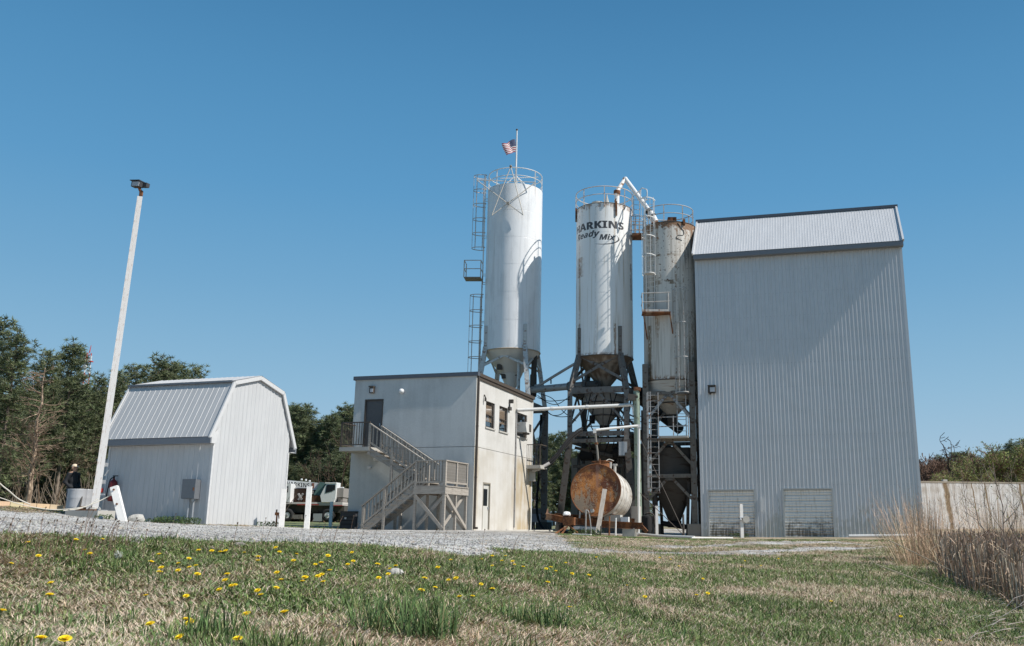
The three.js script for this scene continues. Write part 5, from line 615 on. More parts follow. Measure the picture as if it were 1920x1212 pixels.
{ // catwalk between the towers, service pipes, control boxes
  const t = thing('catwalk', 'dark railed catwalk linking the two silo towers at mid height', 'catwalk'), a = at(1180, 818, 51.5), b = at(1232, 822, 51.5), d = b.clone().sub(a); part('floor', new MB().bar(a, b, 0.9, 0.12), M.steelDark, t); for (const k of [0.45, 0.8, 1.1]) part('rail', R1(a.clone().add(V(0, k, 0.42)), b.clone().add(V(0, k, 0.42)), 0.045), M.steelDark, t); for (let i = 0; i < 5; i++) { const q = a.clone().addScaledVector(d, i / 4).add(V(0, 0, 0.42)); part('post', R1(q, q.clone().add(V(0, 1.1, 0)), 0.05), M.steelDark, t); }
  const c = thing('control_cabinet', 'grey control cabinet on the lower beam of the lettered silo tower', 'cabinet', at(1168, 842, 50)); part('box', B1(0, 0, 0, 0.5, 0.8, 0.3), M.steel, c); part('door', B1(0, 0, 0.16, 0.44, 0.72, 0.02), M.galv, c);
  const e = thing('air_line', 'bundle of thin dark hoses hanging down through the lettered silo tower', 'hoses'); for (let i = 0; i < 7; i++) { const x = 1096 + i * 12; part('hose', new MB().tube([at(x, 738, 50.6), at(x + rr(-8, 8), 768, 50.4), at(x + rr(-14, 14), 800, 50.5), at(x + rr(-10, 10), 826, 50.8), at(x + rr(-16, 16), 852, 51.5)], 0.03, 5, 18), i % 3 ? M.black : M.brown, e); }
  const f = thing('service_pipe', 'dark pipes rising beside the foot of the lettered silo tower', 'pipes'); for (const [x, y0, y1, w] of [[1094, 870, 742, 52.5], [1160, 890, 750, 51.2], [1170, 960, 838, 51], [1206, 985, 770, 50.5], [1086, 975, 850, 51.8]]) part('pipe', C1(at(x, y0, w), at(x - 1, y1, w), 0.09, 0.09, 8), M.steelDark, f);
  const g = thing('dust_duct', 'fat dark duct slanting between the lower parts of the silo towers', 'duct'); part('duct', new MB().rod(at(1182, 836, 52), at(1250, 858, 52.5), 0.28, 0.28, 14), M.steelDark, g); part('collar', new MB().rod(at(1205, 843, 52.15), at(1208, 844, 52.15), 0.34, 0.34, 14), M.steel, g);
}
// ---------------------------------------------------------------- pipes and cables at the front
{
  const g = thing('green_pole', 'tall pale green steel column with a cap beside the tank', 'column', V(at(1198, 985, 46).x, -0.6, -46)); const top = at(1196, 733, 46).y + 0.6; part('column', C1(V(0, 0, 0), V(-0.06, top, 0), 0.17, 0.15, 20), M.green, g); part('cap', new MB().box(-0.02, top + 0.08, 0, 0.34, 0.18, 0.34), M.rust, g); part('valve', new MB().box(-0.3, top - 0.35, 0.1, 0.4, 0.3, 0.3).rod(V(-0.6, top - 0.5, 0.1), V(0, top - 0.3, 0.1), 0.08), M.steelDark, g);
  const w = thing('overhead_pipe', 'white pipe running level from the office wall to the green column', 'pipe'), z = FO.onX(966, 768, 0.08); const s0 = FO.world(0.08, z.y, -5.42); part('pipe', new MB().rod(s0, at(1176, 760, 46.3), 0.085, 0.085, 10).tube([at(1175, 760, 46.3), at(1183, 760, 46.2), at(1188, 766, 46.1), at(1189, 778, 46.1)], 0.08, 8), M.pipeWhite, w); for (const k of [0.3, 0.62]) { const q = s0.clone().lerp(at(1176, 760, 46.3), k); part('coupling', C1(q, q.clone().add(V(0.14, 0, 0)), 0.105, 0.105, 10), M.pipeWhite, w); }
  const v = thing('water_pipe', 'white bent pipe over the rusty tank dropping down beside the green column', 'pipe'), e = [at(1115, 807, 43), at(1198, 798.5, 43.8), at(1197, 1000, 43.8), at(1198, 998, 43.6), at(1235, 1006, 42.5), at(1302, 1012, 41)]; for (let i = 4; i < 6; i++) e[i].y = groundH(e[i].x, e[i].z) + 0.06; e[2].y = groundH(e[2].x, e[2].z) + 0.1; e[3].copy(e[2]);
  part('pipe', new MB().rod(e[0], e[1], 0.06, 0.06, 10).rod(e[1], e[2], 0.06, 0.06, 10).rod(e[2], e[4], 0.06, 0.06, 10).rod(e[4], e[5], 0.06, 0.06, 10), M.pipeWhite, v); part('elbow', new MB().box(e[0].x, e[0].y - 0.04, e[0].z, 0.15, 0.2, 0.15).box(e[1].x, e[1].y - 0.02, e[1].z, 0.15, 0.15, 0.15).box(e[2].x, e[2].y, e[2].z, 0.15, 0.15, 0.15), M.pipeWhite, v); part('hose', new MB().tube([at(1115.5, 809, 43), at(1118, 830, 43), at(1120, 846, 43), at(1121, 858, 43), at(1122, 868, 43)], 0.055), M.concDark, v); part('coupling', new MB().rod(at(1118, 830, 43), at(1118.4, 834, 43), 0.08), M.rust, v);
  const lp = thing('loose_pipe', 'pale pipe lying on the ground in front of the left roll-up door', 'pipe'), l0 = onGround(1296, 39, 0.06), l1 = onGround(1373, 41, 0.06); part('pipe', C1(l0, l1, 0.035, 0.035, 10), M.pipeWhite, lp);
  const lq = thing('loose_pipe', 'white pipe lying along the foot of the grey building at the right', 'pipe'), q0 = at(1592, 1006.5, 44.5), q1 = at(1806, 1008.5, 43.5); q0.y = groundH(q0.x, q0.z) + 0.1; q1.y = groundH(q1.x, q1.z) + 0.12; part('pipe', C1(q0, q1, 0.07, 0.07, 10), M.pipeWhite, lq);
  const cb = thing('cable_bundle', 'thick black cable bundle with a pale sleeve sagging from the office to the tower', 'cables'), A = [[997, 882, 47.5], [1012, 878, 47.6], [1030, 868, 47.8], [1046, 852, 48.1], [1062, 830, 48.6], [1080, 813, 49.4], [1092, 806, 50.3]];
  for (const [dy, r, dz] of [[0, 0.055, 0], [3, 0.05, 0.1], [-4, 0.045, 0.15], [5, 0.04, -0.1]]) part('cable', new MB().tube(A.map(([x, y, w]) => at(x, y + dy * Math.min(1, Math.abs(x - 997) / 30), w + dz)), r, 6, 30), M.black, cb); part('sleeve', new MB().tube(A.slice(0, 3).map(([x, y, w]) => at(x, y + 1, w - 0.12)), 0.085, 8, 14), mat([0.42, 0.4, 0.38], 0.8, 0, { map: T.grain }), cb); part('clamp', new MB().box(at(998, 886, 47.6).x, at(998, 886, 47.6).y - 0.15, -47.7, 0.3, 0.6, 0.3), M.conc, cb);
  const lo = thing('power_cable', 'loose black cables hanging in loops between the two silo towers', 'cables'); for (const [a, m, n, b] of [[[1008, 742], [1028, 756], [1046, 758], [1068, 744]], [[1008, 746], [1026, 752], [1042, 752], [1068, 749]], [[1022, 770], [1036, 779], [1052, 777], [1067, 762]], [[1020, 766], [1034, 778], [1050, 782], [1070, 781]], [[1010, 738], [1036, 748], [1056, 772], [1080, 790]]]) part('cable', new MB().tube([at(...a, 52.5), at(...m, 52), at(...n, 51.3), at(...b, 50.6)], 0.022, 5, 20), M.black, lo);
  const th = thing('guy_wire', 'long rusty wire slanting down from the tower to a stake in the grass', 'wire'); part('wire', new MB().rod(at(1192, 805, 49), at(1283, 1000, 44.5), 0.02, 0.02, 5), M.brown, th); part('stake', C1(at(1281, 965, 44.5), at(1282, 1010, 44.4), 0.05), M.steelDark, th); const th2 = thing('guy_wire', 'shorter rusty wire crossing low in front of the ladder tower', 'wire'); part('wire', new MB().rod(at(1193, 918, 45.5), at(1280, 1002, 44.2), 0.018, 0.018, 5), M.brown, th2);
  const wp = thing('wooden_post', 'pale wooden post standing under the ladder tower', 'post', V(at(1232, 1000, 45.5).x, -0.65, -45.5)); part('post', B1(0, 1.25, 0, 0.13, at(1232, 950, 45.5).y + 0.65 + 0.0, 0.13), M.woodWhite, wp).position.y = (at(1232, 950, 45.5).y + 0.65) / 2 - 1.25; part('cap', B1(0, at(1232, 950, 45.5).y + 0.66, 0, 0.14, 0.03, 0.14), M.woodWhite, wp);
  const dr = thing('black_drum', 'black drum with a pipe standing right of the green column', 'drum', V(at(1213, 985, 46).x, -0.6, -46)); part('shell', new MB().lathe([[0, 0], [0.28, 0], [0.29, 0.3], [0.28, 0.6], [0.28, 1.0], [0.2, 1.05], [0, 1.06]], V(0, 0, 0), 20), M.rubber, dr); part('pipe', new MB().tube([V(-0.1, 1.0, 0.1), V(0, 1.15, 0.15), V(0.25, 1.12, 0.15), V(0.36, 0.9, 0.15), V(0.36, 0.1, 0.15)], 0.05), M.steelDark, dr);
}
// ---------------------------------------------------------------- the rusty tank on its trailer
{
  const c0 = at(1117, 919, 42), f = new Frame(V(c0.x, c0.y, c0.z)), R = 1.16, L = 2.5, t = thing('storage_tank', 'round steel tank with a rusted flat end and pale sides', 'tank', f.o, YAW); t.rotation.order = 'YXZ'; t.rotation.x = -0.1;
  const face = tex(1024, 1024, (u, v) => { const x = u - 0.5, y = v - 0.5, r = Math.hypot(x, y) * 2, a = fbm(u * 9, v * 9, 3, 5), b = fbm(u * 60, v * 60, 5, 3), c = fbm(u * 24, v * 5, 7, 4), e = fbm(u * 5, v * 5, 31, 4); let k = mixc([0.22, 0.075, 0.028], [0.62, 0.25, 0.07], smooth(0.32, 0.66, 0.6 * a + 0.4 * b)); k = mixc(k, [0.12, 0.035, 0.022], smooth(0.5, 0.68, e) * 0.8); const pale = smooth(0.46, 0.66, 0.5 * c + 0.5 * b + 0.32 * smooth(0.1, -0.25, y) * smooth(0.15, -0.3, x + 0.1) - 0.06); k = mixc(k, [0.36, 0.31, 0.23], pale * 0.75); k = mixc(k, [0.2, 0.075, 0.04], smooth(0.86, 0.9, r + 0.03 * (a - 0.5)) * 0.6 * smooth(-0.3, 0.3, x + y)); return mixc(k, [0.38, 0.2, 0.14], smooth(0.04, 0.02, Math.abs(x - 0.02 + 0.02 * (c - 0.5))) * smooth(-0.05, 0.1, y) * 0.6); });
  const disc = new THREE.CircleGeometry(R - 0.02, 72); disc.translate(0, 0, -0.035); part('end_plate', disc, mat([1, 1, 1], 0.8, 0.1, { map: face, bumpMap: T.rust, bumpScale: 0.002 }), t); part('rim', new MB().add(new THREE.TorusGeometry(R - 0.005, 0.022, 8, 80)), M.rust, t);
  const sh = tex(1024, 512, (u, v) => { const a = fbm(u * 40, v * 3, 3, 4, 40, 0), b = fbm(u * 14, v * 10, 5, 4, 14, 0), f2 = fbm(u * 80, v * 40, 6, 3, 80, 0); let k = mixc([0.62, 0.59, 0.54], [0.4, 0.36, 0.31], smooth(0.4, 0.7, 0.5 * a + 0.5 * b)); k = mixc(k, [0.74, 0.73, 0.7], smooth(0.55, 0.65, b) * 0.7); k = mixc(k, RUSTC, smooth(0.6, 0.72, 0.5 * a + 0.5 * f2) * 0.75); return mixc(k, RUSTC, smooth(0.05, 0, v) * 0.7); });
  const cyl = new THREE.CylinderGeometry(R, R, L, 80, 1, true); cyl.rotateX(-Math.PI / 2).translate(0, 0, -L / 2); part('shell', cyl, mat([1, 1, 1], 0.55, 0, { map: sh }), t); const back = new THREE.CircleGeometry(R, 64); back.translate(0, 0, -L + 0.03); part('end_plate', back, M.rust, t);
  for (const z of [-0.55, -1.25, -1.95]) part('seam', new MB().add(new THREE.TorusGeometry(R, 0.012, 6, 80).translate(0, 0, z)), M.concDark, t);
  const mh = part('manhole', new MB().rod(V(0.12, R - 0.1, -0.85), V(0.12, R + 0.2, -0.85), 0.36, 0.36, 28), M.rust, t); part('lid', C1(V(0.12, R + 0.2, -0.85), V(0.12, R + 0.235, -0.85), 0.42, 0.42, 28), M.rust, mh); part('handle', new MB().tube([V(0.3, R + 0.23, -0.6), V(0.42, R + 0.33, -0.75), V(0.6, R + 0.28, -0.9)], 0.022), M.conc, mh);
  part('filler_neck', new MB().rod(V(0.02, R - 0.1, -0.2), V(0.02, R + 0.1, -0.2), 0.12, 0.12, 14).box(-0.1, R + 0.13, -0.2, 0.34, 0.04, 0.2).box(0.12, R + 0.1, -0.1, 0.07, 0.3, 0.07), M.rust, t); part('vent', new MB().rod(V(0.66, R - 0.3, -0.9), V(0.66, R + 0.12, -0.9), 0.07).box(0.66, R + 0.1, -0.9, 0.2, 0.08, 0.12).rod(V(0.55, R - 0.2, -0.5), V(0.55, R + 0.15, -0.5), 0.05), M.conc, t);
  part('fitting', new MB().rod(V(-0.14, -0.93, -0.05), V(-0.14, -0.93, 0.06), 0.09, 0.09, 14), M.conc, t);
  // trailer
  const tr = thing('trailer_frame', 'rusty steel trailer frame carrying the round tank', 'trailer', f.o, YAW), Lc = (x, y, w) => f.local(at(x, y, w)), gb = -R - 0.02;
  const beam = (a, b, h2 = 0.24) => part('beam', new MB().bar(a, b, 0.03, h2).bar(a.clone().add(V(0, h2 / 2, 0)), b.clone().add(V(0, h2 / 2, 0)), 0.18, 0.03).bar(a.clone().add(V(0, -h2 / 2, 0)), b.clone().add(V(0, -h2 / 2, 0)), 0.18, 0.03), M.rust, tr);
  beam(Lc(1024, 968.5, 42.6), Lc(1063, 976, 42)); beam(Lc(1060, 977, 41.9), Lc(1127, 982, 41.6)); beam(Lc(1127, 983, 41.6), Lc(1205, 987, 41.4), 0.26); part('tail', R1(Lc(1203, 987, 41.4), Lc(1213, 998, 41.3), 0.1, 0.14), M.rust, tr); beam(Lc(1040, 968, 44.2), Lc(1190, 978, 44), 0.22); beam(Lc(1064, 977, 42), Lc(1072, 972, 44.2), 0.2);
  part('saddle', new MB().box(0, gb - 0.02, -0.6, 1.5, 0.26, 0.2).box(0, gb - 0.02, -1.9, 1.5, 0.26, 0.2), M.rust, tr); part('coupling', new MB().box(Lc(1068, 978, 41.7).x, Lc(1068, 978, 41.7).y, Lc(1068, 978, 41.7).z, 0.5, 0.34, 0.4).rod(Lc(1062, 972, 41.6), Lc(1062, 990, 41.6), 0.06), M.rust, tr); part('leg', new MB().bar(Lc(1065, 985, 41.6), Lc(1052, 1003, 41.2), 0.06).bar(Lc(1066, 985, 41.6), Lc(1084, 1001, 41.2), 0.06).bar(Lc(1064, 986, 41.6), Lc(1038, 1003, 41), 0.05), M.rust, tr); part('deck', new MB().bar(Lc(1076, 990, 41.9), Lc(1120, 992, 41.8), 0.5, 0.14), M.galv, tr); part('support', new MB().bar(Lc(1088, 955, 42.6), Lc(1087, 972, 42.6), 0.07), M.pipeWhite, tr);
  part('wheel', new MB().add(new THREE.TorusGeometry(0.26, 0.12, 12, 28).rotateY(0.2).translate(Lc(1063, 990, 43).x, Lc(1063, 990, 43).y, Lc(1063, 990, 43).z)), M.rubber, tr);
  const blk = (px, py0, py1, w, wd, dp, label, m = M.conc) => { const a = at(px, py0, w), b = at(px, py1, w), o = thing('concrete_block', label, 'block', V(a.x, b.y - 0.1, a.z), YAW); const hgt = a.y - b.y + 0.1; part('block', new MB().box(0, hgt / 2, 0, wd, hgt, dp), m, o); };
  blk(1180, 991, 1005, 41.6, 0.55, 0.4, 'rough pale concrete block under the right end of the trailer'); blk(1150, 966, 978, 42.5, 0.75, 0.5, 'pale concrete block on the trailer under the tank'); blk(1193, 950, 981, 44.6, 0.4, 0.4, 'pale upright concrete block beside the foot of the green column'); blk(1172, 970, 979, 42.2, 0.35, 0.3, 'small whitish bucket-sized block on the trailer', M.white); blk(1100, 991, 1000, 42.2, 0.9, 0.3, 'grey block under the middle of the trailer', M.concDark);
  const pk = thing('leaning_plank', 'weathered plank leaning against the rusted end of the tank', 'plank'); part('plank', new MB().bar(at(1120, 1003, 40.6), at(1134, 918, 41.75), 0.2, 0.06, Z), M.wood, pk);
  const bag = rock('plastic_bag', 'crumpled whitish plastic bag on the trailer beam', at(1063, 965, 42), 0.18, 0.13, 0.15, 21, M.white); bag.userData.category = 'bag';
  const hp = thing('metal_hoop', 'bent grey metal hoop stuck in the grass before the tank', 'hoop'), h0 = onGround(1098, 40.3, -0.05), h1 = onGround(1108, 40.3, -0.05), ty = at(1100, 957, 40.3).y; part('hoop', new MB().rod(h0, V(h0.x + 0.01, ty, h0.z), 0.03).tube([V(h0.x + 0.01, ty, h0.z), V(h0.x + 0.12, ty - 0.05, h0.z), V(h1.x - 0.04, ty - 0.4, h1.z), V(h1.x, ty - 0.8, h1.z), h1], 0.026), M.steelLight, hp);
  [[1142, 970, 'rusty iron stake in the grass before the tank', M.rust], [1154, 973, 'pale thin stake in the grass right of the rusty stake', M.woodWhite], [1126, 988, 'short dark stake beside the leaning plank', M.steelDark]].forEach(([x, y, label, m]) => { const b = onGround(x, 40.5, -0.1), s = thing('stake', label, 'stake', b), hgt = at(x, y, 40.5).y - b.y; part('stake', C1(V(0, 0, 0), V(0.02, hgt, 0), 0.035, 0.03), m, s); part('tip', C1(V(0.02, hgt, 0), V(0.02, hgt + 0.03, 0), 0.04, 0.03), m, s); });
  const bp = thing('loose_board', 'pale board lying in the grass before the tank', 'board'), ba = onGround(1074, 39, 0.05), bb = onGround(1108, 38.6, 0.05); part('board', new MB().bar(ba, bb, 0.14, 0.04), M.woodWhite, bp);
  const cn = at(1027, 966, 42.8), ck = thing('traffic_cone', 'small faded orange cone on the left end of the trailer beam', 'cone', V(cn.x, cn.y - 0.02, cn.z)); part('cone', C1(V(0, 0.02, 0), V(0, 0.3, 0), 0.09, 0.02, 16), mat([0.72, 0.36, 0.2], 0.6), ck); part('base', B1(0, 0.01, 0, 0.24, 0.02, 0.24), M.rubber, ck);
}
// ---------------------------------------------------------------- the crane truck far behind the posts
{
  const w = 85, P = (x, y, d = 0) => at(x, y, w - d), o = P(590, 981), t = thing('crane_truck', 'white crane truck with a lettered boom parked on the grass before the pines', 'truck', V(o.x, 0, o.z), 0), l = (x, y, d = 0) => P(x, y, d).sub(t.position), gy = P(590, 979).y;
  const W = M.white, K = M.black, span = (x0, x1, y0, y1, z0, z1) => { const a = l(x0, y0), b = l(x1, y1); return [a.x, b.x, b.y, a.y, z0, z1]; }, S = (mb, ...q) => mb.span(...span(...q));
  // boom: tapered box with black lettering
  const b0 = l(500, 898), b1 = l(602, 905), bt = l(500, 919), bb = l(602, 923), bg = new THREE.BufferGeometry(), z0 = -0.2, z1 = 0.75;
  const bx = new MB().prism([[b0.x, bt.y], [b0.x, b0.y], [l(608, 907).x, l(608, 907).y], [l(600, 921).x, l(600, 921).y]], z1 - z0, new THREE.Matrix4().makeTranslation(0, 0, z0)); const boom = part('boom', bx, W, t);
  const cv = document.createElement('canvas'); cv.width = 512; cv.height = 96; const g = cv.getContext('2d'); g.fillStyle = '#e6e6e4'; g.fillRect(0, 0, 512, 96); g.fillStyle = '#141414'; g.font = 'bold 92px sans-serif'; const tw = g.measureText('HARKINS').width; g.save(); g.translate(8, 84); g.scale(496 / tw, 1); g.fillText('HARKINS', 0, 0); g.restore(); g.fillStyle = '#e6e6e4';
  const ct = new THREE.CanvasTexture(cv); ct.colorSpace = THREE.SRGBColorSpace; const q = new THREE.BufferGeometry(), c = [l(541, 913.5), l(586, 917), l(586, 905.5), l(541, 901.5)]; q.setAttribute('position', new THREE.Float32BufferAttribute(c.flatMap(p => [p.x, p.y, z1 + 0.02]), 3)); q.setAttribute('uv', new THREE.Float32BufferAttribute([0, 0, 1, 0, 1, 1, 0, 1], 2)); q.setIndex([0, 1, 2, 0, 2, 3]); q.computeVertexNormals(); part('lettering', q, mat([1, 1, 1], 0.6, 0, { map: ct }), boom); part('emblem', S(new MB(), 589, 593, 907, 917, z1 + 0.005, z1 + 0.02), mat([0.25, 0.1, 0.06], 0.7), boom);
  part('boom_head', new MB().rod(l(598, 915, 0.6), l(606, 915, 0.6), 0.5, 0.5, 14), M.steelDark, boom); part('rooftop_lamp', S(S(S(new MB(), 565, 567, 898, 901, 0, 0.2), 573, 575, 899, 902, 0, 0.2), 580, 582, 901, 904, 0, 0.2), W, boom);
  // deck, chassis, cabs
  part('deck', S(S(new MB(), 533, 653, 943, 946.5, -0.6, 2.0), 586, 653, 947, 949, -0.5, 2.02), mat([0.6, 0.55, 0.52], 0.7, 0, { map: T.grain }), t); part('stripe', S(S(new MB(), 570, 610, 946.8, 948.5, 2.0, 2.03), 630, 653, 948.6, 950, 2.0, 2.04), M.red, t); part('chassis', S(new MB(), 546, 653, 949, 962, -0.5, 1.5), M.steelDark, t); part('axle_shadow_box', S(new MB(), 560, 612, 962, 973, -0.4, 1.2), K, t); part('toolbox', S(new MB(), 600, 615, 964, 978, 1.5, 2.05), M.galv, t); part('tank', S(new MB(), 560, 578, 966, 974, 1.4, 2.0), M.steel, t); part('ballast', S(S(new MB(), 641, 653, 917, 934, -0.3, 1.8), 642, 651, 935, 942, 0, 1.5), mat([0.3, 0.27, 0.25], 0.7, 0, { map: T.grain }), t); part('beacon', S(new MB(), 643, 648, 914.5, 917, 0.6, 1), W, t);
  const dc = part('driver_cab', new MB().prism([[l(537, 930).x, l(0, 960).y], [l(536, 930).x, l(0, 940).y], [l(540, 930).x, l(0, 926).y], [l(543, 930).x, l(0, 909).y], [l(557, 930).x, l(0, 909).y], [l(557.5, 930).x, l(0, 943).y], [l(546, 930).x, l(0, 946).y], [l(546, 930).x, l(0, 960).y]], 1.7, new THREE.Matrix4().makeTranslation(0, 0, 0.3)), W, t); part('window', new MB().prism([[l(541, 930).x, l(0, 927).y], [l(543.5, 930).x, l(0, 914).y], [l(553, 930).x, l(0, 914).y], [l(553, 930).x, l(0, 925).y]], 0.03, new THREE.Matrix4().makeTranslation(0, 0, 2.0)), M.darkGlass, dc); part('grille', S(S(new MB(), 536.5, 542, 948.5, 951, 2.0, 2.03), 536.5, 541, 955.5, 958, 2.0, 2.03), K, dc); part('bumper', S(new MB(), 534, 545, 959, 971, 0.3, 2.02), M.galv, dc);
  const oc = part('operator_cab', new MB().prism([[l(613, 930).x, l(0, 931).y], [l(616, 930).x, l(0, 943).y], [l(638, 930).x, l(0, 943).y], [l(641, 930).x, l(0, 936).y], [l(641.5, 930).x, l(0, 909).y], [l(623, 930).x, l(0, 909).y]], 1.3, new THREE.Matrix4().makeTranslation(0, 0, 0.8)), W, t); part('window', new MB().prism([[l(622, 930).x, l(0, 926.5).y], [l(623.5, 930).x, l(0, 911.5).y], [l(635.5, 930).x, l(0, 911.5).y], [l(635.5, 930).x, l(0, 923).y]], 0.03, new THREE.Matrix4().makeTranslation(0, 0, 2.1)), M.darkGlass, oc); part('window', S(new MB(), 637, 640, 911.5, 921, 2.1, 2.13), M.darkGlass, oc); part('roof', S(new MB(), 622, 642.5, 907, 909, 0.7, 2.15), W, oc);
  const ws = part('windscreen', new MB().prism([[l(598, 930).x, l(0, 930).y], [l(608, 930).x, l(0, 906).y], [l(622, 930).x, l(0, 908).y], [l(614, 930).x, l(0, 931).y]], 0.5, new THREE.Matrix4().makeTranslation(0, 0, 1.2)), mat([0.12, 0.2, 0.19], 0.1), t); part('engine_hood', S(S(new MB(), 596, 614, 931, 943, 0.2, 1.9), 580, 587, 932, 942, 0.5, 1.9), mat([0.34, 0.27, 0.22], 0.7, 0, { map: T.rust }), t); part('turntable', S(S(new MB(), 558, 579, 917, 943, 0, 1.0), 579, 600, 920, 943, -0.2, 0.8), mat([0.1, 0.085, 0.07], 0.8, 0, { map: T.rust }), t); part('hook_block', S(new MB(), 589, 597, 922, 928, 1.0, 1.8), M.steelLight, t); part('strut', new MB().bar(l(559, 938, 1.2), l(568, 926, 1.2), 0.15).bar(l(559, 926, 1.25), l(566, 938, 1.25), 0.15), M.steelLight, t);
  for (const x of [551, 625.5]) { const cc = l(x, 968.5), wh = part('wheel', new MB().add(new THREE.TorusGeometry(0.39, 0.19, 14, 36).scale(1, 1, 1.0).translate(cc.x, gy + 0.57, 1.85)), M.rubber, t); part('rim', new MB().add(new THREE.CylinderGeometry(0.32, 0.34, 0.2, 24).rotateX(Math.PI / 2).translate(cc.x, gy + 0.57, 1.88)), M.white, wh); part('hub', new MB().add(new THREE.CylinderGeometry(0.1, 0.14, 0.14, 12).rotateX(Math.PI / 2).translate(cc.x, gy + 0.57, 2.02)), M.galv, wh); }
  for (const x of [551, 580, 598, 625.5]) { const cc = l(x, 968.5); part('wheel', new MB().add(new THREE.TorusGeometry(0.39, 0.19, 10, 28).translate(cc.x, gy + 0.57, 0.1)), M.rubber, t); }
}
{ // parked car and white bucket seen far off under the towers
  const p = onGround(1000, 78, 0); p.y = at(1000, 987.5, 78).y; const t = thing('parked_car', 'dark blue parked car seen low behind the right corner of the office', 'car', p, 0.15), pr = [[-2.1, 0.35], [-2.1, 0.85], [-1.75, 0.98], [-1.2, 1.02], [-0.6, 1.42], [0.8, 1.42], [1.45, 0.98], [2.0, 0.88], [2.1, 0.6], [2.05, 0.35]]; part('body', new MB().prism(pr, 1.7, new THREE.Matrix4().makeTranslation(0, 0, -0.85)), mat([0.03, 0.045, 0.075], 0.3, 0.2), t); part('window', new MB().prism([[-1.05, 1.02], [-0.55, 1.36], [0.75, 1.36], [1.2, 1.0]], 1.72, new THREE.Matrix4().makeTranslation(0, 0, -0.86)), M.darkGlass, t); for (const x of [-1.3, 1.3]) for (const z of [-0.72, 0.72]) { const wl = part('wheel', new MB().add(new THREE.TorusGeometry(0.22, 0.1, 10, 22).translate(x, 0.32, z)), M.rubber, t); part('rim', new MB().add(new THREE.CylinderGeometry(0.19, 0.19, 0.1, 16).rotateX(Math.PI / 2).translate(x, 0.32, z)), M.galv, wl); } part('headlight', B1(2.06, 0.72, 0.6, 0.06, 0.12, 0.3), M.lens, t); part('headlight', B1(2.06, 0.72, -0.6, 0.06, 0.12, 0.3), M.lens, t);
  const q = at(1030, 987.5, 62), k = thing('white_bin', 'white square bin seen behind the foot of the tower', 'bin', q, 0.1), hh = at(1030, 975, 62).y - q.y; part('body', new MB().box(0, hh / 2, 0, 0.42, hh, 0.42), M.white, k); part('lid', B1(0, hh + 0.02, 0, 0.46, 0.05, 0.46), M.concDark, k); part('label', B1(0, hh * 0.3, 0.215, 0.3, 0.12, 0.01), mat([0.5, 0.32, 0.24], 0.7), k);
  const a = at(160, 700, 240), bs = thing('radio_mast', 'red and white lattice radio mast with drum antennas beyond the pines', 'mast', V(a.x, 0, a.z)), top = at(163, 648, 240).y, y = r => at(160, r, 240).y, rd = mat([0.5, 0.06, 0.05], 0.6); const seg = (r0, r1, m, wd) => { const g = new MB(), y0 = y(r0), y1 = y(r1), n = Math.max(2, Math.round((y1 - y0) / 1.2)); for (const [i, j] of [[-1, -1], [1, -1], [0, 1]]) g.rod(V(i * wd, y0, j * wd), V(i * wd, y1, j * wd), 0.13, 0.13, 5); for (let k2 = 0; k2 < n; k2++) { const q0 = mix(y0, y1, k2 / n), q1 = mix(y0, y1, (k2 + 1) / n); g.rod(V(-wd, q0, -wd), V(wd, q1, -wd), 0.07, 0.07, 4).rod(V(wd, q0, -wd), V(0, q1, wd), 0.07, 0.07, 4).rod(V(0, q0, wd), V(-wd, q1, -wd), 0.07, 0.07, 4); } part('lattice', g, m, bs); };
  seg(985, 720, M.white, 0.75); seg(720, 700, rd, 0.7); seg(700, 684, M.white, 0.65); seg(684, 662, rd, 0.55); part('antenna_spike', C1(V(0.3, y(662), 0), V(0.5, top, 0), 0.15, 0.07), rd, bs); for (const [x, r] of [[-1.1, 674], [1.2, 673], [0.5, 676], [-0.4, 672]]) part('panel_antenna', B1(x, y(r), 0.6, 0.35, 1.3, 0.3), M.white, bs); part('platform', B1(0, y(678), 0, 2.6, 0.25, 1.4), rd, bs); part('dish', new MB().rod(V(0.1, y(689), 0.8), V(0.1, y(689), 1.2), 0.6, 0.5, 16), M.white, bs);
}
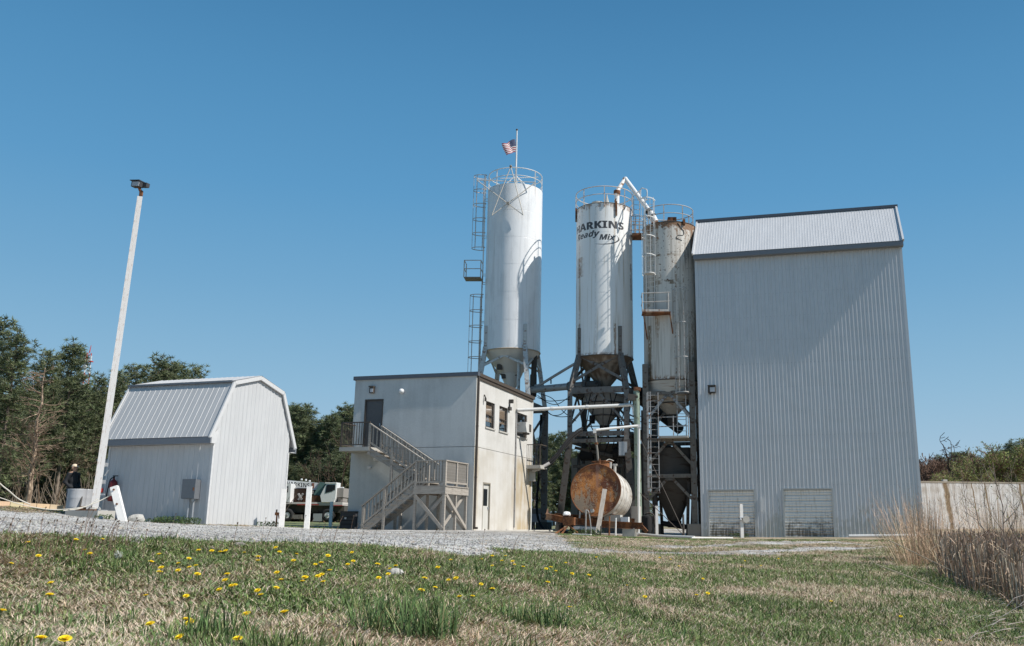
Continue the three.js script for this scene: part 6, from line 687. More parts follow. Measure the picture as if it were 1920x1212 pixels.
// ---------------------------------------------------------------- the standing person
{
  const b = onGround(125, 32.3, -0.03), hgt = at(129, 871, 32.3).y - b.y, k = hgt / 1.78, t = thing('person', 'person in black jacket, jeans and tan cap standing behind the drums', 'person', b, 1.15); t.scale.setScalar(k);
  // bones: joints with radii, facing +z; hands in the jacket pockets
  const J = [[V(0, 0.98, 0), 0.135, V(0, 1.2, -0.01), 0.135], [V(0, 1.2, -0.01), 0.14, V(0, 1.4, -0.015), 0.125], [V(-0.1, 1.43, -0.01), 0.075, V(0.1, 1.43, -0.01), 0.075], [V(0, 1.45, 0), 0.06, V(0, 1.56, 0.015), 0.055]];
  for (const s of [-1, 1]) J.push([V(s * 0.085, 0.95, 0), 0.105, V(s * 0.095, 0.5, 0.015), 0.068], [V(s * 0.095, 0.5, 0.015), 0.066, V(s * 0.1, 0.1, -0.015), 0.047], [V(s * 0.1, 0.055, -0.03), 0.05, V(s * 0.12, 0.045, 0.14), 0.04], [V(s * 0.185, 1.42, -0.01), 0.066, V(s * 0.26, 1.14, -0.06), 0.052], [V(s * 0.26, 1.14, -0.06), 0.052, V(s * 0.18, 0.98, 0.1), 0.043], [V(s * 0.18, 0.98, 0.1), 0.05, V(s * 0.12, 0.96, 0.13), 0.04]);
  const field = (p, x, y, z) => { let e = 0; for (const [a, ra, c, rb] of p) { const dx = c.x - a.x, dy = c.y - a.y, dz = c.z - a.z, t2 = clamp(((x - a.x) * dx + (y - a.y) * dy + (z - a.z) * dz) / (dx * dx + dy * dy + dz * dz)), d = Math.hypot(x - a.x - dx * t2, y - a.y - dy * t2, z - a.z - dz * t2) - (ra + (rb - ra) * t2); e += Math.exp(-d * 45); } return -Math.log(e + 1e-12) / 45; };
  const march = (bones, c, half, res) => { const mc = new MarchingCubes(res, new THREE.MeshBasicMaterial(), false, false, 200000); mc.isolation = 0; for (let i = 0; i < res; i++) for (let j = 0; j < res; j++) for (let l = 0; l < res; l++) { const x = c.x + half * (i - res / 2) / (res / 2), y = c.y + half * (j - res / 2) / (res / 2), z = c.z + half * (l - res / 2) / (res / 2); mc.field[i + j * res + l * res * res] = Math.abs(x) > 0.42 || z > 0.36 || z < -0.3 ? -0.3 : -field(bones, x, y, z); } mc.update(); const n = mc.count, P = new Float32Array(n * 3), N = new Float32Array(n * 3); for (let i = 0; i < n; i++) for (let q = 0; q < 3; q++) { P[i * 3 + q] = mc.positionArray[i * 3 + q] * half + [c.x, c.y, c.z][q]; N[i * 3 + q] = mc.normalArray[i * 3 + q]; } const g = new THREE.BufferGeometry(); g.setAttribute('position', new THREE.BufferAttribute(P, 3)); g.setAttribute('normal', new THREE.BufferAttribute(N, 3)); return g; };
  const head = [[V(0, 1.68, 0.0), 0.082, V(0, 1.7, -0.02), 0.085], [V(0, 1.63, 0.03), 0.06, V(0, 1.6, 0.045), 0.045], [V(0, 1.645, 0.085), 0.012, V(0, 1.632, 0.105), 0.013], [V(-0.088, 1.66, 0), 0.014, V(-0.09, 1.635, 0.0), 0.012], [V(0.088, 1.66, 0), 0.014, V(0.09, 1.635, 0), 0.012]];
  const body = mergeGeometries([march(J, V(0, 0.8, 0), 0.84, 110), march([...head, [V(0, 1.5, 0.01), 0.055, V(0, 1.6, 0.01), 0.055]], V(0, 1.63, 0), 0.2, 64)]), P = body.attributes.position, col = new Float32Array(P.count * 3);
  for (let i = 0; i < P.count; i++) { const x = P.getX(i), y = P.getY(i), z = P.getZ(i); let c = y > 1.485 ? [0.42, 0.25, 0.17] : y > 0.93 ? [0.012, 0.013, 0.016] : y > 0.09 ? [0.03, 0.05, 0.09] : [0.02, 0.017, 0.015]; if (y > 1.645 && y < 1.66 && z > 0.05 && Math.abs(Math.abs(x) - 0.033) < 0.014) c = [0.02, 0.015, 0.012]; if (y > 1.588 && y < 1.596 && z > 0.06 && Math.abs(x) < 0.025) c = [0.25, 0.1, 0.08]; if (y > 1.36 && y < 1.45 && z < 0 && Math.abs(x) < 0.17 && y > 0.9) c = [0.03, 0.032, 0.04]; col.set(c, i * 3); }
  body.setAttribute('color', new THREE.BufferAttribute(col, 3)); part('body', body, mat([1, 1, 1], 0.8, 0, { vertexColors: true }), t);
  const cap = new THREE.SphereGeometry(0.105, 24, 12, 0, Math.PI * 2, 0, Math.PI * 0.5); cap.scale(0.95, 0.95, 1.05); cap.translate(0, 1.695, -0.012); const vis = new THREE.CylinderGeometry(0.085, 0.085, 0.012, 20, 1, false, -Math.PI / 2, Math.PI); vis.scale(1, 1, 1.3); vis.rotateX(0.15); vis.translate(0, 1.7, 0.075); part('cap', new MB().add(cap).add(vis), mat([0.78, 0.62, 0.45], 0.9, 0, { map: T.grain }), t); const hair = new THREE.SphereGeometry(0.096, 20, 10, Math.PI * 1.05, Math.PI * 0.9, Math.PI * 0.4, Math.PI * 0.28); hair.translate(0, 1.685, -0.012); part('hair', hair, mat([0.05, 0.035, 0.025], 0.9), t);
  part('collar', new MB().add(new THREE.TorusGeometry(0.075, 0.024, 8, 24).rotateX(Math.PI / 2).translate(0, 1.49, 0.0)), mat([0.012, 0.013, 0.016], 0.8), t);
}
// ---------------------------------------------------------------- retaining wall on the right
{
  const a = at(1690, 992, 59.6), b = at(2000, 992.5, 62.4), d = b.clone().sub(a), L = Math.hypot(d.x, d.z), yaw = -Math.atan2(d.z, d.x), H = at(1740, 902.5, 60).y - at(1740, 992, 60).y, t = thing('retaining_wall', 'long pale stained concrete wall across the field at the right', 'wall', V(a.x, at(1740, 992, 60).y, a.z), yaw);
  const wt = tex(2048, 512, (u, v) => { const x = u * L, y = v * (H + 0.6), s = fbm(x * 5, y * 0.5, 3, 4), s2 = fbm(x * 1.6, y * 0.25, 5, 3), f = fbm(x * 3, y * 3, 7, 4), up = smooth(0.45, 1, v); let c = mixc([0.70, 0.68, 0.655], [0.48, 0.43, 0.38], smooth(0.4, 0.66, 0.5 * s + 0.3 * f + 0.13 * up)); c = mixc(c, [0.3, 0.25, 0.2], smooth(0.6, 0.74, 0.75 * fbm(x * 14, y * 0.4, 33, 3) + 0.25 * s2) * 0.55); for (const [sx, wd] of [[3.4, 0.26], [5.35, 0.06], [6.3, 0.08], [8.9, 0.12]]) { const q = Math.abs(x - sx - 0.35 * (1 - v) + 0.2 * (f - 0.5)); c = mixc(c, [0.22, 0.15, 0.085], smooth(wd, wd * 0.3, q) * smooth(0.25, 0.6, 0.5 * s + 0.5 * f + 0.2 * v)); } return mixc(c, [0.42, 0.25, 0.12], smooth(0.96, 0.985, v + 0.02 * (f - 0.5)) * 0.7); });
  wt.repeat.set(1 / L, 1 / (H + 0.6)); wt.offset.set(0, 0.6 / (H + 0.6)); const m = mat([1, 1, 1], 0.9, 0, { map: wt, bumpMap: T.dots, bumpScale: 0.004 });
  for (let i = 0; i < 3; i++) { const x0 = i * L / 3 + 0.008, x1 = (i + 1) * L / 3 - 0.008; worldUV(part('wall_panel', new MB().span(x0, x1, -0.6, H * 0.52 - 0.004, 0, -0.3), m, t)); worldUV(part('wall_panel', new MB().span(x0, x1, H * 0.52 + 0.004, H - 0.1, 0, -0.3), m, t)); } worldUV(part('wall', new MB().span(0, L, -0.6, H - 0.1, -0.012, -0.26), m, t)); part('coping', new MB().span(0, L, H - 0.098, H, 0.02, -0.32), mat([0.75, 0.66, 0.56], 0.9, 0, { map: T.conc }), t); part('bracket', new MB().box(3.45, H + 0.06, -0.1, 0.3, 0.12, 0.2), M.conc, t);
}
// ---------------------------------------------------------------- trees
const tone = (c, q) => c.map(v => v * q);
const leafMat = (rough = 0.9) => new THREE.MeshPhysicalMaterial({ roughness: rough, side: THREE.DoubleSide, vertexColors: true, transmission: 0.0 });
const MLeaf = leafMat(), MNeedle = leafMat(); MNeedle.transmission = 0.3;
class Tri { constructor() { this.p = []; this.c = []; } tri(a, b, c, col) { this.p.push(a.x, a.y, a.z, b.x, b.y, b.z, c.x, c.y, c.z); for (let i = 0; i < 3; i++) this.c.push(...col); } geometry() { const g = new THREE.BufferGeometry(); g.setAttribute('position', new THREE.Float32BufferAttribute(this.p, 3)); g.setAttribute('color', new THREE.Float32BufferAttribute(this.c, 3)); g.computeVertexNormals(); return g; } }
const rdir = () => { const u = rr(-1, 1), a = rr(0, 6.283), s = Math.sqrt(1 - u * u); return V(s * Math.cos(a), u, s * Math.sin(a)); };
function limb(mb, pts, r0, r1, seg = 5) { for (let i = 0; i < pts.length - 1; i++) mb.rod(pts[i], pts[i + 1], mix(r0, r1, i / (pts.length - 1)), mix(r0, r1, (i + 1) / (pts.length - 1)), seg); }
function pineVariant(H, o) {                                          // loblolly pine: trunk, upswept limbs, bushy needle clumps with gaps
  const trunk = new MB(), crown = new Tri(), bend = V(rr(-0.4, 0.4), 0, rr(-0.4, 0.4)), tp = t => V(bend.x * t * t, H * t, bend.z * t * t), pts = []; for (let i = 0; i <= 7; i++) pts.push(tp(i / 7 * 0.97)); limb(trunk, pts, H * 0.0125, 0.03, 7);
  const clump = (c, R, tone) => { const n = 22; for (let k = 0; k < n; k++) { const d = rdir(); d.y = d.y * 0.7 + 0.28; d.normalize(); const L = R * rr(0.7, 1.15), s = rdir().cross(d).normalize().multiplyScalar(R * rr(0.045, 0.095)), b = c.clone().addScaledVector(d, R * 0.12), e = c.clone().addScaledVector(d, L), q = tone * rr(0.7, 1.3), col = mixc([0.115 * q, 0.15 * q, 0.065 * q], [0.28 * q, 0.27 * q, 0.115 * q], o.warm * rnd() + (rnd() < 0.1 ? 0.35 : 0)); crown.tri(b.clone().add(s), b.clone().sub(s), e, col); } };
  const W = o.whorls || 20;
  for (let w = 0; w < W; w++) {
    const t = mix(o.low, 0.985, Math.pow(w / (W - 1), 0.85)), rel = (t - o.low) / (1 - o.low), prof = Math.pow(1 - rel, 0.62) * smooth(-0.35, 0.25, rel) , nb = 4 + Math.floor(rnd() * 3), a0 = rr(0, 6.28);
    for (let b = 0; b < nb; b++) {
      if (rnd() < 0.1) continue; const a = a0 + b * 6.283 / nb + rr(-0.4, 0.4), L = H * o.spread * prof * rr(0.6, 1.25) + 0.35, up = rr(0.05, 0.5) + rel * 0.5, s = tp(t), bp = []; for (let i = 0; i <= 3; i++) { const q = i / 3; bp.push(V(s.x + Math.cos(a) * L * q, s.y + L * up * q * q * 0.7 + rr(-0.04, 0.04) * L, s.z + Math.sin(a) * L * q)); } limb(trunk, bp, 0.045, 0.012, 3);
      const n = Math.max(2, Math.round(L * 4.6)); for (let i = 0; i < n; i++) { const q = mix(0.3, 1, i / (n - 1 || 1)), p = bp[0].clone().lerp(bp[3], q); p.y += (q * q - q) * L * up * 0.4; p.add(rdir().multiplyScalar(0.14 + 0.24 * L * 0.3)); clump(p, rr(0.26, 0.42) * o.size, rr(0.75, 1.25)); }
    }
  }
  clump(tp(0.985), 0.4, 1); return { trunk: trunk.geometry(), crown: crown.geometry(), H };
}
function bareVariant(H, o) {                                          // leafless tree by forking twigs; optional buds
  const wood = new MB(), buds = new Tri();
  const grow = (p, d, L, r, lv) => { const n = 3, pts = [p.clone()], dd = d.clone(); for (let i = 0; i < n; i++) { dd.add(rdir().multiplyScalar(o.crook)).normalize(); dd.y += o.lift; dd.normalize(); pts.push(pts[i].clone().addScaledVector(dd, L / n)); } limb(wood, pts, Math.max(r, o.minr), Math.max(r * 0.6, o.minr), lv < 2 ? 6 : 3);
    if (lv >= o.levels) { if (o.bud) for (let k = 0; k < o.bud; k++) { const c = pts[1 + Math.floor(rnd() * 3)].clone().add(rdir().multiplyScalar(0.18)), u = rdir().multiplyScalar(o.leaf), v = rdir().multiplyScalar(o.leaf), q = rr(0.7, 1.3); buds.tri(c, c.clone().add(u), c.clone().add(v), [o.col[0] * q, o.col[1] * q, o.col[2] * q]); } return; }
    const k = o.forks + (rnd() < 0.5 ? 1 : 0); for (let i = 0; i < k; i++) { const f = i === 0 ? 1 : rr(0.4, 1), base = pts[Math.min(n, Math.max(1, Math.round(f * n)))], nd = dd.clone().add(rdir().multiplyScalar(o.open * (i === 0 ? 0.45 : 1))).normalize(); grow(base, nd, L * rr(0.62, 0.85), r * (i === 0 ? 0.62 : 0.46), lv + 1); } };
  grow(V(0, 0, 0), V(rr(-0.1, 0.1), 1, rr(-0.1, 0.1)).normalize(), H * o.bole, H * o.thick, 0); const tg = wood.geometry(); tg.computeBoundingBox(); return { trunk: tg, crown: o.bud ? buds.geometry() : null, H: tg.boundingBox.max.y };
}
seed = 101;
const PINES = [0, 1, 2, 3, 4].map(i => pineVariant(12, { low: [0.12, 0.3, 0.2, 0.38, 0.05][i], spread: [0.17, 0.14, 0.16, 0.135, 0.185][i], warm: [0.25, 0.15, 0.35, 0.2, 0.3][i], size: 1.15, whorls: [24, 22, 23, 20, 26][i] }));
const protos = new Map();
function tree(kind, v, label, p, H, turn, group, barkM, sx = 1) {
  let t = protos.get(v); const first = !t;
  if (first) { t = thing(kind, label, 'tree', p, turn, group); part('trunk', v.trunk, barkM, t); if (v.crown) part('crown', v.crown, MNeedle, t); protos.set(v, t); } else { t = copy(t, label, p, turn); if (group) t.userData.group = group; else delete t.userData.group; }
  t.scale.set(H / v.H * sx, H / v.H, H / v.H * sx); return t;
}
const treeAt = (px, topY, w) => { const p = onGround(px, w, -0.1); return [p, at(px, topY, w).y - p.y]; };
seed = 202;
const nearPines = [[-70, 600, 52], [-18, 628, 50, 'big pine cut by the left edge of the photograph'], [42, 662, 54, 'dark pine second from the left edge behind the pale bare tree'], [96, 646, 56, 'tall pine with a pointed top behind the pale bare tree'], [150, 708, 58, 'bushy pine just below the radio mast'], [184, 700, 63, 'pine directly behind the middle of the leaning lamp pole'], [226, 688, 66, 'pine just right of the lamp pole above the barn roof edge'], [262, 674, 68, 'broad pine above the left end of the barn roof'], [298, 680, 70, 'narrow pine above the middle of the barn roof'], [334, 690, 72, 'last pine above the right part of the barn roof']];
nearPines.forEach(([x, y, w, label], i) => { const [p, H] = treeAt(x, y, w); tree('pine_tree', PINES[[4, 0, 2, 1, 0, 2, 4, 0, 1, 2][i]], label || 'pine just outside the left edge of the photograph', p, H, rr(0, 6), null, M.bark, rr(1.0, 1.2)); });
for (let i = 0; i < 34; i++) { const x = -140 + i * 15.6 + rr(-8, 8), w = rr(60, 84), [p, H] = treeAt(x, rr(700, 775), w); tree('pine_tree', PINES[i % 5], 'pine in the dense rows behind the barn and the lamp pole', p, H, rr(0, 6), 'pines in the rows behind the barn', M.bark, rr(1.15, 1.45)); }
for (let i = 0; i < 13; i++) { const x = 505 + i * 13 + rr(-4, 4), w = rr(100, 116), [p, H] = treeAt(x, [775, 770, 762, 758, 763, 785, 792, 788, 780, 770, 762, 768, 772][i] + rr(-3, 3), w); tree('pine_tree', PINES[[0, 2, 4, 1, 3][i % 5]], 'pine in the wood between the barn and the office', p, H, rr(0, 6), 'pines between the barn and the office', M.bark, rr(1.05, 1.35)); }
for (let i = 0; i < 12; i++) { const x = 500 + i * 15 + rr(-5, 5), w = rr(95, 104), [p, H] = treeAt(x, rr(850, 885), w); tree('pine_tree', PINES[[4, 0][i % 2]], 'low young pine behind the crane truck', p, H, rr(0, 6), 'young pines behind the crane truck', M.bark, rr(1.3, 1.9)); }
for (let i = 0; i < 18; i++) { const x = 985 + i * 13 + rr(-4, 4), w = rr(104, 122), [p, H] = treeAt(x, i < 6 ? [838, 826, 830, 815, 818, 812][i] : rr(815, 850), w); tree('pine_tree', PINES[[2, 4, 0, 1][i % 4]], 'pine in the wood seen behind the silo towers', p, H, rr(0, 6), 'pines behind the silo towers', M.bark, rr(1.1, 1.5)); }
seed = 303;
{ // leafless trees at the left, in front of the pines
  const B = [0, 1].map(() => bareVariant(8, { minr: 0.013, bole: 0.33, thick: 0.013, levels: 5, forks: 2, open: 0.75, crook: 0.22, lift: 0.06 })), bm = mat([0.30, 0.255, 0.21], 0.95, 0, { map: T.bark }); bm.color.multiplyScalar(2.4);
  { // the tall pale one: two straight stems with many thin side branches
    const mk = (base, top, r, n, tw) => { const mb = new MB(), pts = []; for (let i = 0; i <= 8; i++) pts.push(base.clone().lerp(top, i / 8).add(V(rr(-0.1, 0.1), 0, rr(-0.1, 0.1)).multiplyScalar(i % 8 ? 1 : 0))); limb(mb, pts, r, 0.018, 6); const br = new MB(), len = top.distanceTo(base); for (let k = 0; k < n; k++) { const f = rr(0.2, 0.97), i = Math.min(7, Math.floor(f * 8)), b = pts[i].clone().lerp(pts[i + 1], f * 8 - i), L = len * rr(0.1, 0.27) * (1.1 - f * 0.6), a = rr(0, 6.28), d = V(Math.cos(a), rr(-0.1, 0.7), Math.sin(a) * 0.6).normalize(), e = [b]; for (let j = 1; j <= 3; j++) { d.add(rdir().multiplyScalar(0.22)).normalize(); e.push(e[j - 1].clone().addScaledVector(d, L / 3)); } limb(br, e, 0.026, 0.012, 4); for (let j = 0; j < tw; j++) { const o = e[1 + Math.floor(rnd() * 2)].clone().lerp(e[3], rnd() * 0.6), dd = d.clone().add(rdir().multiplyScalar(0.8)).normalize(); br.rod(o, o.clone().addScaledVector(dd, L * rr(0.2, 0.5)), 0.012, 0.008, 3); } } return [mb, br]; };
    const o = onGround(45, 45, -0.1), t = thing('bare_tree', 'pale leafless tree with a long bare trunk before the left pines', 'tree', o), pm = mat([2.0, 1.85, 1.65], 0.95, 0, { map: T.bark }), pm2 = mat([1.9, 1.8, 1.62], 0.95, 0, { map: T.bark }); for (const [tp, r, n] of [[at(84, 690, 45), 0.13, 60], [at(76, 790, 45.3), 0.08, 34]]) { const [s, b] = mk(V(0, 0, 0), tp.clone().sub(o), r, n, 5); part('trunk', s, pm2, t); part('branches', b, pm, t); }
  }
  [[66, 772, 44.5, 'thinner leafless tree just right of the pale bare trunk', 1], [98, 800, 46, 'small leafless tree with pale twigs left of the person', 0], [28, 830, 47, 'low leafless shrub tree near the left edge', 1]].forEach(([x, y, w, label, v]) => { const [p, H] = treeAt(x, y, w); tree('bare_tree', B[v], label, p, H, rr(0, 6), null, bm, 0.62); });
  const B2 = [0, 1].map(() => bareVariant(8, { minr: 0.02, bole: 0.3, thick: 0.012, levels: 5, forks: 2, open: 0.8, crook: 0.25, lift: 0.03 })); [[626, 812, 93, 'pale leafless tree right behind the cab of the crane truck', 0], [650, 830, 92, 'leafless tree touching the left edge of the office', 1], [606, 842, 94, 'low leafless tree above the boom tip of the truck', 1]].forEach(([x, y, w, label, v]) => { const [p, H] = treeAt(x, y, w); tree('bare_tree', B2[v], label, p, H, rr(0, 6), null, bm, 1.1); });
  // right side: oak, thicket, willow, pines
  const oak = bareVariant(10, { minr: 0.022, bole: 0.26, thick: 0.03, levels: 6, forks: 2, open: 1.15, crook: 0.3, lift: 0.03 }), om = mat([0.5, 0.43, 0.4], 0.95, 0, { map: T.bark }); const [p, H] = treeAt(1770, 818, 92); tree('oak_tree', oak, 'large leafless oak with spreading dark limbs above the retaining wall', p, H, 2.2, null, om, 1.15);
  const th = [0, 1].map(() => bareVariant(7, { minr: 0.014, bole: 0.22, thick: 0.009, levels: 5, forks: 3, open: 0.7, crook: 0.25, lift: 0.05 })), tm = mat([1.7, 1.4, 1.25], 0.95, 0, { map: T.bark }); for (let i = 0; i < 13; i++) { const [q, h] = treeAt(1716 + i * 11 + rr(-4, 4), rr(842, 868), rr(95, 103)); tree('bare_tree', th[i % 2], 'brown leafless thicket tree above the retaining wall', q, h, rr(0, 6), 'leafless thicket above the retaining wall', tm, 1.35); }
  const wl = [0, 1].map(() => bareVariant(8, { minr: 0.022, bole: 0.25, thick: 0.01, levels: 5, forks: 3, open: 0.75, crook: 0.25, lift: 0.06, bud: 11, leaf: 0.1, col: [0.27, 0.3, 0.085] })); [[1858, 830, 88, 'broad tree with fresh yellow green leaves above the retaining wall', 0], [1818, 862, 86, 'lower fresh green tree left of the broad yellow green one', 1], [1884, 842, 87, 'fresh green tree just left of the dark pine at the right edge', 1], [1800, 884, 84, 'low bright green shrub tree just above the retaining wall', 0]].forEach(([x, y, w, label, v]) => { const [q, h] = treeAt(x, y, w); tree('leafing_tree', wl[v], label, q, h, rr(0, 6), null, tm, 1.15); });
  [[1910, 830, 92, 'dark pine at the right edge of the photograph', 0], [1935, 826, 94, 'dark pine just outside the right edge', 2], [1890, 850, 100, 'dark pine partly behind the fresh green tree at the right', 4]].forEach(([x, y, w, label, v]) => { const [q, h] = treeAt(x, y, w); tree('pine_tree', PINES[v], label, q, h, rr(0, 6), null, M.bark, 1.5); });
  for (let i = 0; i < 15; i++) { const [q, h] = treeAt(1728 + i * 14 + rr(-4, 4), [880, 884, 876, 866, 856, 852, 850, 854, 858, 862, 860, 852, 846, 842, 838][i], rr(124, 140)); tree('pine_tree', PINES[[4, 0, 2][i % 3]], 'dark pine in the row behind the oak and the thicket', q, h, rr(0, 6), 'pines in the row behind the oak', M.bark, 1.7); }
  // undergrowth of the left wood, one dark tangle
  const tw = new MB(); for (let i = 0; i < 1500; i++) { const a = onGround(rr(-140, 520), rr(50, 76), 0), b = a.clone().add(V(rr(-0.9, 0.9), rr(0.4, 2.3), rr(-0.5, 0.5))); tw.rod(a, b, 0.022, 0.012, 3); } tag(part('undergrowth', tw, mat([0.19, 0.15, 0.115], 0.95)), 'tangle of brown twigs on the ground under the left pines', 'undergrowth', null, 'stuff');
  const tf = new Tri(); for (let i = 0; i < 26000; i++) { const x = rr(-160, 700), c = onGround(x, x > 490 ? rr(95, 125) : rr(56, 90), 0); c.y += Math.pow(rnd(), 1.5) * (x > 490 ? 3.2 : 3.5); const u = rdir().multiplyScalar(0.34), v = rdir().multiplyScalar(0.3), q = rr(0.5, 1.2); tf.tri(c, c.clone().add(u), c.clone().add(v), mixc([0.06 * q, 0.075 * q, 0.035 * q], [0.14 * q, 0.1 * q, 0.055 * q], rnd())); } tag(part('shrub_layer', tf.geometry(), MLeaf), 'low dark shrubs filling the floor of the pine wood', 'shrubs', null, 'stuff');
}
// ---------------------------------------------------------------- grass, weeds, flowers
seed = 404;
function blade(tri, p, d, L, w, droop, c0, c1) {                      // a bent tapering blade of grass
  const s = V(-d.z, 0, d.x).normalize().multiplyScalar(w / 2); let a = p.clone(), dir = d.clone(), wl = 1; const n = 3;
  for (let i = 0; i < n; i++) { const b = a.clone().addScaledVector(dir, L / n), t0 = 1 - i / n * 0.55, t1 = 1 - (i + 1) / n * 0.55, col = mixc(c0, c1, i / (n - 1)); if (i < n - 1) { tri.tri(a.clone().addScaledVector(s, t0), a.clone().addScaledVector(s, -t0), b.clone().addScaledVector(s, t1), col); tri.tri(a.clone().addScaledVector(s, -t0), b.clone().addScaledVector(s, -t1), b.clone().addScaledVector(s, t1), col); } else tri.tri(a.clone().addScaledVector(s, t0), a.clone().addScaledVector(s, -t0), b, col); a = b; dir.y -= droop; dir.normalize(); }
}
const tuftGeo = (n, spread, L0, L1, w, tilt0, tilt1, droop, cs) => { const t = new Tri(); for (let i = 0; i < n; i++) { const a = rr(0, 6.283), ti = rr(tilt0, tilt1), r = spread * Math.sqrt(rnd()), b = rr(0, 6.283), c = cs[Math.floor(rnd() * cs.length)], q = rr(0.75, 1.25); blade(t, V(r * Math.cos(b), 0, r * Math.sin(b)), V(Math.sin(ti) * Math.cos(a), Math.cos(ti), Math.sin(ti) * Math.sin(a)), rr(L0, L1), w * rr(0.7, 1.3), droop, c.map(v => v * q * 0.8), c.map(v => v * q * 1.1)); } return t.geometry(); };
const DRY = [[0.55, 0.44, 0.33], [0.47, 0.37, 0.27], [0.64, 0.54, 0.42], [0.36, 0.27, 0.19], [0.55, 0.43, 0.32]], GRN = [[0.105, 0.17, 0.042], [0.135, 0.2, 0.052], [0.08, 0.135, 0.036], [0.175, 0.225, 0.07]];
const geoDry = [0, 1, 2].map(() => tuftGeo(11, 0.055, 0.03, 0.08, 0.0045, 0.85, 1.6, 0.1, DRY)), geoGreen = [0, 1, 2].map(() => tuftGeo(6, 0.04, 0.02, 0.055, 0.0048, 0.2, 1.15, 0.2, GRN));
const geoWeed = [0, 1].map(() => { const t = new Tri(); for (let i = 0; i < 8; i++) { const a = i * 0.785 + rr(-0.3, 0.3), L = rr(0.018, 0.04), w = L * rr(0.14, 0.26), d = V(Math.cos(a), rr(0.15, 0.8), Math.sin(a)).normalize(), s = V(-Math.sin(a), 0, Math.cos(a)), c = tone([0.115, 0.165, 0.06], rr(0.75, 1.35)), p = V(rr(-0.015, 0.015), rr(0, 0.02), rr(-0.015, 0.015)), m = p.clone().addScaledVector(d, L * 0.55), e = p.clone().addScaledVector(d, L).add(V(0, -L * 0.12, 0)); t.tri(p, m.clone().addScaledVector(s, w), m, c); t.tri(p, m, m.clone().addScaledVector(s, -w), c); t.tri(m.clone().addScaledVector(s, w), e, m, c); t.tri(m, e, m.clone().addScaledVector(s, -w), c); } return t.geometry(); });
function scatter(name, label, category, geo, n, sampler, size, keep) {
  const list = []; for (let i = 0, k = 0; i < n && k < n * 12; k++) { const [x, w] = sampler(); if (!keep(x, -w)) continue; list.push([x, w]); i++; }
  const m = new THREE.InstancedMesh(geo, MLeaf, list.length), o = new THREE.Object3D(), c = new THREE.Color();
  list.forEach(([x, w], i) => { const s = size(w) * rr(0.7, 1.35), big = 1 + Math.max(0, w - 6) * 0.05; o.position.set(x, groundH(x, -w) - 0.004, -w); o.rotation.set(rr(-0.12, 0.12), rr(0, 6.283), rr(-0.12, 0.12)); o.scale.set(s * big, s * Math.min(big, 1.25), s * big); o.updateMatrix(); m.setMatrixAt(i, o.matrix); const q = rr(0.78, 1.22); c.setRGB(q * rr(0.95, 1.06), q, q * rr(0.9, 1.05)); m.setColorAt(i, c); });
  m.name = numbered(name); m.castShadow = m.receiveShadow = true; scene.add(m); return tag(m, label, category, null, 'stuff');
}
const wedge = (w0, w1, k = 0) => () => { const w = w0 * Math.pow(w1 / w0, Math.pow(rnd(), 1 + k)), t = rr(-0.68, 0.5); return [t * w + rr(-0.3, 0.3), w]; };
const offRoad = (x, z) => gravelAt(x, z) < 0.5 + 0.25 * (rnd() - 0.5);
const notBuilt = (x, z) => { const p = V(x, 0, z), a = FO.local(p), b = FB.local(p); return !(a.x > -5.6 && a.x < 1.1 && a.z < 3.2 && a.z > -8.5) && !(b.x > -3 && b.x < 11.2 && b.z < 0 && b.z > -12) && -z < 45; };
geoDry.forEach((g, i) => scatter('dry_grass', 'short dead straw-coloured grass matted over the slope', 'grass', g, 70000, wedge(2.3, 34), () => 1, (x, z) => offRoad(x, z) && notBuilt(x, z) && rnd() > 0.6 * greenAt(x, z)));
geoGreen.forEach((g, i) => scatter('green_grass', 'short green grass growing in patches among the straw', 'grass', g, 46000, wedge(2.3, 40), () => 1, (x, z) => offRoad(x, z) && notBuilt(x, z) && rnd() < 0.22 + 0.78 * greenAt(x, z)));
const geoLong = [0, 1].map(() => tuftGeo(8, 0.05, 0.035, 0.085, 0.006, 0.2, 1.1, 0.18, [[0.1, 0.165, 0.045], [0.13, 0.19, 0.055], [0.08, 0.135, 0.038], [0.17, 0.21, 0.075]]));
const clumpAt = (x, z) => 0.75 * smooth(0.54, 0.66, 0.75 * fbm(x * 3.4, z * 3.2, 161, 3) + 0.25 * fbm(x * 0.5, z * 0.45, 163, 2));
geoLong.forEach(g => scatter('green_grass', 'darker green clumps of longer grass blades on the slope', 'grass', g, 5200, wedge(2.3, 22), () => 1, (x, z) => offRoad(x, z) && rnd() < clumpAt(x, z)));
geoWeed.forEach((g, i) => scatter('broadleaf_weeds', 'small broad-leaved weeds and clover among the grass', 'weeds', g, 4500, wedge(2.4, 14), () => 1, (x, z) => offRoad(x, z) && rnd() < (0.1 + 0.9 * greenAt(x + 3, z)) * smooth(0.15, -0.25, x / -z)));
geoDry.slice(0, 1).forEach(g => scatter('dry_grass', 'sparse straw and weeds straggling on the gravel', 'grass', g, 2500, wedge(6, 40), () => 0.8, (x, z) => gravelAt(x, z) > 0.45 && rnd() < smooth(0.5, 0.7, fbm(x * 0.8, z * 0.8, 91, 3)) && notBuilt(x, z)));
